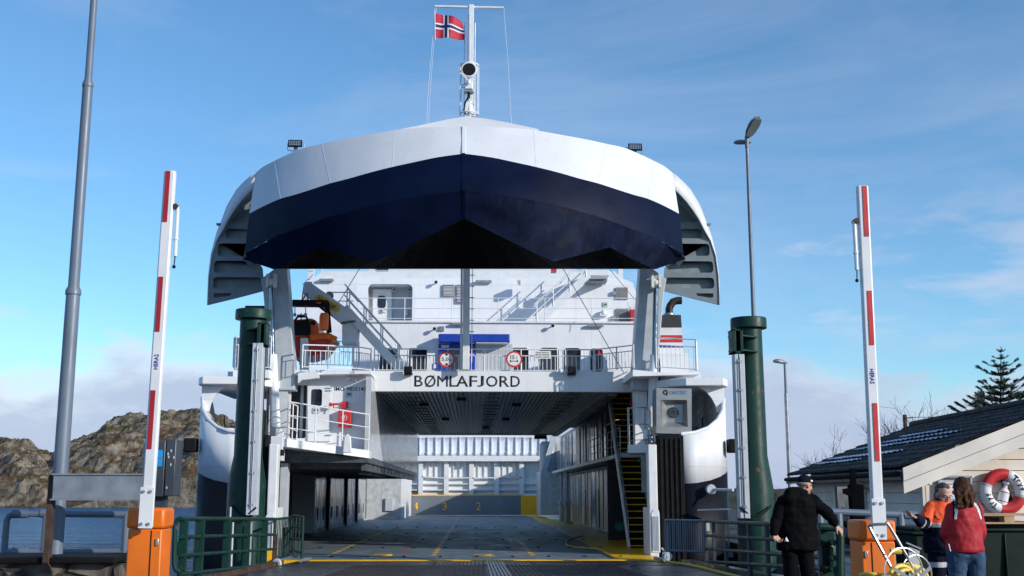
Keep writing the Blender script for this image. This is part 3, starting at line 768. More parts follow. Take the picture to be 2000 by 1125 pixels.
# mooring bollard poking from the right hull
mb = MB(); q = P(1389, 956, 39.3); e = P(1432, 957, 38.6); mb.lathe([(.0,0),(.16,0),(.18,.1),(.16,.3)], q+Vector((0,-.1,0)), 20, Vector((0,1,0))); mb.cyl(q, e, .05, 10)
mb.build('mooring_hook', M['offwhite'], F)
mb = MB(); q = P(1362, 996, 39.0); e = P(1428, 994, 38.8); mb.bar(q, e, .3, .05); mb.build('fender_step', M['galvpaint'], F)

# --- upper deck beam with the name
zc = Z_(765, 44, 960); zt = Z_(725, 44, 960)
XL, XR = X_(724, 44, 745), X_(1236, 44, 745)
fb('name_beam', M['white'], XL, XR, 44.0, 44.25, zc, zt, .02)
fb('upper_deck', M['white2'], -9.3, 9.3, 44.25, 77, zt-.35, zt-.02)
for ch, a_, b_ in (('B',440,505),('Ø',520,607),('M',620,702),('L',716,772),('A',768,862),('F',872,932),('J',934,985),('O',1003,1092),('R',1108,1184),('D',1195,1268)):
    u0, u1 = 700+a_/4.0175, 700+b_/4.0175; hh_ = (Z_(734,44)-Z_(755.3,44))*(1.09 if ch == 'Ø' else 1)
    text('name_letter', ch, X_(u1,44,745)-X_(u0,44,745), hh_, (X_((u0+u1)/2,44,745), 43.995, Z_(744.6,44)), M['ink'], F, ext=.006, bold=0 if ch == 'M' else .006)
# ceiling: ribbed sheet
xl, xr = X_(735, 44, 765), X_(1192, 44, 765)
mb = MB(); pts = []; x = xl; k = 0
while x < xr:
    pts += [(x, zc+.02), (x+.07, zc+.02), (x+.09, zc+.09), (x+.16, zc+.09)]; x += .18
rows = [[(px_, 44.26, z) for px_, z in pts], [(px_, 77, z) for px_, z in pts]]
mb.grid(rows); mb.build('ceiling', M['ceil'], F, smooth=0, solid=.02)
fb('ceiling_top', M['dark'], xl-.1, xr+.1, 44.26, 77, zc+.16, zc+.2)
for x in (-2.2, 1.1, 4.3):
    for y in range(45, 77, 2):
        w_ = random.uniform(.22,.4); fb('cable_bracket', M['dark'], x-w_, x+w_, y, y+.12, zc-.02, zc+.02)
for (x, y) in ((-1.9,50),(-1.2,60),(2.2,50),(2.0,60),(-.2,47),(1.0,68)): fb('ceiling_lamp', M['black'], x-.2, x+.2, y, y+.5, zc-.09, zc+.02)
# transverse end of ceiling
fb('ceiling_end_beam', M['dark'], xl, xr, 77, 77.2, zc-.03, zc+.5)
# --- left casing and its raised platform
xc = X_(722, 42.2, 880); zp = Z_(892, 42, 720)
M['casing'] = mat('glossy_pale_sheet', (.50,.52,.54), .16, var=.06, scale=1.5, wave=1.0, streak=.3, rvar=.05)
mb = MB(); mb.box(xc-.2, xc, 42.25, 77, zp+.0, zc+.4); mb.build('left_casing', M['casing'], F, smooth=0)
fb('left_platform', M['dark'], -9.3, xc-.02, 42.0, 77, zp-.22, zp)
mb = MB()
for y in range(43, 77, 2): mb.box(-8.3, xc-.1, y, y+.12, zp-.42, zp-.22)
mb.box(xc-.3, xc-.12, 42.3, 77, zp-.5, zp-.2)
mb.build('platform_beam', M['dark'], F)
for y in (52, 56, 60): fb('platform_lamp', M['led'], -4.9, -4.3, y, y+.3, zp-.48, zp-.42)
# lower left walls
fb('left_lower_return', M['white2'], X_(559,61,970), X_(614,61,970), 61, 61.3, DZ, zp-.2)
xw = X_(614.5, 61, 970)
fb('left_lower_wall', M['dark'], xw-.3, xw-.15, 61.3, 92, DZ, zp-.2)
for y, w_ in ((61.35,2.2),(63.6,2.4),(67.2,2.6),(69.9,2.6),(72.6,2.4),(76.4,2.6),(79.1,2.6),(83,3),(86.1,3)):
    fb('wall_panel', M['panelgloss'], xw-.15, xw, y, y+w_, DZ+.12, zp-.35, .015)
    fb('panel_latch', M['black'], xw, xw+.03, y+w_*.45, y+w_*.5, DZ+.6, DZ+1.3)
for y in (66.2, 75.3, 82): fb('wall_column', M['black'], xw-.2, xw+.12, y, y+.5, DZ, zp-.25)
fb('wall_kick', M['wallin'], xw-.14, xw+.03, 61.35, 92, DZ, DZ+.1)
fb('left_aft_wall', M['wallin'], xw-.6, X_(783,92,970), 91.9, 92.2, DZ, zp+.2)
fb('left_aft_side', M['white2'], X_(783,92,970)-.3, X_(783,92,970), 92.2, 107, DZ, zp+.3)
fb('wall_box', M['offwhite'], X_(752,91.6,985), X_(767,91.6,985), 91.7, 91.9, Z_(998,91.6,760), Z_(973,91.6,760), .02)
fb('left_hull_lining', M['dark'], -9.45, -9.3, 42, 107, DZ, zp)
# upright white frames at left under the balcony
fp('left_frame_post', M['offwhite'], 546, 905, 560, 1030, 42.0, .5)
# --- right side walls
zg = Z_(888, 48.6, 1200)
xg = 6.3; xw2 = 7.45
fb('gallery_floor', M['offwhite'], xg, 8.5, 46.5, 88, zg-.18, zg, .02)
fb('right_upper_wall', M['dark'], 7.0, 7.2, 51, 88, zg, zc+.4)
fb('right_edge_girder', M['dark'], xr-.05, xr+.3, 44.3, 77, zc-.12, zc+.4)
random.seed(11)
y = 52
while y < 87:
    w = random.choice((.8,1.6,2.4)); fb('casing_panel', random.choice((M['panelgloss'],M['casing'],M['dark'])), 6.9, 7.0, y, y+w, zg+.05, zc+.1); y += w+random.choice((.15,.5,.9))
fb('right_lower_wall', M['wallin'], xw2, xw2+.2, 51, 92, DZ, zg-.1)
y = 51.5; k = 0
while y < 90:
    w = (1.2, 2.2, 1.6)[k % 3]
    fb('wall_panel', (M['white2'],M['dark'],M['wallin'],M['panelgloss'])[k % 4], xw2-.08, xw2, y, y+w, DZ+.1, zg-.25, .01)
    if k % 4 in (0,2): fb('kick_panel', M['yellow'], xw2-.10, xw2-.085, y+.1, y+w-.1, DZ+.1, DZ+1.3)
    y += w+.5; k += 1
for y, m in ((57.0, M['blue']), (64.3, M['dark']), (72, M['dark'])):
    fb('side_door', m, xw2-.13, xw2-.09, y, y+.9, DZ+.15, DZ+2.3, .01)
mb = MB(); railing(mb, [(xg+.05,46.6,zg),(xg+.05,60,zg)], 1.05, (1,.66,.33), 1.5, .022); mb.build('gallery_railing', M['offwhite'], F)
mb = MB()
for x, z, r in ((7.3, zg-.32, .07), (7.1, zg-.3, .05), (6.6, zg+.06, .04)): mb.cyl((x,46.5,z), (x,90,z), r, 8)
mb.build('pipe', M['galv'], F)
for y in (78.5, 84):
    mb = MB(); mb.lathe([(.35,0),(.35,.1),(.2,.15),(.2,1.2),(.26,1.25),(.26,1.5),(.1,1.6)], (xg+.45,y,DZ), 14)
    mb.cyl((xg+.45,y,DZ+1.6), (xg+.45,y,zg), .12, 10); mb.build('vent_pipe', M['offwhite'], F)
fp('right_aft_block', M['offwhite'], 1056, 921, 1072, 1006, 95, 6)
fp('right_aft_wall', M['wallin'], 1072, 850, 1130, 1006, 93, .2)
fb('right_hull_lining', M['wallin'], 9.3, 9.45, 42, 107, DZ, zc+.4)
mb = MB(); mb.lathe([(.7,0),(.7,2.2),(.55,2.4)], P(1071, 921, 92), 18); mb.build('storage_tank', M['galv'], F)
fpp('tank_support', M['offwhite'], [(1056,924),(1068,921),(1088,850),(1078,850)], 91, .3)
mb = MB(); mb.sphere(P(1213,1028,50.5)+Vector((0,0,0)), .4, 12, (.8,.9,.6)); mb.build('net_bundle', mat('turquoise_net', (.02,.22,.20), .8, var=.3, bump=.8, bscale=30), F)
# --- stern doors/ far end
yr = 107.2
fp('far_ramp', M['glossgrey'], 789, 967, 1055, 1006, yr, .3)
M['rampgrey'] = mat('grey_ramp_paint', (.17,.20,.23), .4, var=.1, scale=.6)
fp('far_ramp_face', M['rampgrey'], 795, 969, 1017, 1006, yr-.06, .05)
fp('far_ramp_side', M['yellowclean'], 1017.5, 967, 1055, 1006, yr-.06, .05); fp('far_ramp_side', M['yellowclean'], 787.5, 967, 794, 1006, yr-.06, .05)
fp('far_ramp_top', M['yellowclean'], 794.2, 966, 1017.2, 968.6, yr-.08, .07)
for px, s in ((812,'4'),(869,'3'),(935,'2')):
    p = P(px, 989, yr-.08); text('lane_number', s, .42, .72, p, M['yellowclean'], F)
ye = 109
fp('far_bulkhead', M['white2'], 786, 901, 1062, 966, ye, .2)
fp('far_beam', M['white2'], 815, 890, 1066, 901, ye-.9, 1.0, .03)
rows = []
for k in range(5):
    t = k/4; y0 = 890+(856-890)*t; rows.append([P(812+(1072-812)*i/60, y0-(1.5*sin(pi*i/60) if k == 4 else 0), ye+.5+2.2*t*t) for i in range(61)])
mb = MB(); mb.grid(rows); mb.build('far_bulwark', M['white2'], F, smooth=60, solid=.08)
mb = MB()
for i in range(17):
    px = 820+i*15.6
    a = [P(px, 890+(856-890)*k/4, ye+.48+2.2*(k/4)**2) for k in range(5)]
    for u, v in zip(a[:-1], a[1:]): mb.bar(u+Vector((0,-.12,0)), v+Vector((0,-.12,0)), .07, .30, up=(0,1,0))
mb.build('bulwark_rib', M['white2'], F)
mb = MB(); a = [P(812+(1072-812)*i/20, 854.5-1.5*sin(pi*i/20), ye+2.6) for i in range(21)]; mb.tube(a, .1, 8); mb.build('bulwark_cap', M['white2'], F)
for px in (822,872,921,970,1019): p = P(px, 930, ye-.4); fb('stanchion', M['white2'], p.x-.22, p.x+.22, ye-.45, ye, DZ, Z_(901, ye, px))
mb = MB()
for py in (945, 957): a = P(788, py, ye-.3); b = P(1060, py, ye-.3); mb.box(a.x, b.x, ye-.35, ye, a.z-.05, a.z+.05)
for i in range(4):
    a = P(824+i*49.3, 931+ (0 if i in (0,3) else 3), ye-.3); b = P(872+i*49, 934+(0 if i in (0,) else -1), ye-.3); mb.bar(a, b, .3, .1)
for i in range(20):
    px = 826+i*12
    p = P(px, 915, ye-.1); mb.box(p.x-.04, p.x+.04, ye-.15, ye, Z_(932, ye, px), Z_(902, ye, px))
mb.build('stringer', M['white2'], F)
for px in (850, 921, 990): p = P(px, 902, ye-1.0); fb('beam_lamp', M['dark'], p.x-.35, p.x+.35, ye-1.05, ye-.9, p.z-.08, p.z+.06)
fp('far_camera', M['black'], 1044, 850, 1068, 857, 78, .4); 

# --- front left face (door, number, fire box) and balcony
Yw = 42.9
def c42(px, py): return (px, py)
wallpx('side_face_wall', [(560,727),(724,727),(724,892),(560,892)], [(565,752,600,856), (606.5,760,629,793)], Yw, .12, M['white'], F, 4)
fp('left_recess', M['dark'], 562, 745, 603, 860, Yw+.9, .1)
fp('recess_pipe', M['offwhite'], 586, 752, 592, 858, Yw+.4, .12)
# door, proud of the wall, with its window
wallpx('side_door', [(601,744),(640,744),(645,749),(645,862),(601,862)], [(606.5,760,629.5,793.5)], Yw-.08, .06, M['white2'], F, 5)
fp('door_window', M['glass'], 606.5, 760, 629.5, 793.5, Yw-.03, .02)
mb = MB(); a = P(640, 800, Yw-.14); mb.cyl(a, a+Vector((-.22,0,-.04)), .015, 6)
for py in (758, 763, 850): p = P(642, py, Yw-.1); mb.box(p.x-.12, p.x+.12, Yw-.12, Yw-.08, p.z-.015, p.z+.015)
mb.build('door_hinge', M['galv'], F)
text('hull_number', 'IMO 9855147', X_(716,Yw,760)-X_(653.5,Yw,760), .15, P(684.5, 759.7, Yw-.005), M['ink'], F)
fp('notice_plate', M['offwhite'], 676, 765, 688, 776, Yw-.02, .02); fp('notice_symbol', mat('green_notice', (.02,.18,.07), .5), 678, 768, 686, 772, Yw-.028, .008)
fp('notice_plate', M['offwhite'], 611, 796, 623, 807, Yw-.12, .02); fp('notice_symbol', bpy.data.materials['green_notice'], 613, 799, 621, 803, Yw-.128, .008)
fp('fire_hose_box', M['red'], 660.5, 800, 686, 834, Yw-.35, .34, .02)
q = P(672.5, 815.5, Yw-.355)
mb = MB(); mb.tube([q+Vector((.09*cos(2*pi*k/20), 0, .09*sin(2*pi*k/20))) for k in range(20)], .008, 5, True); mb.build('box_ring', M['whitecloth'], F)
text('box_letter', 'F', .06, .1, q, M['whitecloth'], F)
mb = MB(); a = P(646, 790, Yw-.3); mb.cyl(a, a+Vector((.28,0,.02)), .04, 8); mb.sphere(a, .08, 8); mb.cyl(a+Vector((.1,0,-.02)), a+Vector((.12,-.05,-.18)), .025, 8); mb.cyl(a+Vector((.28,0,.02)), a+Vector((.5,.1,.03)), .02, 8)
mb.build('fire_monitor', M['red'], F)
fp('alarm_box', M['red'], 667, 784, 679.5, 797, Yw-.1, .1, .01)
mb = MB(); a = P(682, 741, Yw); mb.cyl(a, a+Vector((0,-.35,0)), .07, 10); mb.tube([a+Vector((0,-.3,0)), a+Vector((.25,-.3,0)), a+Vector((.3,-.35,.02)), a+Vector((.28,-.35,-.1))], .015, 6); mb.build('floodlight_arm', M['white2'], F)
# balcony floor (left)
zb = Z_(866, 41.5, 640)
def balc(name, pxs, Y0, ztop, th):
    pass
bl = [(X_(530,41.0,870), 41.0), (X_(560,40.6,870), 40.6), (X_(721,42.0,885), 42.0), (X_(721,42.0,885), 43.0), (X_(530,41,870), 43.0)]
zbl = Z_(858, 41.0, 560); zbr = Z_(880, 42.0, 718)
mb = MB(); zs = [zbl, zbl, zbr, zbr, zbl]
mb.add([(x,y,z) for (x,y),z in zip(bl,zs)]+[(x,y,z-.28) for (x,y),z in zip(bl,zs)], [(0,1,2,3,4),(9,8,7,6,5)]+[(i,i+5,(i+1)%5+5,(i+1)%5) for i in range(5)])
mb.build('balcony_floor', M['white2'], F, smooth=0)
mb = MB(); a = Vector((bl[1][0], bl[1][1]+.05, zbl)); b = Vector((bl[2][0]-.03, bl[2][1]+.03, zbr)); railing(mb, [a, b], 1.32, (1,.64,.30), 1.0, .024); 
a2 = Vector((bl[1][0], 42.8, zbl)); railing(mb, [a2, a], 1.32, (1,.64,.30), 1.2, .024)
mb.build('balcony_railing', M['white2'], F)
for px in (547, 678): 
    mb = MB(); p = P(px, 858 if px < 600 else 868, 41.2); mb.prism([p+Vector((-.16,0,-.3)), p+Vector((.16,0,-.3)), p+Vector((.12,0,.25)), p+Vector((0,0,.4)), p+Vector((-.12,0,.25))], (0,.15,0)); mb.build('fairlead', M['white2'], F, bevel=.03)
# clutter at the left column: junction boxes, hoses, lamp
fp('column_box', M['white2'], 528, 852, 552, 900, 40.6, .5, .02)
mb = MB(); mb.tube([P(x, y, 40.4) for x, y in ((533,870),(527,880),(536,893),(530,898),(545,900))], .02, 6); mb.build('cable', M['rubber'], F)
mb = MB(); mb.box(P(541,880,40.2).x, P(554,880,40.2).x, 40.1, 40.35, P(541,890,40.2).z, P(541,878,40.2).z); mb.build('floodlight', M['black'], F, bevel=.02)
# left inner column and curved casing beside the arm
fp('left_column', M['offwhite'], 540, 724, 560, 905, 42.3, .5)
fp('left_side_cheek', M['white'], 520, 728, 546, 860, 43.4, .3)
fp('left_box', M['white2'], 428, 836, 455, 845, 41.9, .5)
# --- right column group and balcony
fp('right_column', M['white'], 1240, 724, 1264, 885, 42.6, .6)
fp('right_column', M['offwhite'], 1266, 745, 1285, 868, 42.9, .4)
fp('column_plate', M['offwhite'], 1246, 733, 1265, 753, 42.3, .05, .01)
br_ = [(X_(1226,40.6,875), 40.6), (X_(1282,40.0,880), 40.0), (X_(1284,42.6,880), 42.6), (X_(1226,42.6,880), 42.6)]
zq = Z_(868, 40.4, 1250)
mb = MB(); mb.prism([(x,y,zq-.3) for x,y in br_], (0,0,.3)); mb.build('balcony_floor', M['white2'], F, smooth=0, bevel=.02)
mb = MB(); railing(mb, [(br_[3][0]+.04,42.5,zq),(br_[0][0]+.04,br_[0][1]+.05,zq),(br_[1][0]-.35,br_[1][1]+.15,zq),(br_[2][0]-.1,42.5,zq)], 1.30, (1,.55,.12), 1.0, .035); mb.build('balcony_railing', M['white2'], F)
fp('valve', M['white2'], 1257, 838, 1266, 858, 39.9, .15, .03)
mb = MB(); mb.cyl(P(1272,850,39.8), P(1278,870,39.8), .02, 6); mb.sphere(P(1270,848,39.8), .08, 8); mb.build('tap', M['steel'], F)
fp('extinguisher', M['red'], 1231, 777, 1240, 793, 46, .15, .03)
# mooring unit with its lettering
Yc = 39.6
M['unit'] = mat('grey_mooring_unit', (.36,.36,.35), .35, metal=.5, var=.07, scale=2)
cav = wallpx('mooring_unit', [(1282,758),(1351,759),(1351,848),(1282,846)], [(1292,781,1342,834)], Yc, .9, M['unit'], F, 2)
inner = [(1292,781),(1342,781),(1342,834),(1292,834)]; dd = [(1301,790),(1333,790),(1333,825),(1301,825)]
mb = MB(); mb.add([P(x,y,Yc) for x,y in inner]+[P(x,y,Yc+.28) for x,y in dd], [(0,1,5,4),(1,2,6,5),(2,3,7,6),(3,0,4,7),(4,5,6,7)]); mb.build('unit_recess', M['unit'], cav, smooth=0)
q = P(1315, 805.5, Yc+.27); mb = MB(); mb.lathe([(.0,.0),(.19,.0),(.19,.04)], q+Vector((0,-.04,0)), 24, Vector((0,1,0))); mb.build('vacuum_disc', M['black'], cav)
mb = MB()
for r_, n in ((.06,6),(.11,11),(.155,16)):
    for k in range(n): mb.lathe([(.012,0),(.012,.01)], q+Vector((r_*cos(2*pi*k/n), -.05, r_*sin(2*pi*k/n))), 6, Vector((0,1,0)))
mb.build('disc_holes', M['steel'], cav)
text('unit_lettering', 'CAVOTEC', X_(1340.5,Yc,766)-X_(1307,Yc,766), .125, P(1324, 766.6, Yc-.005), mat('logo_blue', (.02,.16,.42), .5), cav)
q = P(1300, 766, Yc-.006); mb = MB(); mb.tube([q+Vector((.065*cos(R(a)), 0, .065*sin(R(a)))) for a in range(-60, 250, 20)], .026, 6); mb.cyl(q+Vector((-.03,0,-.06)), q+Vector((.07,0,-.10)), .02, 6); mb.build('unit_emblem', M['ink'], cav)
fp('unit_corner', M['galv'], 1348, 846, 1362, 852, 39.7, .2)

# --- stairs at right, rising aft
sx0, sx1 = 6.33, 7.25
S0 = Vector((sx0, 44.0, DZ+.1)); S1 = Vector((sx0, 50.6, Z_(747, 50.6, 1210)))
n = 27
for k in range(n+1):
    p = S0.lerp(S1, k/n); mb = MB(); mb.box(sx0, sx1+.1*k/n, p.y, p.y+.26, p.z-.03, p.z+.01); st_ = mb.build('stair_step', M['tread'], F, smooth=0)
    mb = MB(); mb.box(sx0+.02, sx1-.02, p.y-.012, p.y+.03, p.z-.022, p.z+.018); mb.build('step_nosing', M['yellow'], st_, smooth=0)
mb = MB(); mb.box(sx0, sx1+.1, 51.2, 51.3, DZ, S1.z)
mb.add([S0+Vector((0,.3,-.1)), S0+Vector((.92,.3,-.1)), S1+Vector((1.0,.35,-.1)), S1+Vector((0,.35,-.1))], [(0,1,2,3)]); mb.build('stair_back', M['tread'], F, smooth=0)
for x in (sx0-.05, sx1+.05):
    mb = MB(); mb.bar(S0+Vector((x-sx0,-.1,-.1)), S1+Vector((x-sx0,0,0)), .07, .32); mb.build('stair_stringer', M['white2'], F, smooth=0)
mb = MB()
for x in (sx0-.05,): 
    for h in (.5, 1.0): mb.tube([S0+Vector((x-sx0,0,h)), S1+Vector((x-sx0,0,h))], .022, 6)
    for k in range(6): p = S0.lerp(S1, k/5); mb.cyl(p+Vector((x-sx0,0,0)), p+Vector((x-sx0,0,1.0)), .02, 6)
mb.build('stair_handrail', M['galv'], F)

# --- arms carrying the visor and their rams
def arm(sx):
    m = lambda x: x if sx > 0 else 1811-x
    # outer box: lighter front, tapered, foot on the deck shoulder
    mb = MB(); a = [(1251,515),(1262,515),(1302,545),(1297,571),(1283,735),(1280,762),(1236,762),(1236,724)]
    mb.ppoly([(m(x), y) for x, y in a], 42.2, .75); mb.build('visor_arm', M['arm'], F, smooth=0, bevel=.03)
    mb = MB(); a = [(1259,520),(1251,515),(1236,724),(1240,724)]
    x0 = lambda px, py, Y: P(m(px), py, Y)
    q = x0(1281, 560, 41.9); e = x0(1278.5, 693, 41.8); f = x0(1272, 835, 41.7)
    mb = MB(); mb.cyl(q, e, .10, 14); mb.build('ram_rod', M['chrome'], F)
    mb = MB(); mb.lathe([(.16,0),(.17,.02),(.17,(f-e).length-.05),(.13,(f-e).length)], e, 16, (f-e).normalized()); mb.build('ram_cylinder', M['white2'], F)
    mb = MB(); t = x0(1281, 536, 41.9); mb.box(q.x-.18, q.x-.09, 41.75, 42.05, q.z-.05, t.z); mb.box(q.x+.09, q.x+.18, 41.75, 42.05, q.z-.05, t.z); mb.cyl((q.x-.2, 41.88, (q.z+t.z)/2), (q.x+.2, 41.88, (q.z+t.z)/2), .08, 12); mb.sphere((q.x, 41.88, q.z+.15), .14, 12); mb.build('ram_fork', M['white2'], F)
    mb = MB(); mb.tube([x0(1287,700,41.7), x0(1289,720,41.6), x0(1287,760,41.6), x0(1288,830,41.6)], .025, 6); mb.build('hydraulic_hose', M['rubber'], F)
arm(1); arm(-1)

# --- the raised bow visor
V = None
topL = [(906.5,247),(860,247.5),(820,249.5),(771,254),(718,263),(664,273),(628,281),(593,289),(558,303.5),(536,314),(515,325),(500,337)]
botL = [(906.5,300),(855,307),(807,317),(766,326),(722,337),(680,349),(645,358),(608,370),(575,380.5),(548,388),(518,401),(487,417)]
kneL = [(906.5,373),(855,379),(807,385),(766,393),(722,402),(680,413),(645,423),(608,436),(575,449),(545,459),(512,476),(478,496)]
zigL = [(906.5,427),(855,452),(807,476),(766,496),(730,511),(700,503),(665,494),(622,483),(590,500),(560,514),(535,526),(474,506)]
XM = 8.6
def dep(px, py, lvl, base):
    Y = base
    for _ in range(6):
        x = abs(P(px, py, Y).x)/XM; Y = base+4.0*min(x, 1.15)**2.2
    return Y
def vrow(L, base, sx):
    r = []
    for (x, y) in L:
        if sx > 0: x = 1813-x
        r.append(P(x, y, dep(x, y, 0, base)))
    return r
rowsV = {}
def midrow(A, B, t, bulge): return [a.lerp(b, t)+Vector((0,-bulge,0)) for a, b in zip(A, B)]
for sx in (-1, 1):
    T = vrow(topL, 38.0, sx); Bt = vrow(botL, 37.3, sx); K = vrow(kneL, 36.9, sx); Zg = vrow(zigL, 37.4, sx)
    rowsV[sx] = (T, Bt, K, Zg)
    def fine(r, n=4):
        out = []
        m_ = len(r)
        for i in range(m_-1):
            p0, p1, p2, p3 = r[max(i-1,0)], r[i], r[i+1], r[min(i+2,m_-1)]
            for k in range(n):
                t = k/n; out.append(.5*((2*p1)+(p2-p0)*t+(2*p0-5*p1+4*p2-p3)*t*t+(3*p1-p0-3*p2+p3)*t**3))
        out.append(r[-1]); return out
    T2, B2, K2 = fine(T), fine(Bt), fine(K)
    mb = MB(); mb.grid([T2, midrow(T2,B2,.5,.03), B2]); mb.build('visor_upper_shell', M['visorwhite'], F, smooth=25)
    mb = MB(); mb.grid([B2, midrow(B2,K2,.5,.05), K2]); mb.build('visor_lower_shell', M['navy'], F, smooth=25)
    for i in (3, 6, 9):
        o_ = Vector((0,-.002,0)); q_ = (T[i]+Bt[i])/2+Vector((0,-.03,0))
        mb = MB(); mb.tube([T[i]+o_, q_+o_, Bt[i]+o_], .0055, 5); mb.build('weld_seam', M['visorwhite'], F)
    mb = MB(); mb.grid([K, Zg]); mb.build('visor_underside', M['navyworn'] if sx > 0 else M['navy'], F, smooth=20)
    # flat black sheet for the shade in the visor's cavity, zigzag to rear edge
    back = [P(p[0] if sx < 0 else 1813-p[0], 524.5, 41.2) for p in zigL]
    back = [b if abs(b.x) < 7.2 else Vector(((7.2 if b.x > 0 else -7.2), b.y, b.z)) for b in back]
    mb = MB(); mb.grid([[z+Vector((0,.02,0)) for z in Zg], back]); mb.build('visor_hollow_shade', M['pit'], F, smooth=0)
    # rear plate and top
    tb = [Vector((t.x, 42.0 if abs(t.x) < 7.6 else t.y+.6, t.z-.35)) for t in T]
    mb = MB(); mb.grid([T, tb]); mb.grid([tb, [Vector((b.x, 41.3, b.z)) for b in back]]); mb.build('visor_back', M['visorwhite'], F, smooth=0)
    # side wall closing the front shell at its outer end
    mb = MB(); e = [T[-1], Bt[-1], K[-1], Zg[-1]]; mb.add(e+[Vector((p.x*1.0, p.y+1.6, p.z)) for p in e], [(0,1,5,4),(1,2,6,5),(2,3,7,6)]); mb.build('visor_side', M['web'], F, smooth=0)
# raised peak behind the band top
pk = [(771,254.5),(840,240.5),(880,232),(910,227.5),(945,231),(990,239),(1052,252),(1052,262),(910,262),(771,262)]
mb = MB(); pts = [P(x, y, 39.6) for x, y in pk]; mb.prism(pts, (0,.3,0)); mb.build('visor_peak', M['visorwhite'], F, smooth=0)
mb = MB(); a = rowsV[1][0][0]; b = rowsV[1][1][0]; c_ = rowsV[1][2][0]; d = rowsV[1][3][0]
mb.bar(a+Vector((-.02,-.02,0)), b+Vector((-.02,-.02,0)), .10, .05); mb.build('stem_strip', M['visorwhite'], F)
mb = MB(); mb.bar(b+Vector((-.02,-.02,0)), c_+Vector((-.02,-.02,0)), .10, .05); mb.bar(c_+Vector((-.02,-.02,0)), d+Vector((-.02,0,0)), .10, .05); mb.build('stem_strip', M['navy'], F)
# side fins (plating seen from inside, with rounded openings)
silL = [(500,337),(487,346),(474,358),(462,371),(453,386),(444,401),(433,430),(423,455),(412,497),(407,540),(405,596)]
webL = [(497,366),(484,379),(470,394),(458,410),(446,428),(436,448),(423,470),(413,500),(407.5,540),(406,570),(406,596)]
def fin(sx):
    m = lambda p: (p[0], p[1]) if sx < 0 else (1811-p[0], p[1])
    Yf = 43.2
    n = len(silL)
    y0_ = rowsV[sx][0][-1].y
    S = [P(*m(p), y0_+.02+(43.9-y0_)*min(1, i/n*1.5)) for i, p in enumerate(silL)]; S[0] = rowsV[sx][0][-1]+Vector((0,.01,0)); Wb = [P(*m(p), y0_-.15+(Yf-.08-y0_+.15)*min(1, i/n*1.9)) for i, p in enumerate(webL)]
    mb = MB(); mb.grid([S, Wb]); o = mb.build('fin_shell', M['visorwhite'], F, smooth=60, solid=.03)
    # shell continues aft so the fin has depth
    mb = MB(); mb.grid([S, [p+Vector((0,min(1.3,44.9-p.y),.26)) for p in S]]); mb.build('fin_outer_plate', M['visorwhite'], F, smooth=60, solid=.03)
    outer = webL+[(460,583),(517,568),(513,524),(500,515),(476,503),(486,440),(497,380)]
    holes = [[(447,434),(462,418),(478,402),(489,392),(484,434)][::-1], (440,447,484,466), (425,476,489,500), (418,510,508,533), (416,542,511,564)]
    tip = [(418,573),(452,573),(449,578),(425,582),(418,581)]
    def c(x, y): p = P(*m((x, y)), Yf); return (p.x, p.z)
    sp = [[c(*p) for p in outer]]
    for h in holes:
        if isinstance(h, tuple):
            a = c(h[0], h[3]); b = c(h[2], h[1]); x0, x1 = sorted((a[0], b[0])); y0, y1 = sorted((a[1], b[1]))
            sp.append(rrect(x0, y0, x1, y1, min(.13, (y1-y0)*.45)))
        else: sp.append([c(*p) for p in h])
    sp.append([c(*p) for p in tip])
    curve_mesh('fin_web', sp, .06, M['web'], Matrix.Translation((0, Yf, 0)) @ XZ, F)
    inner = webL[:]+[(460,582),(516,566),(513,524),(500,515),(478,503),(486,440),(497,380)]
    cx_, cy_ = 470, 500
    mb = MB(); mb.prism([P(*m((cx_+(x-cx_)*.985, cy_+(y-cy_)*.985)), Yf+.30) for x, y in inner], (0,.04,0)); mb.build('fin_backplate', M['slate'], F, smooth=0)
    # ribs behind the openings
    mb = MB()
    for py in (440, 471, 505, 537, 569): a = P(*m((425, py)), Yf+.3); b = P(*m((505 if py > 500 else 484, py)), Yf+.3); mb.box(a.x, b.x, Yf+.05, Yf+.28, a.z-.03, a.z+.03)
    mb.build('fin_rib', M['web'], F)
fin(-1); fin(1)
# floodlights on the visor
for px, py, yb in ((577,281,292),(1240,288,300)):
    p = P(px, py, 40.6); mb = MB(); mb.box(p.x-.26, p.x+.26, 40.5, 40.62, p.z-.13, p.z+.13); f_ = mb.build('visor_floodlight', M['black'], F, bevel=.02)
    mb = MB(); 
    for i in range(7):
        for j in range(3): mb.box(p.x-.215+i*.063, p.x-.175+i*.063, 40.485, 40.5, p.z-.085+j*.062, p.z-.045+j*.062)
    mb.build('floodlight_cells', M['led'], f_)
    mb = MB(); q = P(px, yb+8, 40.7); mb.box(p.x-.07, p.x+.07, 40.65, 40.8, q.z, p.z); mb.tube([p+Vector((-.3,.1,.05)), p+Vector((-.3,.15,-.2)), p+Vector((0,.15,-.25)), p+Vector((.3,.15,-.2)), p+Vector((.3,.1,.05))], .02, 6); mb.build('floodlight_bracket', M['galv'], f_)
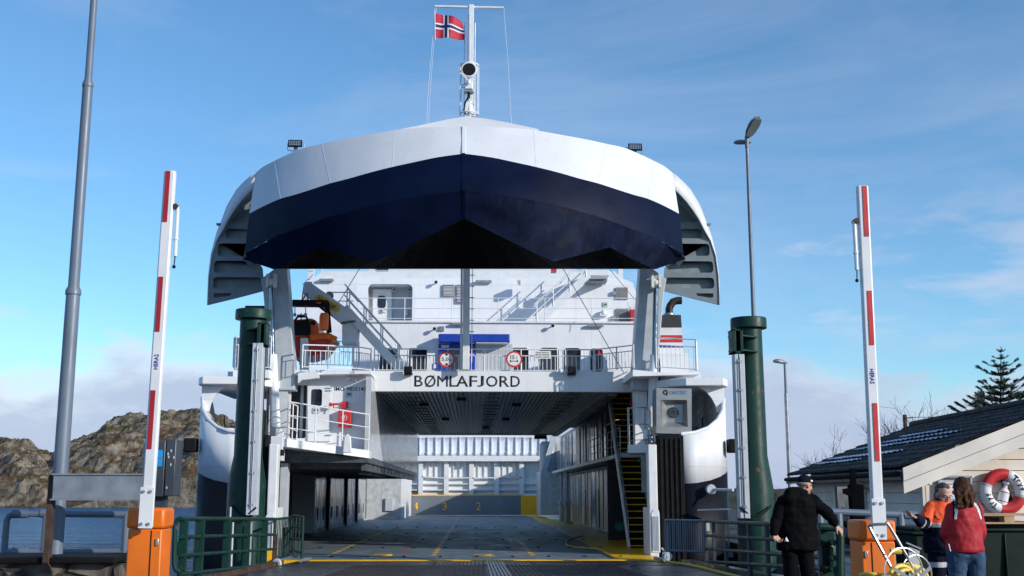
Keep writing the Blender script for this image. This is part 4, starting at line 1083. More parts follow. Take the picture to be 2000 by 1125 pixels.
# ------------------------------------------------------------------ ferry upper works
# level 1 house
Y1 = 53.0
w1 = [(741,680,775.5,726),(798,680,834,726),(996,679.5,1032,726),(1055,679.5,1091,726),(1101,680,1134,726),(1153,681,1177,726)]
door = (856,672,928,732)
wallpx('deckhouse_wall', [(692,628),(1258,628),(1258,734),(692,734)], w1, Y1, .12, M['white'], F, 6)
for h in w1:
    wi = fp('window', M['glass'], h[0]-.5, h[1]-.5, h[2]+.5, h[3]+2, Y1+.10, .03)
for h in w1:
    mb = MB()
    a, b = P(h[0]-.8, h[1]-.8, Y1-.02), P(h[2]+.8, h[1]-.8, Y1-.02); mb.tube([(a.x, Y1-.01, a.z-.9),(a.x, Y1-.01, a.z-.12),(a.x+.12, Y1-.01, a.z),(b.x-.12, Y1-.01, b.z),(b.x, Y1-.01, b.z-.12),(b.x, Y1-.01, b.z-.9)], .018, 5); mb.build('window_trim', M['white2'], F)
fp('red_panel', M['red'], 1168, 682.5, 1176, 694, Y1+.05, .04)  # plain red panel for an unidentified red shape in the window
fp('window_mullion', M['white2'], 1104, 681, 1106, 726, Y1-.01, .02)
# blue door frame, awning and the panelled door beside it
bd = fp('blue_door_frame', M['blue'], 856, 672, 880, 731, Y1-.12, .12, .01)
fp('blue_door_frame', M['blue'], 918, 672, 928, 731, Y1-.12, .12, .01); fp('blue_door_head', M['blue'], 880.3, 669, 917.7, 680, Y1-.12, .12)
fp('door_glass', M['glass'], 880, 679, 918, 728, Y1-.05, .03)
fp('blue_awning', M['blue'], 856, 652, 996, 668, Y1-.75, .6, .05)
fp('awning_lip', M['offwhite'], 930, 668, 992, 670.5, Y1-.7, .6)
fp('door_sign', M['whitecloth'], 862, 674, 877, 679, Y1-.14, .012)
mb = MB()
for i in range(10):
    x0 = 930+i*7.2; mb.pbox(x0, 672, x0+6.8, 731, Y1-.05, .05)
mb.build('panel_door', M['offwhite'], F, bevel=.01, smooth=0)
fp('notice_frame', M['blue'], 845, 710, 854, 721, Y1-.03, .03); fp('notice_paper', M['whitecloth'], 846.3, 711.5, 852.7, 719.5, Y1-.04, .01)
# house side wings
for sx in (-1, 1):
    a = P(1258, 680, Y1).x if sx > 0 else P(690, 680, Y1).x
    fb('deckhouse_side', M['white'], a-.06, a+.06, Y1+.12, 70, zt, Z_(628, Y1, 1250))
fb('deckhouse_roof', M['white2'], X_(692,Y1,640), X_(1258,Y1,640), Y1-.1, 70, Z_(631,Y1,960), Z_(627.5,Y1,960))
# level 2
Y2 = 57.0
wallpx('bridge_front_wall', [(600,548),(612,543),(1214,543),(1236,552),(1246,585),(1246,660),(575,660),(579,600)], [(717,555,806,640),(634,569,652,586)], Y2, .12, M['white'], F, 10)
fp('small_window', M['glass'], 633, 568, 653, 587, Y2+.09, .03)
fp('recess_back', M['offwhite'], 714, 550, 808, 645, Y2+1.1, .1); fp('recess_side', M['offwhite'], 804, 553, 809, 645, Y2+.1, 1.0); fp('recess_roof', M['white2'], 714, 551, 809, 555, Y2+.1, 1.0); fp('recess_side', M['offwhite'], 713, 553, 717, 645, Y2+.1, 1.0)
dr = wallpx('cabin_door', [(728,565),(765,565),(765,640),(728,640)], [(736.5,577,754,602)], Y2+.95, .1, M['white2'], F, 6)
fp('door_window', M['glass'], 736, 576.5, 754.5, 602.5, Y2+1.03, .02, 0, F)
fp('door_lock', M['galv'], 741, 604.5, 747, 612, Y2+.9, .05)
mb = MB(); a = P(749, 604, Y2+.8); mb.cyl(a, a+Vector((.28,0,-.08)), .02, 6); mb.build('door_handle', M['galv'], F)
for (x, y) in ((766,562),(796,562)): fp('recess_sign', M['offwhite'], x, y, x+8, y+8, Y2+.9, .05); fp('sign_symbol', M['black'], x+2, y+2.5, x+6, y+5, Y2+.88, .015)
fp('intercom_box', M['white2'], 789, 604, 796, 616, Y2+.8, .2, .02)
# vents
def vent(x0, y0, x1, y1, Y, n=7, dark=False):
    v = fp('vent_frame', M['galv'] , x0, y0, x1, y1, Y-.1, .1, .01)
    if dark: fp('vent_grille', mat('vent_mesh', (.18,.17,.16), .6, var=.1), x0+2, y0+2, x1-2, y1-2, Y-.11, .02, 0, v); return
    fp('vent_dark', M['black'], x0+2, y0+2, x1-2, y1-2, Y-.105, .012, 0, v)
    mb = MB(); 
    for i in range(n):
        y = y0+3+(y1-y0-5)*i/n; a = P(x0+2, y, Y-.14); b = P(x1-2, y, Y-.14); mb.prism([(a.x,Y-.10,a.z),(a.x,Y-.15,a.z-.035),(a.x,Y-.14,a.z-.05),(a.x,Y-.10,a.z-.02)], (b.x-a.x,0,0))
    mb.build('vent_slats', M['white2'], v, smooth=0)
vent(864, 556, 887.5, 580, Y2); vent(890.5, 556, 912, 592.5, Y2, 11); vent(1203, 561, 1227, 584, Y2, dark=True); vent(1204, 603, 1229, 632, Y2, dark=True)
fp('wall_box', M['galv'], 1195, 569, 1203, 576, Y2-.15, .15); fp('wall_box', M['galv'], 1195, 617, 1203, 624, Y2-.15, .15)
fp('red_locker', M['red'], 1231, 604, 1244, 626, Y2-.5, .4, .03)
fp('wall_notice', M['offwhite'], 1177.5, 590, 1187, 599, Y2-.05, .04); fp('notice_symbol', bpy.data.materials['green_notice'], 1179.5, 593, 1185, 596.5, Y2-.06, .01)
mb = MB(); q = P(1179, 611, Y2-.2); mb.sphere(q, .17, 12, (1,1,1)); mb.box(q.x-.18,q.x+.18,q.y-.1,q.y+.2,q.z-.16,q.z-.02); mb.build('vent_cowl', M['white2'], F)
# wall lights and camera lamps
for px, py, Y in ((852,551,Y2),(1080,636,Y1),(849,642,Y1)):
    q = P(px, py, Y-.32); mb = MB(); mb.cyl(q+Vector((0,.1,.0)), (q.x, Y, q.z+.02), .035, 8); mb.lathe([(.05,.14),(.085,.10),(.095,0),(.07,-.02)], q, 14, Vector((0,1,0))); c_ = mb.build('deck_light', M['offwhite'], F)
    mb = MB(); mb.lathe([(.072,-.03),(.072,-.02)], q, 14, Vector((0,1,0))); mb.build('light_glass', M['black'], c_)
fp('junction_box', M['galv'], 857, 637, 868, 646, Y1-.1, .1, .01)
for (x0, y0, x1, Y) in ((929,547,961,Y2),(882,630,910,Y1),(623,544,652,Y2),(1147,633,1180,Y1)):
    fp('tube_light', M['galv'], x0, y0, x1, y0+5, Y-.22, .15, .02)
# level 3: sloping coaming and bridge windows under the visor
fpp('bridge_coaming', M['white2'], [(612,543),(630,530),(1200,530),(1214,543)], Y2+.2, .4)
Y3 = 62
fp('wheelhouse_front', M['white2'], 720, 505, 1120, 540, Y3, .2)
fpp('wheelhouse_window', M['glass'], [(731,505),(760,505),(758,534),(738,532)], Y3-.08, .06); fpp('wheelhouse_window', M['glass'], [(768,505),(1080,505),(1080,521),(768,521)], Y3-.08, .06)
fp('radar_post', M['white2'], 602, 505, 612, 545, 58, .4); fp('radar_post', M['white2'], 1207, 505, 1217, 560, 58, .4)
mb = MB(); railing(mb, [P(628,545,Y2+.4), P(1180,545,Y2+.4)], .9, (1,.5), 2.6, .02, n=5); mb.build('top_railing', M['white2'], F)
fp('top_locker', M['red'], 1077, 516, 1087, 530, 55, .5)
# level-2 railing on the level-1 roof
mb = MB(); a = P(698, 629, Y1-.05); b = P(1246, 629, Y1-.05); L_ = Z_(584,Y1,960)-a.z; railing(mb, [a, b], L_, (1,.57,.15), 2.4, .022, n=5); mb.build('roof_railing', M['white2'], F)
# platform up right with its bracket
fp('wing_platform', M['white2'], 1142, 527, 1190, 538, 54.9, 2.0, .02); fp('wing_underside', M['web'], 1145, 538, 1186, 549, 55.9, 1.0)
# --- stairs on the house front
def stair(p0, p1, w, name, steps=12, rail=True):
    p0 = Vector(p0); p1 = Vector(p1); s = None
    mb = MB(); mb.bar(p0, p1, .05, .34); s = mb.build(name, M['white2'], F, smooth=0)
    mb = MB(); o = Vector((0, w, 0)); mb.bar(p0+o, p1+o, .05, .34); mb.build('stair_stringer', M['white2'], s, smooth=0)
    mb = MB()
    for k in range(steps):
        p = p0.lerp(p1, (k+.5)/steps); mb.box(p.x-.13, p.x+.13, p.y, p.y+w, p.z-.02, p.z+.02)
    mb.build('stair_treads', M['galv'], s, smooth=0)
    mb = MB()
    for oo in (Vector((0,-.03,0)), o+Vector((0,.03,0))):
        for h in (.5, .95): mb.tube([p0+oo+Vector((0,0,h)), p1+oo+Vector((0,0,h))], .028, 6)
        for k in range(4): p = p0.lerp(p1, .05+.9*k/3); mb.cyl(p+oo, p+oo+Vector((0,0,.95)), .028, 6)
    mb.build('stair_railing', M['white2'], s)
stair(P(782,722,45.2), P(672,600,45.2), .85, 'front_stair', 14)
stair(P(1043,632,54.7), P(1150,536,54.7), .8, 'upper_stair', 12)
# rails leading from the left stair head
mb = MB(); mb.tube([P(648,571,45.6), P(682,571,45.6), P(692,580,45.6), P(700,590,45.6)], .028, 6); mb.tube([P(660,588,45.6), P(690,588,45.6)], .022, 6); mb.build('stairhead_rail', M['white2'], F)
# --- deck-edge railings on the beam
zt = Z_(725, 44, 960)
mb = MB(); hh = Z_(682,44,960)-zt
a = (X_(731,44,700), 44.05, zt); b = (X_(1160,44,700), 44.05, zt); 
railing(mb, [a, b], hh, (1,), 1.55, .026); 
n_ = 70
zi = Z_(724,44,960); zj = Z_(683+11.5,44,960)
mb.tube([(a[0],44.05,zj),(b[0],44.05,zj)], .022, 6); mb.tube([(a[0],44.05,zt+.04),(b[0],44.05,zt+.04)], .018, 6)
x = a[0]
while x < b[0]: mb.cyl((x,44.05,zt+.03), (x,44.05,zj), .014, 5); x += .165
mb.build('name_beam_railing', M['white2'], F)
def balrail(pts, name='deck_railing', h=None, gap=.165):
    mb = MB(); h = h or hh; pts = [Vector(p) for p in pts]
    railing(mb, pts, h, (1,), 1.5, .026)
    mb.tube([p+Vector((0,0,h*.76)) for p in pts], .02, 6); mb.tube([p+Vector((0,0,.05)) for p in pts], .018, 6)
    for u, v in zip(pts[:-1], pts[1:]):
        m_ = max(1, int((v-u).length/gap))
        for i in range(m_): p = u.lerp(v, (i+.5)/m_); mb.cyl(p+Vector((0,0,.04)), p+Vector((0,0,h*.76)), .014, 5)
    return mb.build(name, M['white2'], F)
# right run rising outwards, with corner platform
balrail([P(1161,726,44), P(1205,722,42.8), P(1238,719,42.0)])
balrail([P(1282,719,41.6), P(1360,724,41.0), P(1362,722,46)], h=1.15)
balrail([P(724,725,44), P(700,722,43), P(640,720,42.0), P(590,719,41.6)])
balrail([P(528,720,41.6), P(459,722,41.3), P(455,716,47)], h=1.2)
balrail([P(590,714,45), P(700,716,45)], h=1.0)
fpp('side_platform', M['white'], [(1236,722),(1300,728),(1366,726),(1366,731),(1236,735)], 41.0, 3.0)
fpp('side_platform', M['white'], [(575,722),(724,724),(724,730),(575,732)], 42.2, 2.4); fpp('side_platform', M['white'], [(455,722),(525,722),(525,738),(455,735)], 41.0, 3.0)
fpp('platform_cheek', M['white2'], [(582,725),(622,726),(622,738),(590,742),(582,748)], 42.0, .3)
fpp('platform_gusset', M['offwhite'], [(1160,728),(1240,728),(1240,744),(1222,737)], 44.3, .3)
# left house block behind (under the funnel)
fp('left_house', M['white'], 458, 657, 530, 735, 46, 6); fp('left_house_cheek', M['white2'], 586, 660, 600, 722, 44.5, .6)
fp('right_house', M['white'], 1288, 690, 1345, 730, 47, 6)
# dark equipment behind rail left
fp('deck_locker', M['dark'], 585, 658, 600, 712, 46.2, .4)
# --- funnels
def funnel(pa, Y):
    m = lambda x: x if pa > 0 else 1811-x
    bands = [(615,640,'fblack'),(640,654.5,'white2'),(654.5,661,'red'),(661,662.5,'white2'),(662.5,669,'red'),(669,675,'white2'),(675,679,'blue'),(679,725,'white')]
    M['fblack'] = M.get('fblack') or mat('charcoal_paint', (.035,.037,.042), .45)
    f = None
    for (y0, y1, k) in bands:
        xa0 = 1290-(y0-615)*.03; xa1 = 1290-(y1-615)*.03; xb0 = 1330+(y0-615)*.065; xb1 = 1330+(y1-615)*.065
        q = [P(m(xa0)-0, y0, Y), P(m(xb0), y0, Y), P(m(xb1), y1, Y), P(m(xa1), y1, Y)]
        mb = MB(); mb.prism(q, (0, 4, 0)); o = mb.build('funnel_casing' if f is None else 'funnel_band', M[k], F if f is None else f, smooth=0); f = f or o
    if pa < 0: return
    q = P(m(1307), 616, Y+1.5); pts = [q, q+Vector((0,0,.28)), q+Vector((.05*pa,0,.42)), q+Vector((.18*pa,0,.60)), q+Vector((.36*pa,0,.66)), q+Vector((.56*pa,0,.67))]
    M['exh'] = M.get('exh') or mat('heat_stained_exhaust', (.10,.065,.05), .35, metal=.7, var=.3)
    mb = MB(); mb.tube(pts, .17, 14); mb.build('exhaust_pipe', M['exh'], f)
    mb = MB(); mb.lathe([(.14,0),(.14,.01)], pts[-1]+Vector((.0,0,0)), 14, Vector((pa,0,0))); mb.build('exhaust_mouth', M['black'], f)
    mb = MB(); mb.lathe([(.24,0),(.24,.08)], q, 14); mb.build('exhaust_collar', M['galv'], f)
funnel(1, 47.2); funnel(-1, 46.8)
# --- round limit signs and the text board on the rail
def roundsign(px, py):
    c = P(px, py, 43.8); mb = MB(); mb.lathe([(.325,0),(.325,.03)], c, 36, Vector((0,1,0))); s = mb.build('limit_sign', M['red'], F)
    mb = MB(); mb.lathe([(.255,-.005),(.255,.0)], c, 36, Vector((0,1,0))); mb.build('sign_face', M['whitecloth'], s)
    return s, c
s, c = roundsign(872.5, 702)
text('sign_text', '5,0', .27, .155, c+Vector((-.06,-.008,0)), M['ink'], s); text('sign_text', 'm', .095, .06, c+Vector((.16,-.008,-.035)), M['ink'], s)
mb = MB(); y = -.012
for sg in (1, -1): mb.prism([c+Vector((-.09,y,.235*sg)), c+Vector((.09,y,.235*sg)), c+Vector((0,y,.13*sg))], (0,.005,0))
mb.build('sign_arrow', M['ink'], s)
s, c = roundsign(1004, 701.5)
text('sign_text', '15', .155, .15, c+Vector((-.06,-.008,.075)), M['ink'], s); text('sign_text', 't', .04, .10, c+Vector((.11,-.008,.055)), M['ink'], s)
mb = MB(); mb.box(c.x-.13, c.x+.13, c.y-.012, c.y-.007, c.z-.085, c.z-.07)
for dx in (-.14, .14): mb.box(c.x+dx-.018, c.x+dx+.018, c.y-.012, c.y-.007, c.z-.125, c.z-.03)
for dx in (-.075, .0, .075): mb.lathe([(.022,-.012),(.022,-.007)], c+Vector((dx,0,-.078)), 10, Vector((0,1,0)))
mb.build('sign_axle', M['ink'], s)
tb = fp('text_board', M['whitecloth'], 1044, 685.5, 1076, 700.5, 43.9, .02); 
for k, t_ in enumerate(('Gjerne transport', 'Max. 20 t akseltrykk', 'og 100 t totalvekt')):
    c = P(1060, 688.8+k*4.2, 43.89); text('board_text', t_, .50 if k < 1 else .54, .058, c, M['ink'], tb)
for px in (797, 1117):
    q = P(px, 722, 43.7); mb = MB(); mb.box(q.x-.16,q.x+.16,43.6,43.75,q.z-.16,q.z+.12); fl = mb.build('rail_floodlight', M['black'], F, bevel=.02)
    fp('floodlight_base', M['black'], px-8, 728, px+8, 732, 43.65, .3, 0, fl)
mb = MB(); mb.sphere(P(1095,724,43.8), .10, 10); mb.build('rail_bell', M['white2'], F)
# --- the mast post, from the beam up past the visor
Ym = 43.55
xb = P(910, 720, Ym).x
zmt = Z_(10, Ym, 917); zm0 = Z_(227, Ym, 912)
XM_ = P(911.0, 640, Ym).x; XT = P(914.5, 227, Ym).x
mb = MB(); mb.box(XM_-.145, XM_+.125, Ym-.14, Ym+.14, zt, zm0+.6); mb.build('mast_lower', M['white2'], F, smooth=0, bevel=.02)
mb = MB(); mb.box(XM_-.24, XM_-.16, Ym-.06, Ym+.1, zt, zm0-2); mb.box(XM_+.2, XM_+.23, Ym+.1, Ym+.14, zt+.3, zm0-2)
for k in range(26): z = zt+.6+k*.45; mb.box(XM_+.1, XM_+.3, Ym+.1, Ym+.14, z, z+.03)
mb.build('mast_ladder', M['white2'], F)
mb = MB(); mb.lathe([(.22,-.0),(.10,.7),(.10,zmt-zm0-.4)], (XT+.05, Ym, zm0), 4); mb.build('mast_upper', M['white2'], F, smooth=0)
mb = MB(); mb.box(XT+.0, XT+.2, Ym-.09, Ym+.09, zm0+.5, zmt); mb.build('mast_post', M['white2'], F, smooth=0, bevel=.01)
a = P(849.5, 12.5, Ym); b = P(984, 15.5, Ym); mb = MB(); mb.cyl(a, b, .055, 10); mb.build('mast_yard', M['white2'], F)
# ladder with hoops
mb = MB(); xl0, xl1 = P(907, 120, Ym+.3).x, P(927.5, 120, Ym+.3).x
for x in (xl0, xl1): mb.cyl((x, Ym+.3, zm0), (x, Ym+.3, Z_(45,Ym+.3,917)), .02, 6)
z = zm0
while z < Z_(48,Ym+.3,917): mb.cyl((xl0,Ym+.3,z), (xl1,Ym+.3,z), .014, 5); z += .33
mb.build('mast_ladder', M['white2'], F)
mb = MB(); cx_ = (xl0+xl1)/2
for py in (127, 222):
    z = Z_(py, Ym, 917); mb.tube([(cx_+.38*cos(R(a_)), Ym+.1+.38*sin(R(a_)), z) for a_ in range(-200, 21, 20)], .035, 6)
for a_ in (-185, -150, -30, 5): mb.cyl((cx_+.38*cos(R(a_)), Ym+.1+.38*sin(R(a_)), Z_(222,Ym,917)), (cx_+.38*cos(R(a_)), Ym+.1+.38*sin(R(a_)), Z_(127,Ym,917)), .018, 5)
mb.build('ladder_cage', M['white2'], F)
q = P(916, 136, Ym-.5); mb = MB(); mb.lathe([(.14,.45),(.30,.2),(.33,0),(.30,-.03),(.27,-.03)], q, 28, Vector((0,1,0))); hn = mb.build('searchlight', M['white2'], F)
mb = MB(); mb.lathe([(.265,-.035),(.265,-.03),(.05,-.02)], q, 28, Vector((0,1,0))); mb.build('searchlight_glass', M['black'], hn)
mb = MB(); mb.bar(q+Vector((-.3,0,-.15)), q+Vector((0,0,-.5)), .05, .05); mb.bar(q+Vector((.3,0,-.15)), q+Vector((0,0,-.5)), .05, .05); mb.cyl(q+Vector((0,0,-.45)), q+Vector((0,0,-.6)), .06, 8); mb.build('searchlight_yoke', M['white2'], hn)
fp('mast_box', M['white2'], 908, 160, 923, 173, Ym-.4, .35, .02); fp('mast_bracket', M['galv'], 906, 174, 925, 179, Ym-.35, .3, .02); fp('mast_box', M['galv'], 918, 25, 925, 36, Ym+.1, .2, .02)
mb = MB(); mb.tube([P(x, y, Ym-.15) for x, y in ((916,183),(914,190),(908,202),(906,216),(909,222))], .035, 6); mb.tube([P(x, y, Ym-.15) for x, y in ((908,163),(902,167),(904,172),(908,170))], .015, 6); mb.build('mast_cable', M['rubber'], F)
fp('signal_lamp', M['black'], 913, 180, 918, 191, Ym-.3, .1)
mb = MB(); mb.tube([a, P(843,100,Ym), P(836,180,Ym), P(833,240,Ym)], .008, 4); mb.tube([a+Vector((.06,0,0)), P(846,100,Ym), P(840,180,Ym), P(837,240,Ym)], .007, 4); mb.build('halyard', M['white2'], F); mb = MB(); mb.tube([b, P(992,120,Ym), P(999,243,Ym)], .008, 4); mb.build('halyard', M['white2'], F)
# stays running down over the decks
for p, q in ((P(1100,525,44.5), P(1218,728,42.6)), (P(1190,525,52), P(1240,585,51)), (P(702,525,44), P(650,610,44)), (P(612,536,50), P(590,556,50))): mb = MB(); mb.cyl(p, q, .016, 5); mb.build('stay_wire', M['galv'], F)
# --- crane
Yk = 45.2
ck = fpp('crane_boom', M['white2'], [(593,553),(603,549),(692,612),(700,629),(664,630),(590,572)], Yk, .5, bevel=.02)
M['cranelabel'] = mat('yellow_label', (.80,.50,.02), .4)
a, b = P(623, 584, Yk-.02), P(656, 602, Yk-.02); d = (b-a).normalized(); u = Vector((0,-1,0)).cross(d); u = -u if u.z < 0 else u
mb = MB(); mb.prism([a+u*.18*cos(R(t))-d*.18*sin(R(t)) for t in range(0,181,30)]+[b-u*.18*cos(R(t))+d*.18*sin(R(t)) for t in range(0,181,30)], (0,.03,0)); lb = mb.build('boom_label', M['cranelabel'], ck)
text('label_text', 'PALFINGER', .86, .17, (a+b)/2+Vector((0,-.005,0)), M['ink'], lb, right=d, up=u)
fpp('crane_pedestal', M['white2'], [(668,628),(700,625),(697,672),(668,672)], Yk+.1, .8)
mb = MB(); 
for (p, q) in (((594,556),(588,600)),((596,552),(610,552)),((596,575),(590,590))): mb.cyl(P(*p,Yk+.1), P(*q,Yk+.1), .03, 6)
mb.cyl(P(596,572,Yk-.05), P(596,588,Yk-.05), .02, 6); mb.cyl(P(600,572,Yk-.05), P(601,586,Yk-.05), .05, 6)
mb.build('crane_hook', M['galv'], ck)
mb = MB(); 
for i in range(11): p = P(667+i*2.6, 631-i*.4+((-1)**i)*1.0, Yk-.05); mb.sphere(p, .035, 6)
mb.build('chain', M['black'], ck)
# davit
dv = fpp('davit_arm', M['black'], [(571,585),(640,586),(640,599),(571,598)], 44.6, .25)
mb = MB(); mb.bar(P(638,590,44.6), P(643,650,44.6), .10, .2); mb.tube([P(622,598,44.5), P(632,606,44.5), P(641,612,44.5)], .04, 6); mb.tube([P(627,600,44.5), P(642,608,44.5), P(650,618,44.5)], .02, 6); mb.build('davit_post', M['black'], dv)
for x in (576, 597): mb = MB(); mb.cyl(P(x,597,44.6), P(x,612,44.6), .02, 6); mb.box(P(x,0,44.6).x-.05 if False else P(x,612,44.6).x-.05, P(x,612,44.6).x+.05, 44.55, 44.65, P(x,612,44.6).z-.12, P(x,612,44.6).z); mb.build('davit_fall', M['galv'], dv)
fp('davit_label', M['orangeboat'], 619, 590, 627, 592.5, 44.58, .015, 0, dv)
mb = MB(); p = P(633, 628, 44.2); mb.lathe([(.05,-.36),(.17,-.33),(.19,-.1),(.19,.2),(.15,.33),(.05,.35)], p, 16); rb = mb.build('orange_canister', M['orangeboat'], F)
# rescue boat hanging in the davit: a thing of its own
bt = thing('rescue_boat', 'orange rescue boat with black canopy opening hanging under the black davit', 'boat', P(597, 662, 45.4))
Yb = 45.0
mb = MB(); mb.ppoly([(572,624),(606,621),(617,624),(622,640),(622,660),(560,660),(560,632)], Yb, 2.0); mb.build('canopy', M['orangeboat'], bt, bevel=.12, smooth=40)
mb = MB(); mb.ppoly([(575,626),(603,625),(604,655),(573,655)], Yb-.04, .05); mb.build('opening', M['black'], bt, bevel=.01)
mb = MB(); mb.tube([P(576,626,Yb-.08), P(582,618,Yb-.08), P(598,618,Yb-.08), P(604,632,Yb-.08), P(604,655,Yb-.08)], .05, 8); mb.build('grab_frame', M['black'], bt)
mb = MB(); mb.ppoly([(556,660),(655,656),(645,668),(628,690),(600,697),(566,697)], Yb-.1, 2.2); mb.build('hull', M['red'], bt, bevel=.15, smooth=40)
mb = MB(); mb.tube([P(606,660,Yb-.2), P(640,656,Yb-.2), P(656,664,Yb-.2)], .14, 10); mb.build('tube_fender', M['orangeboat'], bt)
mb = MB(); mb.ppoly([(607,626),(615,626),(616,634),(607,634)], Yb-.06, .05); mb.build('lamp_recess', M['black'], bt); mb = MB(); mb.cyl(P(588,612,Yb), P(588,624,Yb), .03, 6); mb.box(P(580,614,Yb).x, P(596,614,Yb).x, Yb, Yb+.1, P(588,620,Yb).z, P(588,614,Yb).z); mb.build('lifting_hook', M['galv'], bt)
mb = MB(); mb.tube([P(x, y, Yb-.3) for x, y in ((636,650),(641,662),(648,652),(652,668),(642,672),(655,676))], .025, 6); mb.build('grab_line', M['rope'], bt)
# black box by the left funnel
fp('black_exhaust_box', M['fblack'], 478, 597, 524, 628, 46.5, 1.5)
# flag
fg = thing('flag', 'Norwegian flag, red with navy and white cross, flying from the mast yard', 'flag', P(851, 75, Ym-.05))
def flagpt(u, v):
    x = 850.5+57*u; top = 26+ (18*u*u*.75+4*u); bot = 74+3*u
    y = top+(bot-top)*v
    if u > .93: x -= 4*abs(v-.55)*(u-.93)/.07*2
    if v > .75 and u > .9: x += 3
    p = P(x, y, Ym-.05); p.y += .10*sin(u*8+v*1.3)*min(1, u*3); return p
nu, nv = 44, 32
# proportions 6-1-2-1-12 by 6-1-2-1-6
mb = MB(); rows = [[flagpt(i/nu, j/nv) for i in range(nu+1)] for j in range(nv+1)]; base = len(mb.v)
nn = nu+1; vs = [p for r in rows for p in r]; mb.v = [tuple(v) for v in vs]
for j in range(nv):
    for i in range(nu):
        u = (i+.5)/nu*22; v = (j+.5)/nv*16
        bl = (7 <= u <= 9) or (7 <= v <= 9); wh = (6 <= u <= 10) or (6 <= v <= 10)
        mb.f.append((j*nn+i, j*nn+i+1, (j+1)*nn+i+1, (j+1)*nn+i)); mb.m.append(1 if bl else 2 if wh else 0)
mb.build('flag_cloth', [M['flagred'], M['flagblue'], M['whitecloth']], fg, smooth=60)
mb = MB(); mb.cyl(P(849,20,Ym-.05), P(850,78,Ym-.05), .02, 6); mb.build('hoist_rope', M['whitecloth'], fg)
# ------------------------------------------------------------------ rails and gates beside the ramp
def zq_(Y): return zr(max(13.4, min(Y, 35.9))) if Y > 13.4 else 0
g = thing('guard_railing', 'dark green pipe railing with rounded corner left of the ramp', 'railing', (-5.5, 22, zr(22)), group='green railings along the ramp')
Yn, Yf_ = 22.0, 32.6
def railrun(g, pxn, pxf, tops, Yn, Yf, m, endn=True, posts=(), flat=(), r=.045):
    for k, (yn, yf) in enumerate(tops):
        a = P(pxn, yn, Yn); b = P(pxf, yf, Yf); mb = MB()
        mb.tube([a, b], r if k == 0 else r*.85, 8); mb.build('rail', m, g)
    for t in posts:
        a = P(pxn, tops[0][0], Yn).lerp(P(pxf, tops[0][1], Yf), t); mb = MB(); w_ = .035 if flat else .07; mb.box(a.x-w_, a.x+w_, a.y-.07, a.y+.07, a.z-1.6, a.z-.02); mb.build('post', flat or m, g)
railrun(g, 352, 538, [(1013,1014),(1049,1044),(1085,1072),(1122,1101)], 22.0, 32.6, M['green'], posts=(.03,.16,.40,.62,.85))
mb = MB(); a = P(352,1013,22); mb.tube([a, P(345,1016,22), P(342,1026,22), P(340,1100,22), P(343,1112,22), P(352,1118,22)], .05, 8); mb.build('end_bend', M['green'], g)
mb = MB(); mb.tube([P(372,1050,22.6), P(354,1052,22.6), P(349,1062,22.6), P(349,1082,22.6), P(356,1088,22.6), P(372,1087,22.6)], .04, 8); mb.build('end_loop', M['green'], g)
for px in (449, 455): mb = MB(); p = P(px, 1020, 27); mb.cyl((p.x,27,p.z+.35 if px == 449 else p.z), (p.x,27,p.z-1.0), .03, 6); mb.build('conduit', M['galv'], g)
mb = MB(); p = P(489, 1020, 29); mb.cyl((p.x,29,p.z), (p.x,29,p.z-1.4), .06, 8); mb.build('conduit', M['galv'], g)
# swing gate at the ramp end, left
sg = thing('ramp_gate', 'dark green barred swing gate with a caster wheel at the left ramp end', 'gate', P(545, 1105, 32.6))
A_ = P(537, 1015, 32.6); B_ = P(572, 1012, 35.0)
def gatepanel(root, A, B, top, bot, m, n, r=.035, rb=.018, nr=(0,1)):
    A = Vector(A); B = Vector(B)
    for f in nr:
        z = Vector((0,0,top+(bot-top)*f)); mb = MB(); mb.cyl(A+z, B+z, r, 8); mb.build('gate_rail', m, root)
    for p in (A, B): mb = MB(); mb.cyl(p+Vector((0,0,top+.03)), p+Vector((0,0,bot-.05)), r*1.2, 8); mb.build('gate_post', m, root)
    mb = MB()
    for k in range(1, n): p = A.lerp(B, k/n); mb.cyl(p+Vector((0,0,top)), p+Vector((0,0,bot)), rb, 5)
    mb.build('gate_bars', m, root)
A_.z = B_.z = 0
tz = Z_(1014, 32.6, 545); bz = Z_(1092, 32.6, 545)
gatepanel(sg, A_, B_, tz, bz, M['green'], 12)
C_ = P(592, 1012, 33.4); C_.z = 0; gatepanel(sg, B_, C_, tz+.05, bz+.02, M['green'], 3, nr=(0,.28,.58,.9))
mb = MB(); p = P(538, 1060, 32.5); mb.bar((p.x,32.5,tz-.4), (p.x,32.5,bz-.1), .10, .08, up=(0,1,0)); mb.build('caster_arm', M['rustbeam'], sg)
q = P(540, 1101, 32.4)
mb = MB(); mb.lathe([(.12,-.02),(.145,0),(.145,.04),(.12,.06)], q, 18, Vector((.3,1,0))); w_ = mb.build('caster_wheel', M['offwhite'], sg); mb = MB(); mb.lathe([(.06,-.04),(.06,.08)], q, 12, Vector((.3,1,0))); mb.build('wheel_hub', M['black'], w_)
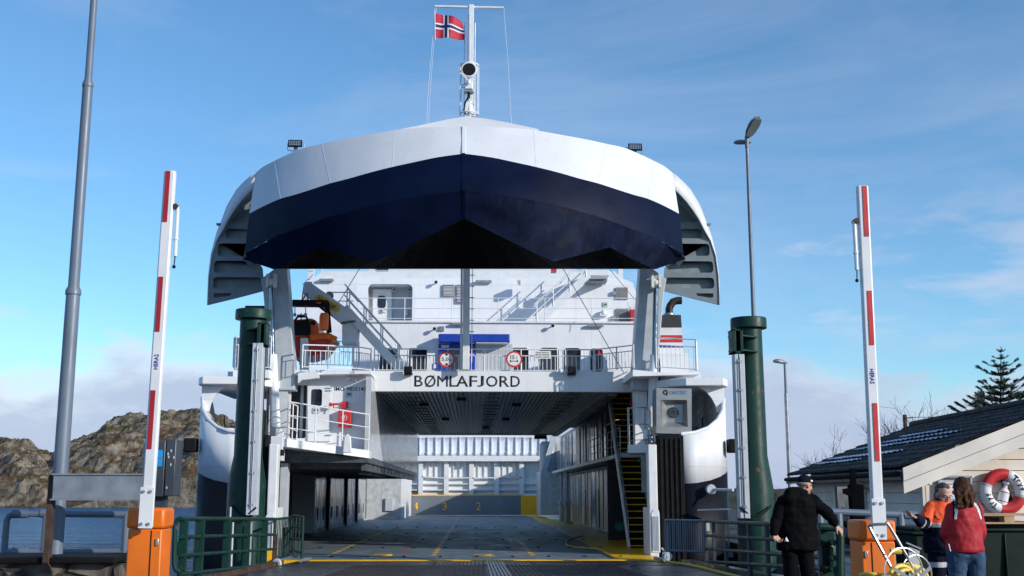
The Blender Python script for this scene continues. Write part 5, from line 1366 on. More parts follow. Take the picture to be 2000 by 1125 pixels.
# white padded leaf barriers at both ramp ends
def leaf(px0, px1, y0, y1, Y, label, kick):
    t = thing('leaf_barrier', label, 'barrier', P((px0+px1)/2, y1, Y), group='white leaf barriers at the ship end of the ramp')
    a = P(px0, y0, Y); b = P(px1, y1, Y); mb = MB()
    pts = [(a.x, b.z), (a.x, a.z-.12), (a.x+.08*(1 if not kick else 1), a.z), (b.x-.02, a.z-.02), (b.x, a.z-.15), (b.x, b.z)]
    mb.prism([(x, Y, z) for x, z in pts], (0,.12,0)); mb.build('leaf_frame', M['white2'], t, bevel=.02, smooth=0)
    mb = MB()
    for k in range(5): x = a.x+.05+(b.x-a.x-.1)*k/4; mb.box(x-.012, x+.012, Y-.02, Y-.003, b.z+.08, a.z-.2)
    mb.build('leaf_ribs', M['offwhite'], t)
    return t, a, b
t, a, b = leaf(519, 532, 1000, 1092, 33.4, 'narrow white leaf barrier behind the green railing at left, yellow foot', True)
mb = MB(); mb.box(a.x, b.x+.05, 33.3, 33.38, b.z-.08, b.z+.28); mb.build('yellow_foot', M['yellowclean'], t)
t, a, b = leaf(1271, 1290, 995, 1080, 34.2, 'narrow white leaf barrier beside the ship stairs at right', False)
q = P(1305, 1087, 33.6)
mb = MB(); mb.lathe([(.11,-.02),(.13,0),(.13,.04),(.11,.06)], q, 18, Vector((0,1,0))); mb.lathe([(.05,-.04),(.05,.08)], q, 12, Vector((0,1,0))); mb.build('caster_wheel', M['offwhite'], t)
mb = MB(); mb.bar(P(1297,1078,33.7), P(1296,1092,33.7), .12, .08); mb.bar(P(1292,1070,33.7), P(1305,1085,33.7), .05, .05); mb.build('caster_arm', M['offwhite'], t)

# right side: barred gate and long railing
sg = thing('ramp_gate', 'grey barred gate with close uprights right of the ramp, near the hull', 'gate', P(1300, 1085, 33.8))
A_ = P(1300, 1016, 33.8); B_ = P(1375, 1017, 33.0); tz = A_.z; bz = Z_(1075, 33.8, 1300); A_.z = B_.z = 0
gatepanel(sg, A_, B_, tz, bz, M['galvpaint'], 18, rb=.016)
g = thing('guard_railing', 'long dark green pipe railing right of the ramp that the man in black leans on', 'railing', P(1500, 1125, 21), group='green railings along the ramp')
railrun(g, 1378, 1629, [(1018,1030),(1046,1060),(1072,1090),(1096,1112)], 33, 15.3, M['green'], posts=(.0,.12,.28,.52,.66,.86), flat=M['cabinet'])
mb = MB(); mb.tube([P(1600,1029,15.3), P(1629,1030,15.3), P(1638,1034,15.3), P(1641,1045,15.3), P(1641,1125,15.3), P(1641,1170,15.3)], .055, 10); mb.build('end_bend', M['green'], g)
mb = MB(); mb.tube([P(1600,1060,15.5), P(1618,1062,15.5), P(1626,1070,15.5), P(1626,1105,15.5), P(1618,1112,15.5), P(1600,1110,15.5)], .04, 8); mb.build('end_loop', M['green'], g)
p = P(1614, 1040, 15.6); mb = MB(); mb.box(p.x-.09, p.x+.09, 15.55, 15.7, -.2, Z_(1034,15.6,1614)); mb.build('post', M['green'], g)
mb = MB(); mb.pbox(1380, 1021, 1386, 1037, 32.5, .1); mb.build('tag_plate', M['offwhite'], g)
# upper grey handrail behind the man, to the barrier and beyond
g = thing('pipe_railing', 'grey galvanised handrail along the quay in front of the shed wall', 'railing', P(1700, 1100, 16.0))
Yr = 16.0
mb = MB(); a = P(1612, 999, Yr); b = P(1778, 1006, Yr); mb.cyl(a, b, .05, 10); mb.build('handrail', M['galvpaint'], g)
mb = MB(); q = P(1790, 1006, Yr); mb.tube([b+Vector((-.1,0,0)), b, q], .06, 10); mb.build('rail_end', M['galvpaint'], g)
mb = MB(); a = P(1638, 1074, Yr); b = P(1775, 1092, Yr); mb.cyl(a, b, .045, 10); mb.build('lower_rail', M['galvpaint'], g)
for px in (1603, 1640, 1761): mb = MB(); p = P(px, 1050, Yr); mb.cyl((p.x,Yr,-.1), (p.x,Yr,Z_(1003,Yr,px)), .055, 10); mb.build('post', M['galvpaint'], g)

# ------------------------------------------------------------------ shed
ANG = -R(3.9)
C0 = P(1806, 962, 17.0); C0.z = -.15
S = thing('shed', 'low cream board shed with black tiled roof carrying streaks of old snow', 'shed', C0, ANG, local=True)
HW = 2.02+ .0; LEN = 7.4; HGW = 2.35; PITCHR = R(21); OV = .45
hr = 3.03; he = hr-HGW*tan(PITCHR)
def siding(mb, x0f, x1f, z0, z1, face, step=.165):
    z = z0
    while z < z1-.01:
        za, zb = z, min(z+step-.008, z1); a, b = x0f(za, zb), x1f(za, zb)
        if b-a > .05:
            if face == 'g': mb.add([(a,-.035,za),(b,-.035,za),(b,-.018,zb),(a,-.018,zb),(a,0,za),(b,0,za),(b,0,zb),(a,0,zb)], [(0,1,2,3),(0,4,5,1),(3,2,6,7),(0,3,7,4),(1,5,6,2)])
            else: mb.add([(-.035,a,za),(-.035,b,za),(-.018,b,zb),(-.018,a,zb),(0,a,za),(0,b,za),(0,b,zb),(0,a,zb)], [(3,2,1,0),(0,1,5,4),(2,3,7,6),(0,4,7,3),(1,2,6,5)])
        z += step
mb = MB(); siding(mb, lambda za, zb: max(.0, (zb-he)/tan(PITCHR)), lambda za, zb: min(2*HGW, 2*HGW-(zb-he)/tan(PITCHR)), 0, hr, 'g')
mb.build('gable_wall', M['shedcream'], S, smooth=0)
wx = (6.1, 7.2, .75, he-.28)
mb = MB(); siding(mb, lambda a, b: 0, lambda a, b: LEN, 0, he, 's'); mb.build('side_wall', M['shedcream'], S, smooth=0)
mb = MB(); mb.box(.02, 2*HGW-.02, .02, LEN, 0, he-.05); mb.build('inner_core', M['dark'], S, smooth=0)
mb = MB(); mb.box(-.05,-.002, -.05, .09, 0, he); mb.build('corner_board', M['fascia'], S, smooth=0, bevel=.004); mb = MB(); mb.box(.0,.17, -.055, -.036, 0, he+.02); mb.build('corner_board', M['fascia'], S, smooth=0)
# side window
w0, w1_ = 3.2, 5.2
wn = None
mb = MB(); z0, z1 = .45, he-.30
for (a, b, c, d) in ((w0-.1,w0,z0-.1,z1+.1),(w1_,w1_+.1,z0-.1,z1+.1),(w0,w1_,z1,z1+.1),(w0,w1_,z0-.1,z0),((w0+w1_)/2-.03,(w0+w1_)/2+.03,z0,z1)): mb.box(-.075,-.036, a, b, c, d)
wn = mb.build('window_frame', M['fascia'], S, smooth=0); mb = MB(); mb.box(-.05,-.045, w0, w1_, z0, z1); mb.build('window_pane', M['glass'], wn, smooth=0)
# roof
def roofside(sgn):
    rows = []; nL = 110; nS = 16; step = .27
    sl = (HGW+OV)/cos(PITCHR)
    for j in range(int(sl/step)+1):
        for t in (0, .98):
            s_ = min(sl, j*step+t*step); row = []
            for i in range(nL+1):
                y = -OV+(LEN+2*OV)*i/nL
                x = HGW-s_*cos(PITCHR) if sgn < 0 else HGW+s_*cos(PITCHR); z = hr+.06-s_*sin(PITCHR)+t*.03+.010*sin(y*2*pi/.24)
                row.append((x, y, z))
            rows.append(row)
    return rows
for sgn in (-1, 1):
    mb = MB(); mb.grid(roofside(sgn)); rf = mb.build('roof', M['roof'], S, smooth=30, solid=.03)
    if sgn < 0:
        random.seed(21); sl = (HGW+OV)/cos(PITCHR)
        for j, (y0, y1) in ((4,(2.6,5.4)),(5,(1.2,6)),(6,(1.0,7)),(8,(1.8,7.2)),(9,(3.5,7.4))):
            mb = MB(); s_ = j*.27+.05; y = y0; vs_a = []; vs_b = []
            while y < y1:
                w = .085+.07*noise.noise(Vector((y*1.3, j*3.1, 0)))+.03*noise.noise(Vector((y*6, j, 2))); w = max(.008, w*min(1, (y-y0)*1.5+.1, (y1-y)*1.5+.1))
                for lst, so_ in ((vs_a, -w*.3), (vs_b, w*.7)):
                    q = s_+so_; lst.append((HGW-q*cos(PITCHR), y, hr+.10-q*sin(PITCHR)+.02+.010*sin(y*2*pi/.24)))
                y += .06
            mb.grid([vs_a, vs_b]); mb.build('snow', M['snow'], rf, smooth=60)
mb = MB(); mb.cyl((HGW,-OV,hr+.08), (HGW,LEN+OV,hr+.08), .09, 10); mb.build('ridge_cap', M['roof'], S)
# rake boards (two wide boards), eave fascia and gutter
for k, (o_, hh_) in enumerate(((0, .19), (-.20, .17))):
    for sgn in (-1, 1):
        x0 = HGW+sgn*(HGW+OV); z0 = hr-(HGW+OV)*tan(PITCHR)
        mb = MB(); ya = -OV-.03-.02*(1-k); p = [(x0,ya,z0+o_+.05),(HGW,ya,hr+o_+.05),(HGW,ya,hr+o_+.05-hh_),(x0,ya,z0+o_+.05-hh_)]
        mb.prism(p, (0,.03,0)); mb.build('rake_board', M['fascia'], S, smooth=0)
mb = MB(); x0 = -OV; z0 = hr-(HGW+OV)*tan(PITCHR)
mb.box(-.06,-.02, -OV+.02, LEN, 1.76, 1.95); mb.build('frieze_board', M['fascia'], S, smooth=0)
mb = MB(); mb.box(x0-.02,x0+.01, -OV+.03, LEN+OV, z0-.12, z0-.0); mb.build('eave_board', M['cabinet'], S, smooth=0)
mb = MB(); mb.tube([(x0-.07,-OV+.05,z0-.03),(x0-.07,LEN+OV-.2,z0-.03)], .04, 8); mb.build('gutter', M['rubber'], S)
mb = MB(); mb.box(x0+.02, -.02, -OV+.05, LEN+OV-.05, 1.95, 1.98); mb.build('soffit', M['dark'], S, smooth=0)

LM = Matrix.LocRotScale(C0, Matrix.Rotation(ANG, 3, 'Z').to_quaternion(), None)
gx = LM.to_3x3() @ Vector((1,0,0)); gn = LM.to_3x3() @ Vector((0,-1,0))
def ongable(px, py, out=.06):
    """point of the photo on the shed's gable plane"""
    o = LM @ Vector((0,-out,0)); d = CR @ Vector((px-1000.0, 562.5-py, -FPX)); t = (o-CAMPOS).dot(gn)/d.dot(gn); return CAMPOS+d*t
# notice board
nb = thing('notice_board', 'small grey framed notice box hung on the cream shed gable behind the two people', 'notice board', ongable(1866, 965))
def gbox(mb, x0, y0, x1, y1, out, th):
    a = ongable(x0, y0, out); b = ongable(x1, y0, out); c = ongable(x1, y1, out); d = ongable(x0, y1, out); mb.prism([a, b, c, d], -gn*th); return mb
gbox(MB(), 1835, 932, 1896, 985, .07, .05).build('back_panel', M['offwhite'], nb, smooth=0)
for r_ in ((1833,929,1898,933),(1833,985,1898,988),(1832,930,1836,988),(1895,930,1899,988)): gbox(MB(), *r_, .12, .11).build('frame_bar', M['galv'], nb, smooth=0)
gbox(MB(), 1846, 942, 1875, 975, .08, .008).build('paper', M['whitecloth'], nb, smooth=0); gbox(MB(), 1850, 944.5, 1872, 946, .086, .004).build('paper_heading', M['red'], nb, smooth=0)
# lifebuoy
lc = ongable(1959, 960.5, .14); up = Vector((0,0,1)); R0 = (ongable(1993.5,960,.14)-lc).length; r0 = .085
lb = thing('lifebuoy', 'red and white lifebuoy lettered in black hanging on the cream shed gable', 'lifebuoy', lc)
def arcseg(a0, a1, rr, m, name):
    n = max(3, int((a1-a0)/6)); pts = [lc+(gx*cos(R(a0+(a1-a0)*i/n))+up*sin(R(a0+(a1-a0)*i/n)))*R0 for i in range(n+1)]
    mb = MB(); mb.tube(pts, rr, 16); return mb.build(name, m, lb, smooth=60)
# angles: 0 = right, 90 = top
for a0, a1, m in ((70,160,M['red']),(160,250+5,M['whitecloth']),(255,345,M['red']),(345,430,M['whitecloth'])): arcseg(a0, a1, r0, m, 'ring_section')
for a in (70, 158, 345): arcseg(a-4, a+4, r0*1.03, M['reflect'], 'ring_band')
def arctext(s, a0, step, inward):
    for k, ch in enumerate(s):
        a = R(a0+step*k); rd = gx*cos(a)+up*sin(a); tg = -gx*sin(a)+up*cos(a)
        if step < 0: rgt, u = -tg, rd
        else: rgt, u = tg, -rd
        dy = -.018 if ch in 'yg' else 0
        text('letter', ch, None, .085 if ch == 'T' else .058 if ch == 'r' else .08, lc+rd*(R0+(dy*(1 if step < 0 else -1)))+gn*(r0*.985), M['ink'], lb, right=rgt, up=u, ext=.006, bold=.02)
arctext('Tryg', 231, -13.5, False)
arctext('Tryg', 50, -13.5, False)
# rescue line bottle and boat hook behind it
rbt = thing('rescue_line', 'white rescue line bottle standing inside the lifebuoy ring', 'rescue line', ongable(1956, 992, .1))
a = ongable(1955, 991, .12); b = ongable(1966, 942, .12); ax = (b-a); L_ = ax.length
mb = MB(); mb.lathe([(.055,0),(.075,.02),(.075,L_*.62),(.03,L_*.78),(.03,L_*.92),(.055,L_*.93),(.055,L_*1.02)], a, 18, ax); bo = mb.build('bottle', M['whitecloth'], rbt)
for f in (.22, .58): mb = MB(); mb.lathe([(.077,L_*f),(.077,L_*f+.012)], a, 18, ax); mb.build('bottle_stripe', M['red'], rbt)
hk = thing('holder_bar', 'thin reddish wooden bar crossing behind the lifebuoy', 'bar', ongable(1970, 965, .04))
mb = MB(); mb.bar(ongable(1957, 936, .04), ongable(1979, 988, .04), .05, .03, up=gn); mb.build('bar', M['rustbeam'], hk)

# ------------------------------------------------------------------ bins, pallet
def bin_(px0, px1, pyt, Y, label):
    a = P(px0, pyt, Y); b = P(px1, pyt, Y); w = b.x-a.x; ht = a.z+.15
    t = thing('waste_bin', label, 'bin', ((a.x+b.x)/2, Y, -.15), group='dark green wheeled bins by the shed')
    z0 = -.15; mb = MB()
    mb.add([(a.x+.10,Y+.06,z0+.15),(b.x-.10,Y+.06,z0+.15),(b.x-.10,Y+.75,z0+.15),(a.x+.10,Y+.75,z0+.15),(a.x+.03,Y,a.z-.1),(b.x-.03,Y,a.z-.1),(b.x-.03,Y+.85,a.z-.1),(a.x+.03,Y+.85,a.z-.1)], [(0,3,2,1),(4,5,6,7),(0,1,5,4),(1,2,6,5),(2,3,7,6),(3,0,4,7)])
    n = max(1, int(w/.35))
    for k in range(1, n): x = a.x+w*k/n; mb.box(x-.015, x+.015, Y-.02, Y+.1, z0+.2, a.z-.12)
    mb.build('bin_body', M['bin'], t, bevel=.02)
    mb = MB(); mb.box(a.x-.03, b.x+.03, Y-.04, Y+.9, a.z-.1, a.z-.05); mb.box(a.x+.02, b.x-.02, Y+.02, Y+.85, a.z-.05, a.z); mb.build('bin_lid', M['bin'], t, bevel=.02)
    for x in (a.x+.15, b.x-.15):
        mb = MB(); mb.lathe([(.10,-.025),(.10,.025)], (x, Y+.1, z0+.10), 14, Vector((1,0,0))); mb.build('wheel', M['rubber'], t)
    return t, a, b
t, a, b = bin_(1890, 2030, 1024, 15.6, 'large dark green wheeled bin under the pallet behind the woman in red')
text('bin_letters', 'LS', .09, .075, P(1911, 1079, 15.585), M['reflect'], t)
bin_(1782, 1838, 1030, 14.9, 'narrow dark green bin with ribbed lid left of the man in the orange jacket')
pt = thing('pallet', 'wooden pallet lying on top of the large green bin below the lifebuoy', 'pallet', P(1950, 1024, 15.7))
a = P(1886, 1023.5, 15.6); b = P(2040, 1023.5, 15.6)
mb = MB(); mb.box(a.x, b.x, 15.55, 16.4, a.z+.002, a.z+.025); mb.build('bottom_boards', M['pallet'], pt, smooth=0)
zt_ = Z_(1004, 15.6, 1950); mb = MB(); 
for k in range(5): mb.box(a.x, b.x, 15.55+k*.18, 15.68+k*.18, zt_-.025, zt_)
mb.build('top_boards', M['pallet'], pt, smooth=0)
for px in (1896, 1969): 
    x = P(px, 1014, 15.6).x; mb = MB(); mb.box(x-.07, x+.07, 15.56, 15.72, a.z+.025, zt_-.025); mb.build('block', M['pallet'], pt, smooth=0)
mb = MB(); mb.box(P(1940,1014,15.7).x, P(1962,1014,15.7).x, 15.75, 16.3, a.z+.027, zt_-.03); mb.build('block', M['rustbeam'], pt, smooth=0)
# upright plank by the bin
pk_ = thing('plank_frame', 'pale weathered plank leaning at the foot of the narrow bin', 'plank', P(1777, 1125, 12.2))
mb = MB(); mb.ppoly([(1776,1068),(1796,1076),(1797,1150),(1776,1150)], 12.3, .03); mb.build('plank', M['reflect'], pk_, smooth=0); mb = MB(); mb.bar(P(1770,1060,12.25), P(1799,1072,12.25), .02, .015); mb.build('lath', M['galv'], pk_)

# ------------------------------------------------------------------ traffic signal seen from behind
tl = thing('traffic_signal', 'black traffic signal with three hooded lamps seen from behind by the shed', 'traffic light', P(1680, 1125, 16.35))
Yl = 16.35
mb = MB(); mb.pbox(1664, 946, 1691, 1072, Yl, .14); mb.build('backboard', M['pit'], tl, bevel=.015)
for y0 in (952, 1016, 1048):
    mb = MB(); c = P(1664, y0+12, Yl+.07)
    mb.add([P(1664,y0,Yl+.0), P(1664,y0,Yl+.2), P(1645,y0+3,Yl+.2), P(1645,y0+3,Yl+.0), P(1664,y0+19,Yl+.0), P(1664,y0+19,Yl+.2), P(1646,y0+12,Yl+.2), P(1646,y0+12,Yl+.0)], [(0,1,2,3),(0,3,7,4),(4,7,6,5),(1,5,6,2),(2,6,7,3),(0,4,5,1)])
    mb.build('lamp_hood', M['pit'], tl)
mb = MB(); mb.pbox(1668, 915, 1678, 1180, Yl+.05, .06); mb.build('post', M['pit'], tl)
mb = MB(); mb.bar(P(1672,941,Yl+.08), P(1700,958,Yl+.08), .05, .04); mb.build('bracket', M['black'], tl)

# ------------------------------------------------------------------ hoses and hose cart
def PG(px, py): 
    p = PZ(px, py, 0)
    for _ in range(6): p = PZ(px, py, (DZ+.03 if p.y > 36 else zr(p.y)+.05))
    return p
def smoothpath(pts, n=8):
    out = []
    for i in range(len(pts)-1):
        p0, p1, p2, p3 = pts[max(i-1,0)], pts[i], pts[i+1], pts[min(i+2,len(pts)-1)]
        for k in range(n):
            t = k/n; out.append(.5*((2*p1)+(p2-p0)*t+(2*p0-5*p1+4*p2-p3)*t*t+(3*p1-p0-3*p2+p3)*t**3))
    out.append(pts[-1]); return out
hp = [PG(x, y) for x, y in ((1138,1047),(1120,1051),(1108,1057),(1106,1063),(1118,1068),(1145,1070),(1170,1073),(1188,1083),(1208,1091),(1260,1094),(1310,1098),(1350,1104),(1385,1112),(1425,1122),(1450,1128))]
hp = smoothpath(hp)
mb = MB(); mb.tube(hp, .035, 8); o = mb.build('hose', M['rope'], None, smooth=60); tag(o, 'yellow hose snaking from the car deck across the ramp', 'hose')
hc = thing('hose_cart', 'metal hose reel cart with coiled yellow hose in front of the right barrier', 'hose cart', P(1765, 1180, 10.2))
Yh = 10.2
def ring(mb, px, py, rx, Y, r, tilt=0, n=36):
    c = P(px, py, Y); rr = rx/2236*Y; pts = [c+Vector((rr*cos(2*pi*k/n)*cos(tilt), rr*cos(2*pi*k/n)*sin(tilt), rr*sin(2*pi*k/n))) for k in range(n)]
    mb.tube(pts, r, 6, True)
mb = MB(); hl = [P(1744,1115,Yh), P(1700,1034,Yh), P(1698,1028,Yh), P(1702,1025,Yh-.02), P(1728,1024,Yh-.05), P(1738,1029,Yh-.05), P(1790,1120,Yh), P(1800,1140,Yh)]
mb.tube(smoothpath(hl, 4), .014, 8); mb.build('handle', M['steel'], hc)
mb = MB(); ring(mb, 1765, 1118, 47, Yh-.12, .007, .35); mb.build('reel_flange', M['steel'], hc); mb = MB(); ring(mb, 1790, 1122, 37, Yh+.25, .007, .35); mb.build('reel_flange', M['steel'], hc)
for k in range(5): mb = MB(); ring(mb, 1762+k*6, 1140, 36-abs(k-2), Yh-.05+k*.065, .021, .35); mb.build('hose_coil', M['rope'], hc)
mb = MB(); ring(mb, 1770, 1140, 26, Yh-.07, .018, .35); mb.build('hose_coil', M['rope'], hc)
mb = MB()
for a_ in (40, 160, 280): c = P(1768,1138,Yh-.12); e = c+Vector((cos(R(a_))*.2,0,sin(R(a_))*.2)); mb.bar(c, e, .022, .008, up=(0,1,0)); 
mb.bar(P(1798,1126,Yh-.1), P(1818,1108,Yh-.1), .03, .006, up=(0,1,0)); mb.bar(P(1780,1132,Yh-.15), P(1745,1110,Yh-.15), .03, .006, up=(0,1,0)); mb.build('spoke', M['galv'], hc)
mb = MB(); mb.tube(smoothpath([P(1680,1123,Yh+.1), P(1700,1121,Yh), P(1725,1124,Yh), P(1750,1122,Yh)], 4), .018, 8); mb.build('hose_end', M['rope'], hc)
mb = MB(); mb.cyl(P(1739,1076,11.0), P(1760,1077,11.0), .03, 8); mb.build('yellow_coupling', M['rope'], hc)

# ------------------------------------------------------------------ trees and shrubs
random.seed(9)
b = P(1946, 962, 50); b.z = -.4
sp = thing('spruce_tree', 'small dark spruce with sparse upswept branches rising behind the shed roof', 'tree', b)
ztop = Z_(676, 50, 1956); H = ztop-b.z
top = P(1955, 676, 50)
axis = lambda t: Vector((b.x+(top.x-b.x)*t, b.y+(top.y-b.y)*t, b.z+H*t))
mb = MB(); mb.tube([axis(k/10) for k in range(11)], .11, 8, r2=.012); mb.build('trunk', M['bark'], sp)
tw, nd, nd2 = MB(), MB(), MB()
def needles(nd, p, q, L):
    d = (q-p).normalized(); n = max(3, int((q-p).length/.022))
    for k in range(n):
        c = p.lerp(q, (k+random.random())/n)
        for _ in range(3):
            v = Vector((random.gauss(0,1), random.gauss(0,1), random.gauss(0,1)+.2)); v = (v-d*v.dot(d)).normalized()
            e = c+(v*.75+d*.65)*L*random.uniform(.7,1.2); s_ = d.cross(v)*.011
            (nd2 if random.random() < .35 else nd).add([c-s_, c+s_, e], [(0,1,2)])
lev = [.97,.93,.885,.84,.80,.77,.735,.70,.67,.64,.61,.575,.54,.51,.48,.45]
for i, t in enumerate(lev):
    n = 4 if i < 3 else 6; reach = (1-t)*H*.46+.12
    if .83 < t < .9: reach *= 1.25
    if .90 < t: reach *= .95
    if .775 < t < .83: reach *= .55
    for k in range(n):
        a = 2*pi*(k/n)+i*1.1+random.uniform(-.25,.25); r_ = reach*random.uniform(.75,1.15)
        dr = Vector((cos(a), sin(a), 0)); p0 = axis(t); upc = .42
        pts = [p0, p0+dr*r_*.5+Vector((0,0,r_*.10)), p0+dr*r_*.85+Vector((0,0,r_*.30)), p0+dr*r_+Vector((0,0,r_*.46))]
        tw.tube(pts, .016, 4, r2=.005)
        for u, v in zip(pts[:-1], pts[1:]): needles(nd, u, v, .095)
        m_ = int(r_/.14)
        for j in range(m_):
            f = .25+.7*j/max(1, m_); q = pts[1].lerp(pts[3], f) if f > .5 else p0.lerp(pts[1], f*1.2)
            for sd in (-1, 1):
                dd_ = (dr*.75+Vector((-dr.y, dr.x, 0))*sd*.75+Vector((0,0,.32))).normalized(); l = r_*(.42*(1-f)+.10)*random.uniform(.7,1.2)
                e = q+dd_*l; tw.tube([q, e], .006, 3); needles(nd, q, e, .085)
tw.build('branches', M['bark'], sp, smooth=0, recalc=False); cr = nd.build('crown', M['needle'], sp, smooth=0, recalc=False); nd2.build('pale_needles', M['needle2'], cr, smooth=0, recalc=False)
def bush(px, py, Y, hgt, wid, label, n=60, group=None):
    b = P(px, py, Y); b.z = -.4
    zt_ = Z_(py, Y, px); t = thing('bare_bush', label, 'bush', b, group=group)
    mb = MB()
    def twig(p, d, l, r, dep):
        q = p+d*l*.5+Vector((random.uniform(-.1,.1), random.uniform(-.1,.1), .02))*l; e = p+d*l
        mb.tube([p, q, e], max(r,.006), 4, r2=max(r*.45,.005))
        if dep:
            for _ in range(random.choice((3,4,5))):
                nd_ = (d+Vector((random.gauss(0,.42), random.gauss(0,.42), random.gauss(.12,.3)))).normalized(); f = random.uniform(.4,1); twig(p.lerp(e, f), nd_, l*random.uniform(.45,.7), r*.5, dep-1)
    tot = zt_-b.z
    for k in range(n):
        x = random.uniform(-wid, wid); f = 1-abs(x/wid)**2*.55; l = tot*f*random.uniform(.50,.66)
        twig(b+Vector((x, random.uniform(-.6,.6), 0)), Vector((random.gauss(0,.13), random.gauss(0,.13), 1)).normalized(), l, .034, 3)
    mb.build('twigs', M['bark'], t, smooth=0, recalc=False); return t
bush(1742, 826, 44, 3, .7, 'bare bush left of the wooden utility pole behind the shed roof', 18)
bush(1828, 797, 44, 3, 1.0, 'bare twiggy bush behind the roof between utility pole and spruce', 26)
bush(1705, 862, 44, 3, .5, 'low bare twigs behind the shed roof just right of the barrier arm', 9)
bush(1627, 878, 46, 3, .35, 'small bare bush above the far end of the shed roof', 9)
bush(1512, 948, 60, 2, .9, 'low bare bush between green tower and distant lamp post', 18)
up_ = thing('utility_pole', 'short wooden utility pole with crosspiece showing above the shed roof', 'pole', (P(1767,850,45).x, 45, -.4))
mb = MB(); p = P(1767, 810, 45); mb.lathe([(.10,0),(.08,p.z+.4)], (p.x,45,-.4), 10); mb.build('pole', M['bark'], up_); mb = MB(); mb.bar((p.x-.02,44.9,p.z-.14), (p.x+.3,44.9,p.z-.12), .04, .04); mb.build('crosspiece', M['bark'], up_)
mb = MB(); a = Vector((p.x+.2,45,p.z-.1)); b = P(2100, 740, 45); mb.tube([a.lerp(b, k/10)+Vector((0,0,-.5*sin(pi*k/10))) for k in range(11)], .012, 4); mb.build('wire', M['black'], up_)
# ------------------------------------------------------------------ people
def cap_(mb, p, q, r1, r2, fl=1.0, n=14, ax=None):
    """tapered limb piece with rounded ends; fl squashes it front to back (world Y)"""
    p = Vector(p); q = Vector(q); d = (q-p); L = d.length; d = d/L if L > 1e-5 else Vector((0,0,1))
    u = d.cross(Vector((0,1,0))); u = u.normalized() if u.length > .05 else Vector((1,0,0)); w = d.cross(u)
    rows = []
    prof = [(-sin(a)*r1, cos(a)*r1) for a in (1.35, .9, .45)]+[(0, r1), (L*.5, (r1+r2)/2), (L, r2)]+[(L+sin(a)*r2, cos(a)*r2) for a in (.45, .9, 1.35)]
    vs = []; fs = []
    for h, r in prof:
        for k in range(n):
            o_ = (u*cos(2*pi*k/n)+w*sin(2*pi*k/n))*r; o_.y *= fl; vs.append(p+d*h+o_)
    m = len(prof)
    for i in range(m-1):
        for k in range(n): k2 = (k+1) % n; fs.append((i*n+k, i*n+k2, (i+1)*n+k2, (i+1)*n+k))
    fs.append(tuple(range(n))[::-1]); fs.append(tuple((m-1)*n+k for k in range(n))); mb.add(vs, fs)
def blobs(name, mb, voxel, m, parent, smooth=4, paint=None, mats=None, fold=0, fscale=6):
    o = mb.build(name, m, None, smooth=0)
    md = o.modifiers.new('r', 'REMESH'); md.mode = 'VOXEL'; md.voxel_size = voxel
    if smooth: s = o.modifiers.new('s', 'SMOOTH'); s.factor = .5; s.iterations = smooth
    dg = bpy.context.evaluated_depsgraph_get(); dg.update()
    me = bpy.data.meshes.new_from_object(o.evaluated_get(dg)); bpy.data.objects.remove(o)
    me.name = name
    if fold:
        ns = [v.normal.copy() for v in me.vertices]
        for v, nn_ in zip(me.vertices, ns):
            q = v.co; v.co = q+nn_*(noise.fractal(Vector((q.x*fscale, q.y*fscale, q.z*fscale*.8)), 1, 2, 3)*fold+abs(noise.noise(Vector((q.x*fscale*.7+q.z*3, q.y*4, q.z*fscale*1.5))))*fold*1.1)
    me.materials.clear()
    for k in ([m]+(mats or [])): me.materials.append(k)
    if paint:
        for f in me.polygons: f.material_index = paint(f.center, f.normal)
    me.shade_smooth(); o = bpy.data.objects.new(name, me); COL.objects.link(o)
    if parent: setpar(o, parent)
    return o
def hand(mb, wr, dirv, palmn, thumb, s=1.0, curl=.35):
    """palm, four bent fingers and a thumb"""
    wr = Vector(wr); d = Vector(dirv).normalized(); n = Vector(palmn); n = (n-d*n.dot(d)).normalized(); sd = d.cross(n)*thumb
    for k in range(4):
        off = sd*(.030-.020*k)*s; cap_(mb, wr+off*.6, wr+d*.085*s+off, .016*s, .014*s, 1, 8)
    for k, L in enumerate((.068,.078,.072,.056)):
        off = sd*(.031-.0205*k)*s; p = wr+d*.088*s+off; cur = curl+.06*k
        a1 = (d*cos(cur)+n*sin(cur)); p1 = p+a1*L*.5*s; a2 = (d*cos(cur*2.2)+n*sin(cur*2.2)); p2 = p1+a2*L*.3*s; a3 = (d*cos(cur*3)+n*sin(cur*3)); p3 = p2+a3*L*.24*s
        cap_(mb, p, p1, .0098*s, .009*s, 1, 8); cap_(mb, p1, p2, .009*s, .0082*s, 1, 8); cap_(mb, p2, p3, .0082*s, .0072*s, 1, 8)
    t0 = wr+d*.025*s+sd*.030*s; t1 = t0+(d*.6+sd*.7+n*.25).normalized()*.045*s; t2 = t1+(d*.9+sd*.25+n*.35).normalized()*.035*s
    cap_(mb, t0, t1, .014*s, .011*s, 1, 8); cap_(mb, t1, t2, .011*s, .009*s, 1, 8)
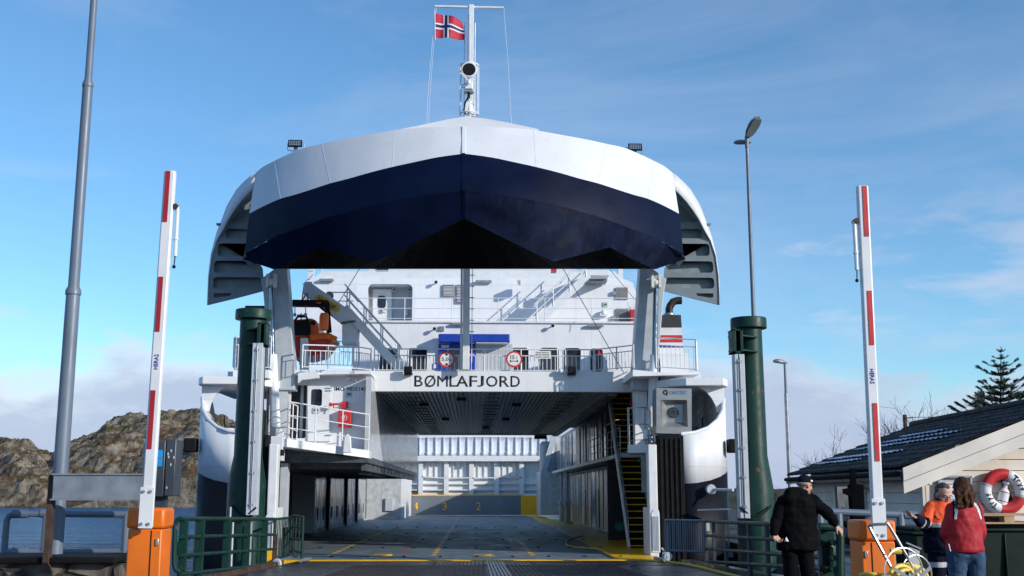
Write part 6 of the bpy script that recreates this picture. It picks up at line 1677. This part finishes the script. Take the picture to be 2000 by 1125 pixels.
def head(mb, c, f, tilt=0, s=1.0, neck=None):
    """c = centre of the skull, f = facing direction"""
    f = Vector(f).normalized(); u = Vector((0,0,1)); u = (u-f*f.dot(u)).normalized(); r = f.cross(u)
    c = Vector(c)
    def E(o, rad):
        cc = c+r*o[0]*s+f*o[1]*s+u*o[2]*s; k = len(mb.v); mb.sphere((0,0,0), 1, 16); 
        for i in range(k, len(mb.v)):
            v = mb.v[i]; mb.v[i] = tuple(cc+r*v[0]*rad[0]*s+f*v[1]*rad[1]*s+u*v[2]*rad[2]*s)
    E((0,-.01,.03), (.078,.096,.092)); E((0,.015,-.035), (.062,.075,.080)); E((0,.045,-.085), (.040,.040,.030))
    E((0,.092,-.02), (.011,.018,.026)); E((0,.100,-.036), (.016,.014,.011)); E((0,.082,-.065), (.024,.012,.007)); E((0,.081,-.074), (.020,.012,.006))
    E((0,.078,.018), (.052,.016,.010))
    for sx in (-1,1): E((sx*.079,-.01,-.012), (.009,.018,.030)); E((sx*.045,.06,-.035), (.022,.025,.025))
    if neck is not None: cap_(mb, c+u*-.05*s-f*.015*s, neck, .056*s, .062*s, 1, 12)
    return c, f, u, r
def face_bits(c, f, u, r, parent, glasses=True, s=1.0):
    mb = MB()
    for sx in (-1,1): mb.sphere(c+r*.032*sx*s+f*.083*s+u*-.004*s, .0105*s, 10)
    mb.build('eyes', M['whitecloth'], parent); mb = MB()
    for sx in (-1,1): mb.sphere(c+r*.032*sx*s+f*.0895*s+u*-.004*s, .0055*s, 8)
    mb.build('pupils', M['ink'], parent)
    mb = MB()
    for sx in (-1,1): mb.bar(c+r*.016*sx*s+f*.094*s+u*.018*s, c+r*.05*sx*s+f*.082*s+u*.020*s, .008, .007)
    mb.build('eyebrows', M['hairgrey'], parent)
    if glasses:
        mb = MB()
        for sx in (-1,1):
            cc = c+r*.034*sx*s+f*.103*s+u*-.006*s; mb.tube([cc+r*.023*cos(2*pi*k/16)+u*.017*sin(2*pi*k/16) for k in range(16)], .0022, 5, True)
            mb.tube([c+r*.057*sx*s+f*.10*s, c+r*.082*sx*s+f*.05*s, c+r*.082*sx*s-f*.02*s], .0022, 5)
        mb.cyl(c+r*.011*s+f*.104*s, c-r*.011*s+f*.104*s, .0022, 5); mb.build('glasses', M['black'], parent)
def PP(px, py, Y): return P(px, py, Y)
def shoes(parent, pts, z):
    for x, y, dx, dy in pts:
        mb = MB(); cap_(mb, (x, y, z+.05), (x+dx*.17, y+dy*.17, z+.04), .052, .042, 1, 12); mb.add([(x-.05,y-.06,z),(x+.05,y-.06,z),(x+.05,y+.06,z),(x-.05,y+.06,z),(x-.04,y-.05,z+.03),(x+.04,y-.05,z+.03),(x+.04,y+.05,z+.03),(x-.04,y+.05,z+.03)], [(0,3,2,1),(4,5,6,7),(0,1,5,4),(1,2,6,5),(2,3,7,6),(3,0,4,7)])
        blobs('shoe', mb, .012, M['shoe'], parent, 2)

# --- man in the black coat, seen from behind, right hand on the rail
Y0 = 15.0
def man_black():
    Y = Y0; c0 = P(1556, 1000, Y); gz = zr(Y) if False else -.03
    t = thing('person', 'man in black coat and dark cap seen from behind, right hand on the green railing', 'person', (c0.x, Y, gz))
    hd = P(1572, 948, Y-.02); sh = P(1558, 962, Y)      # head, neck base
    hip = Vector((c0.x-.01, Y, .92)); 
    Ls = P(1523, 979, Y); Rs = P(1592, 977, Y)
    Re = P(1618, 1004, Y-.05); Rh = P(1633, 1027, Y-.0)      # right arm to rail
    Le = P(1515, 1018, Y-.05); Lh = P(1512, 1043, Y-.10)
    legs = [(Vector((c0.x-.13, Y, gz)), Vector((c0.x-.10, Y+.02, .90)), Vector((c0.x-.12, Y-.01, .48))), (Vector((c0.x+.13, Y+.02, gz)), Vector((c0.x+.09, Y+.02, .90)), Vector((c0.x+.11, Y, .48)))]
    mb = MB(); c, f, u, r = head(mb, hd, (.86,.46,-.08), neck=P(1560, 972, Y))
    cap_(mb, P(1558,980,Y), hip, .12, .13, .7); cap_(mb, Ls, Rs, .05, .05)
    for a, b_, e in ((Ls, Le, Lh), (Rs, Re, Rh)): cap_(mb, a, b_, .045, .036); cap_(mb, b_, e, .036, .026)
    for ft, hp_, kn in legs: cap_(mb, hp_, kn, .085, .055); cap_(mb, kn, ft+Vector((0,0,.08)), .055, .036)
    hand(mb, Lh, (.45,-.25,-.75), (.5,-.8,0), 1, 1.05, .5); hand(mb, Rh+Vector((.0,0,.0)), (.55,-.1,-.6), (-.2,.6,-.6), -1, 1.0, .35)
    body = blobs('body', mb, .0075, M['skin'], t, 2)
    # coat
    mb = MB(); cx = c0.x; st = [(1.56,.10,.09,.02),(1.50,.19,.12,.0),(1.42,.245,.145,0),(1.30,.262,.16,-.0),(1.15,.255,.165,0),(1.0,.262,.17,0),(.88,.275,.175,0),(.80,.280,.175,0)]
    ztop = P(1558,958,Y).z; sc_ = (ztop-.76)/(1.56-.80)
    rows = []
    for z, rx, ry, oy in st:
        zz = .76+(z-.80)*sc_; rows.append([(cx+.02*(zz-.8)+rx*cos(2*pi*k/24), Y+oy+ry*sin(2*pi*k/24), zz) for k in range(24)])
    n = 24; vs = [p for r_ in rows for p in r_]; fs = []
    for i in range(len(rows)-1):
        for k in range(n): k2 = (k+1) % n; fs.append((i*n+k, i*n+k2, (i+1)*n+k2, (i+1)*n+k))
    fs.append(tuple(range(n))); fs.append(tuple((len(rows)-1)*n+k for k in range(n))[::-1]); mb.add(vs, fs)
    cap_(mb, Ls+Vector((.04,0,-.01)), Le, .088, .075); cap_(mb, Le, Lh+Vector((0,0,.03)), .075, .06)
    cap_(mb, Rs+Vector((-.05,0,-.01)), Re, .088, .072); cap_(mb, Re, Rh+Vector((-.02,0,.035)), .072, .056)
    cap_(mb, P(1544,966,Y-.06), P(1568,966,Y-.06), .085, .085); cap_(mb, P(1540,974,Y-.09), P(1566,976,Y-.09), .07, .07)   # hood
    blobs('coat', mb, .011, M['coat'], t, 3, fold=.018, fscale=7)
    mb = MB(); a = P(1536, 1053, Y-.20); mb.add([a+Vector((-.03,0,-.03)), a+Vector((.03,0,-.03)), a+Vector((0,0,.03))], [(0,1,2)]); mb.build('coat_badge', M['whitecloth'], t, solid=.004)
    mb = MB()
    for ft, hp_, kn in legs: cap_(mb, hp_+Vector((0,0,.02)), kn, .115, .088); cap_(mb, kn, ft+Vector((0,0,.12)), .088, .078)
    cap_(mb, (c0.x-.08,Y,.86), (c0.x+.08,Y,.86), .13, .13, .8); blobs('trousers', mb, .012, M['trouser'], t, 3, fold=.01)
    shoes(t, [(c0.x-.13, Y, .2, .9), (c0.x+.13, Y+.02, .4, .85)], gz)
    # cap and grey hair
    mb = MB(); 
    k0 = len(mb.v); mb.sphere((0,0,0), 1, 20)
    for i in range(k0, len(mb.v)):
        v = mb.v[i]; mb.v[i] = tuple(c+r*v[0]*.086+f*(v[1]*.106-.012)+u*(max(v[2],-.08)*.098+.045))
    cp = mb.build('cap', M['navycloth'], t, smooth=60)
    mb = MB(); bp = [c+f*(.07+.085*cos(R(a)))+r*(.078*sin(R(a)))+u*.045 for a in range(-90, 91, 15)]; mb.prism(bp, u*.010-f*.0); mb.build('cap_peak', M['navycloth'], cp)
    mb = MB(); mb.bar(c+r*.068+f*.070+u*.062, c+r*.085+f*.02+u*.062, .005, .022); mb.build('cap_lettering', M['whitecloth'], cp)
    mb = MB(); 
    for a in range(110, 251, 10): q = c+f*.094*cos(R(a))+r*.080*sin(R(a))-f*.012+u*.012; mb.sphere(q, .016, 8, (1,1,1.4))
    blobs('hair', mb, .006, M['hairwhite'], t, 1)
    face_bits(c, f, u, r, t, True)
man_black()

# --- man in the orange jacket, facing us, left arm stretched toward the rail
def man_orange():
    Y = 13.6; cx = P(1838, 1000, Y).x; gz = -.12
    t = thing('person', 'grey haired man with glasses in orange and navy jacket, arm stretched out, facing the woman', 'person', (cx, Y, gz))
    hd = P(1842, 966, Y-.02)
    Ls = P(1814, 990, Y); Rs = P(1862, 992, Y+.02); Le = P(1803, 1026, Y-.10); Lh = P(1788, 1011, Y-.32)
    Re = P(1866, 1030, Y); Rh = P(1856, 1055, Y-.1)
    legs = [(Vector((cx-.11, Y, gz)), Vector((cx-.09, Y, .86)), Vector((cx-.10, Y-.02, .43))), (Vector((cx+.13, Y, gz)), Vector((cx+.09, Y, .86)), Vector((cx+.12, Y-.02, .43)))]
    mb = MB(); c, f, u, r = head(mb, hd, (.22,-.88,-.30), neck=P(1839, 987, Y+.03), s=1.05)
    cap_(mb, P(1838,1000,Y), (cx,Y,.88), .12, .12, .7); cap_(mb, Ls, Rs, .05, .05)
    for a, b_, e in ((Ls, Le, Lh), (Rs, Re, Rh)): cap_(mb, a, b_, .042, .035); cap_(mb, b_, e, .035, .026)
    for ft, hp_, kn in legs: cap_(mb, hp_, kn, .085, .055); cap_(mb, kn, ft+Vector((0,0,.08)), .055, .036)
    hand(mb, Lh, (-.75,-.35,.28), (0,-.2,1), 1, 1.0, .28); hand(mb, Rh, (-.3,-.3,-.8), (-1,0,0), 1, 1.0, .4)
    blobs('body', mb, .0075, M['skin'], t, 2)
    zsh = P(1838,983,Y).z
    mb = MB(); st = [(zsh+.04,.09,.08),(zsh-.03,.16,.11),(zsh-.10,.21,.14),(zsh-.25,.225,.155),(1.05,.225,.16),(.86,.235,.165),(.80,.235,.165)]
    rows = [[(cx+rx*cos(2*pi*k/24), Y+ry*sin(2*pi*k/24), z) for k in range(24)] for z, rx, ry in st]; n = 24
    vs = [p for r_ in rows for p in r_]; fs = [(i*n+k, i*n+(k+1)%n, (i+1)*n+(k+1)%n, (i+1)*n+k) for i in range(len(rows)-1) for k in range(n)]+[tuple(range(n)), tuple((len(rows)-1)*n+k for k in range(n))[::-1]]; mb.add(vs, fs)
    cap_(mb, Ls+Vector((.03,0,0)), Le, .080, .068); cap_(mb, Le, Lh+Vector((.035,.02,-.01)), .068, .052); cap_(mb, Rs+Vector((-.03,0,0)), Re, .080, .068); cap_(mb, Re, Rh+Vector((0,0,.03)), .068, .05)
    zb_ = P(1838, 1030, Y).z
    def paint(c_, nn_):
        dl = (c_-Le).dot((Lh-Le).normalized()); L_ = (Lh-Le).length
        dp = (c_-Le-(Lh-Le).normalized()*dl).length
        if dl > -.01 and dp < .10:
            return 2 if .08 < dl < .125 else 1
        if c_.z < zb_: return 1
        if c_.z < zb_+.055: return 2
        if abs(c_.x-P(1826,0,Y).x) < .0: return 2
        ua = (c_-Ls).dot((Le-Ls).normalized()); 
        if (c_-Ls-(Le-Ls).normalized()*ua).length < .085 and .20 < ua: return 2 if ua < .24 else 1
        return 0
    blobs('jacket', mb, .010, M['hiviz'], t, 3, paint=paint, mats=[M['navycloth'], M['reflect']], fold=.016, fscale=8)
    mb = MB(); cn = P(1839, 984, Y+.02); mb.lathe([(.085,-.05),(.09,0),(.088,.065),(.075,.06),(.07,0)], cn, 18); mb.build('collar', M['navycloth'], t, smooth=60)
    mb = MB(); 
    for ft, hp_, kn in legs: cap_(mb, hp_+Vector((0,0,.02)), kn, .112, .088); cap_(mb, kn, ft+Vector((0,0,.1)), .088, .078)
    blobs('trousers', mb, .012, M['navycloth'], t, 3, paint=lambda c_, n_: 1 if abs(c_.z-.66) < .03 else 0, mats=[M['reflect']], fold=.01)
    shoes(t, [(cx-.11, Y, -.1, -.9), (cx+.13, Y, .2, -.9)], gz)
    mb = MB(); random.seed(2)
    for k in range(260):
        a = random.uniform(0, 2*pi); e = random.uniform(.05, 1.35); v = Vector((cos(a)*cos(e), sin(a)*cos(e), sin(e)))
        if v.y > .05 and v.z < .72: continue
        q = c+r*v.x*.076+f*(v.y*.090-.012)+u*(v.z*.092+.032); mb.sphere(q, .015+.006*random.random(), 6)
    for k in range(60):
        a = random.uniform(180, 360); q = c+r*cos(R(a))*.077+f*(sin(R(a))*.086-.015)+u*random.uniform(-.045,.04)
        if (q-c).dot(f) < -.02: mb.sphere(q, .014, 6)
    blobs('hair', mb, .006, M['hairgrey'], t, 1, fold=.004, fscale=60)
    mb = MB(); 
    for k in range(40): a = R(random.uniform(-60,60)); mb.sphere(c+f*(.055+.045*cos(a))*1.0*1.05+r*.052*sin(a)-u*(.088+random.uniform(0,.012)), .010, 6)
    blobs('beard', mb, .006, M['hairgrey'], t, 1)
    mb = MB(); a = P(1826, 1009, Y-.19); mb.sphere(a, .018, 8); mb.cyl(a, a+Vector((.05,0,-.04)), .008, 6); mb.build('jacket_clip', M['black'], t)
    face_bits(c, f, u, r, t, True, 1.05)
man_orange()

# --- woman in the red jacket, back to us
def woman():
    Y = 12.6; cx = P(1880, 1000, Y).x; gz = -.1
    t = thing('person', 'woman with long brown hair in red jacket and blue jeans, back turned', 'person', (cx, Y, gz))
    hd = P(1876, 955, Y); Ls = P(1856, 991, Y); Rs = P(1907, 990, Y); Le = P(1847, 1040, Y+.02); Lh = P(1853, 1068, Y+.20); Re = P(1914, 1035, Y+.02); Rh = P(1911, 1066, Y+.16)
    legs = [(Vector((cx-.12, Y, gz)), Vector((cx-.10, Y, .80)), Vector((cx-.11, Y-.0, .40))), (Vector((cx+.13, Y, gz)), Vector((cx+.10, Y, .80)), Vector((cx+.12, Y-.0, .40)))]
    mb = MB(); c, f, u, r = head(mb, hd, (-.35,.93,-.05), neck=P(1878, 982, Y+.02))
    cap_(mb, P(1880,1000,Y), (cx,Y,.86), .11, .12, .7); cap_(mb, Ls, Rs, .045, .045)
    for a, b_, e in ((Ls, Le, Lh), (Rs, Re, Rh)): cap_(mb, a, b_, .038, .032); cap_(mb, b_, e, .032, .023)
    for ft, hp_, kn in legs: cap_(mb, hp_, kn, .085, .055); cap_(mb, kn, ft+Vector((0,0,.08)), .055, .036)
    hand(mb, Lh, (.3,.7,-.4), (1,0,0), 1, .92, .5); hand(mb, Rh, (-.3,.8,-.3), (-1,0,0), -1, .92, .5)
    blobs('body', mb, .0075, M['skin'], t, 2)
    zs = P(1880,985,Y).z; zh = P(1880,1078,Y).z
    mb = MB(); st = [(zs+.05,.08,.08),(zs,.13,.10),(zs-.06,.18,.12),(zs-.18,.190,.135),((zs+zh)/2,.188,.135),(zh+.10,.205,.145),(zh+.03,.212,.150),(zh,.20,.14)]
    rows = [[(cx+rx*cos(2*pi*k/24), Y+ry*sin(2*pi*k/24), z) for k in range(24)] for z, rx, ry in st]; n = 24
    vs = [p for r_ in rows for p in r_]; fs = [(i*n+k, i*n+(k+1)%n, (i+1)*n+(k+1)%n, (i+1)*n+k) for i in range(len(rows)-1) for k in range(n)]+[tuple(range(n)), tuple((len(rows)-1)*n+k for k in range(n))[::-1]]; mb.add(vs, fs)
    cap_(mb, Ls+Vector((.02,0,-.02)), Le, .072, .062); cap_(mb, Le, Lh+Vector((0,-.03,.03)), .062, .045); cap_(mb, Rs+Vector((-.02,0,-.02)), Re, .072, .060); cap_(mb, Re, Rh+Vector((0,-.03,.03)), .060, .045)
    def paint(c_, n_):
        # navy and white bands running from the collar over each shoulder blade
        for sg, xn, xs in ((-1, P(1868,990,Y).x, P(1857,990,Y).x), (1, P(1897,990,Y).x, P(1910,990,Y).x)):
            ta = (P(1880,976,Y).z-c_.z)/((P(1880,976,Y).z-P(1880,1013,Y).z))
            if -.25 < ta < 1 and c_.y < Y+.06:
                xc_ = xn+(xs-xn)*max(0,ta)**.7; w = .020*(1-.4*max(0,ta))
                d_ = (c_.x-xc_)*sg
                if abs(d_) < w*.9: return 2
                if w*.9 <= d_ < w*1.9: return 1
        return 0
    blobs('jacket', mb, .0085, M['redcloth'], t, 3, paint=paint, mats=[M['navycloth'], M['whitecloth']], fold=.018, fscale=6)
    mb = MB(); a = P(1853, 1062, Y-.15); mb.bar(a, a+Vector((.015,0,-.08)), .006, .008); mb.build('pocket_zip', M['whitecloth'], t)
    mb = MB()
    for ft, hp_, kn in legs: cap_(mb, hp_+Vector((0,0,.04)), kn, .108, .082); cap_(mb, kn, ft+Vector((0,0,.1)), .082, .070)
    cap_(mb, (cx-.08,Y,.83), (cx+.08,Y,.83), .12, .12, .9); blobs('jeans', mb, .011, M['jeans'], t, 3, fold=.010, fscale=9)
    shoes(t, [(cx-.12, Y, -.2, .9), (cx+.13, Y, .1, .9)], gz)
    mb = MB(); k0 = len(mb.v); mb.sphere((0,0,0), 1, 20)
    for i in range(k0, len(mb.v)):
        v = mb.v[i]; mb.v[i] = tuple(c+r*v[0]*.094+f*(v[1]*.100-.03)+u*(v[2]*.108+.028))
    random.seed(4)
    for k in range(46):
        a = R(random.uniform(165, 375)); s0 = c+r*cos(a)*.085+f*(sin(a)*.095-.03)+u*.02
        e = P(1884+random.uniform(-17, 17)*(1-.0), random.uniform(978, 993), Y-.09-.05*random.random()); mdl = s0.lerp(e, .5)+Vector((r.x*cos(a)*.025, -.03, .02))
        cap_(mb, s0, mdl, .024, .023, 1, 8); cap_(mb, mdl, e, .023, .011, 1, 8)
    blobs('hair', mb, .007, M['hairbrown'], t, 3, fold=.003, fscale=30)
woman()
# --- small figure on the upper deck
def deckman():
    Y = 45.6; p = P(1166, 724, Y); z0 = Z_(725,44,960)
    t = thing('person', 'crew member in red top standing behind the rail on the upper deck at right', 'person', (p.x, Y, z0))
    zz = z0; x = p.x
    mb = MB(); head(mb, (x, Y, zz+1.0-.0), (0,-1,0), s=1.0, neck=(x,Y,zz+.84)); cap_(mb, (x,Y,zz+.78), (x,Y,zz+.2), .12, .12, .7)
    for sx in (-1,1): cap_(mb, (x+sx*.16,Y,zz+.74), (x+sx*.22,Y,zz+.45), .045, .035); cap_(mb, (x+sx*.22,Y,zz+.45), (x+sx*.14,Y-.2,zz+.36), .035, .028); hand(mb, (x+sx*.14,Y-.2,zz+.36), (-.3*sx,-.8,-.1), (0,0,-1), sx, 1, .3)
    blobs('body', mb, .012, M['skin'], t, 1)
    mb = MB(); cap_(mb, (x,Y,zz+.70), (x,Y,zz+.30), .19, .17, .7)
    for sx in (-1,1): cap_(mb, (x+sx*.15,Y,zz+.72), (x+sx*.22,Y,zz+.45), .07, .06); cap_(mb, (x+sx*.22,Y,zz+.45), (x+sx*.15,Y-.16,zz+.37), .06, .045)
    blobs('jacket', mb, .02, M['red'], t, 2, paint=lambda c_, n_: 1 if c_.z < zz+.55 else 0, mats=[M['navycloth']])
    mb = MB(); cap_(mb, (x-.08,Y,zz+.3), (x-.09,Y,zz-.55), .10, .08); cap_(mb, (x+.08,Y,zz+.3), (x+.09,Y,zz-.55), .10, .08); blobs('trousers', mb, .02, M['navycloth'], t, 2)
    mb = MB(); mb.sphere((x,Y+.01,zz+1.04), .095, 12, (.9,1.05,.95)); mb.build('hair', M['hairgrey'], t)
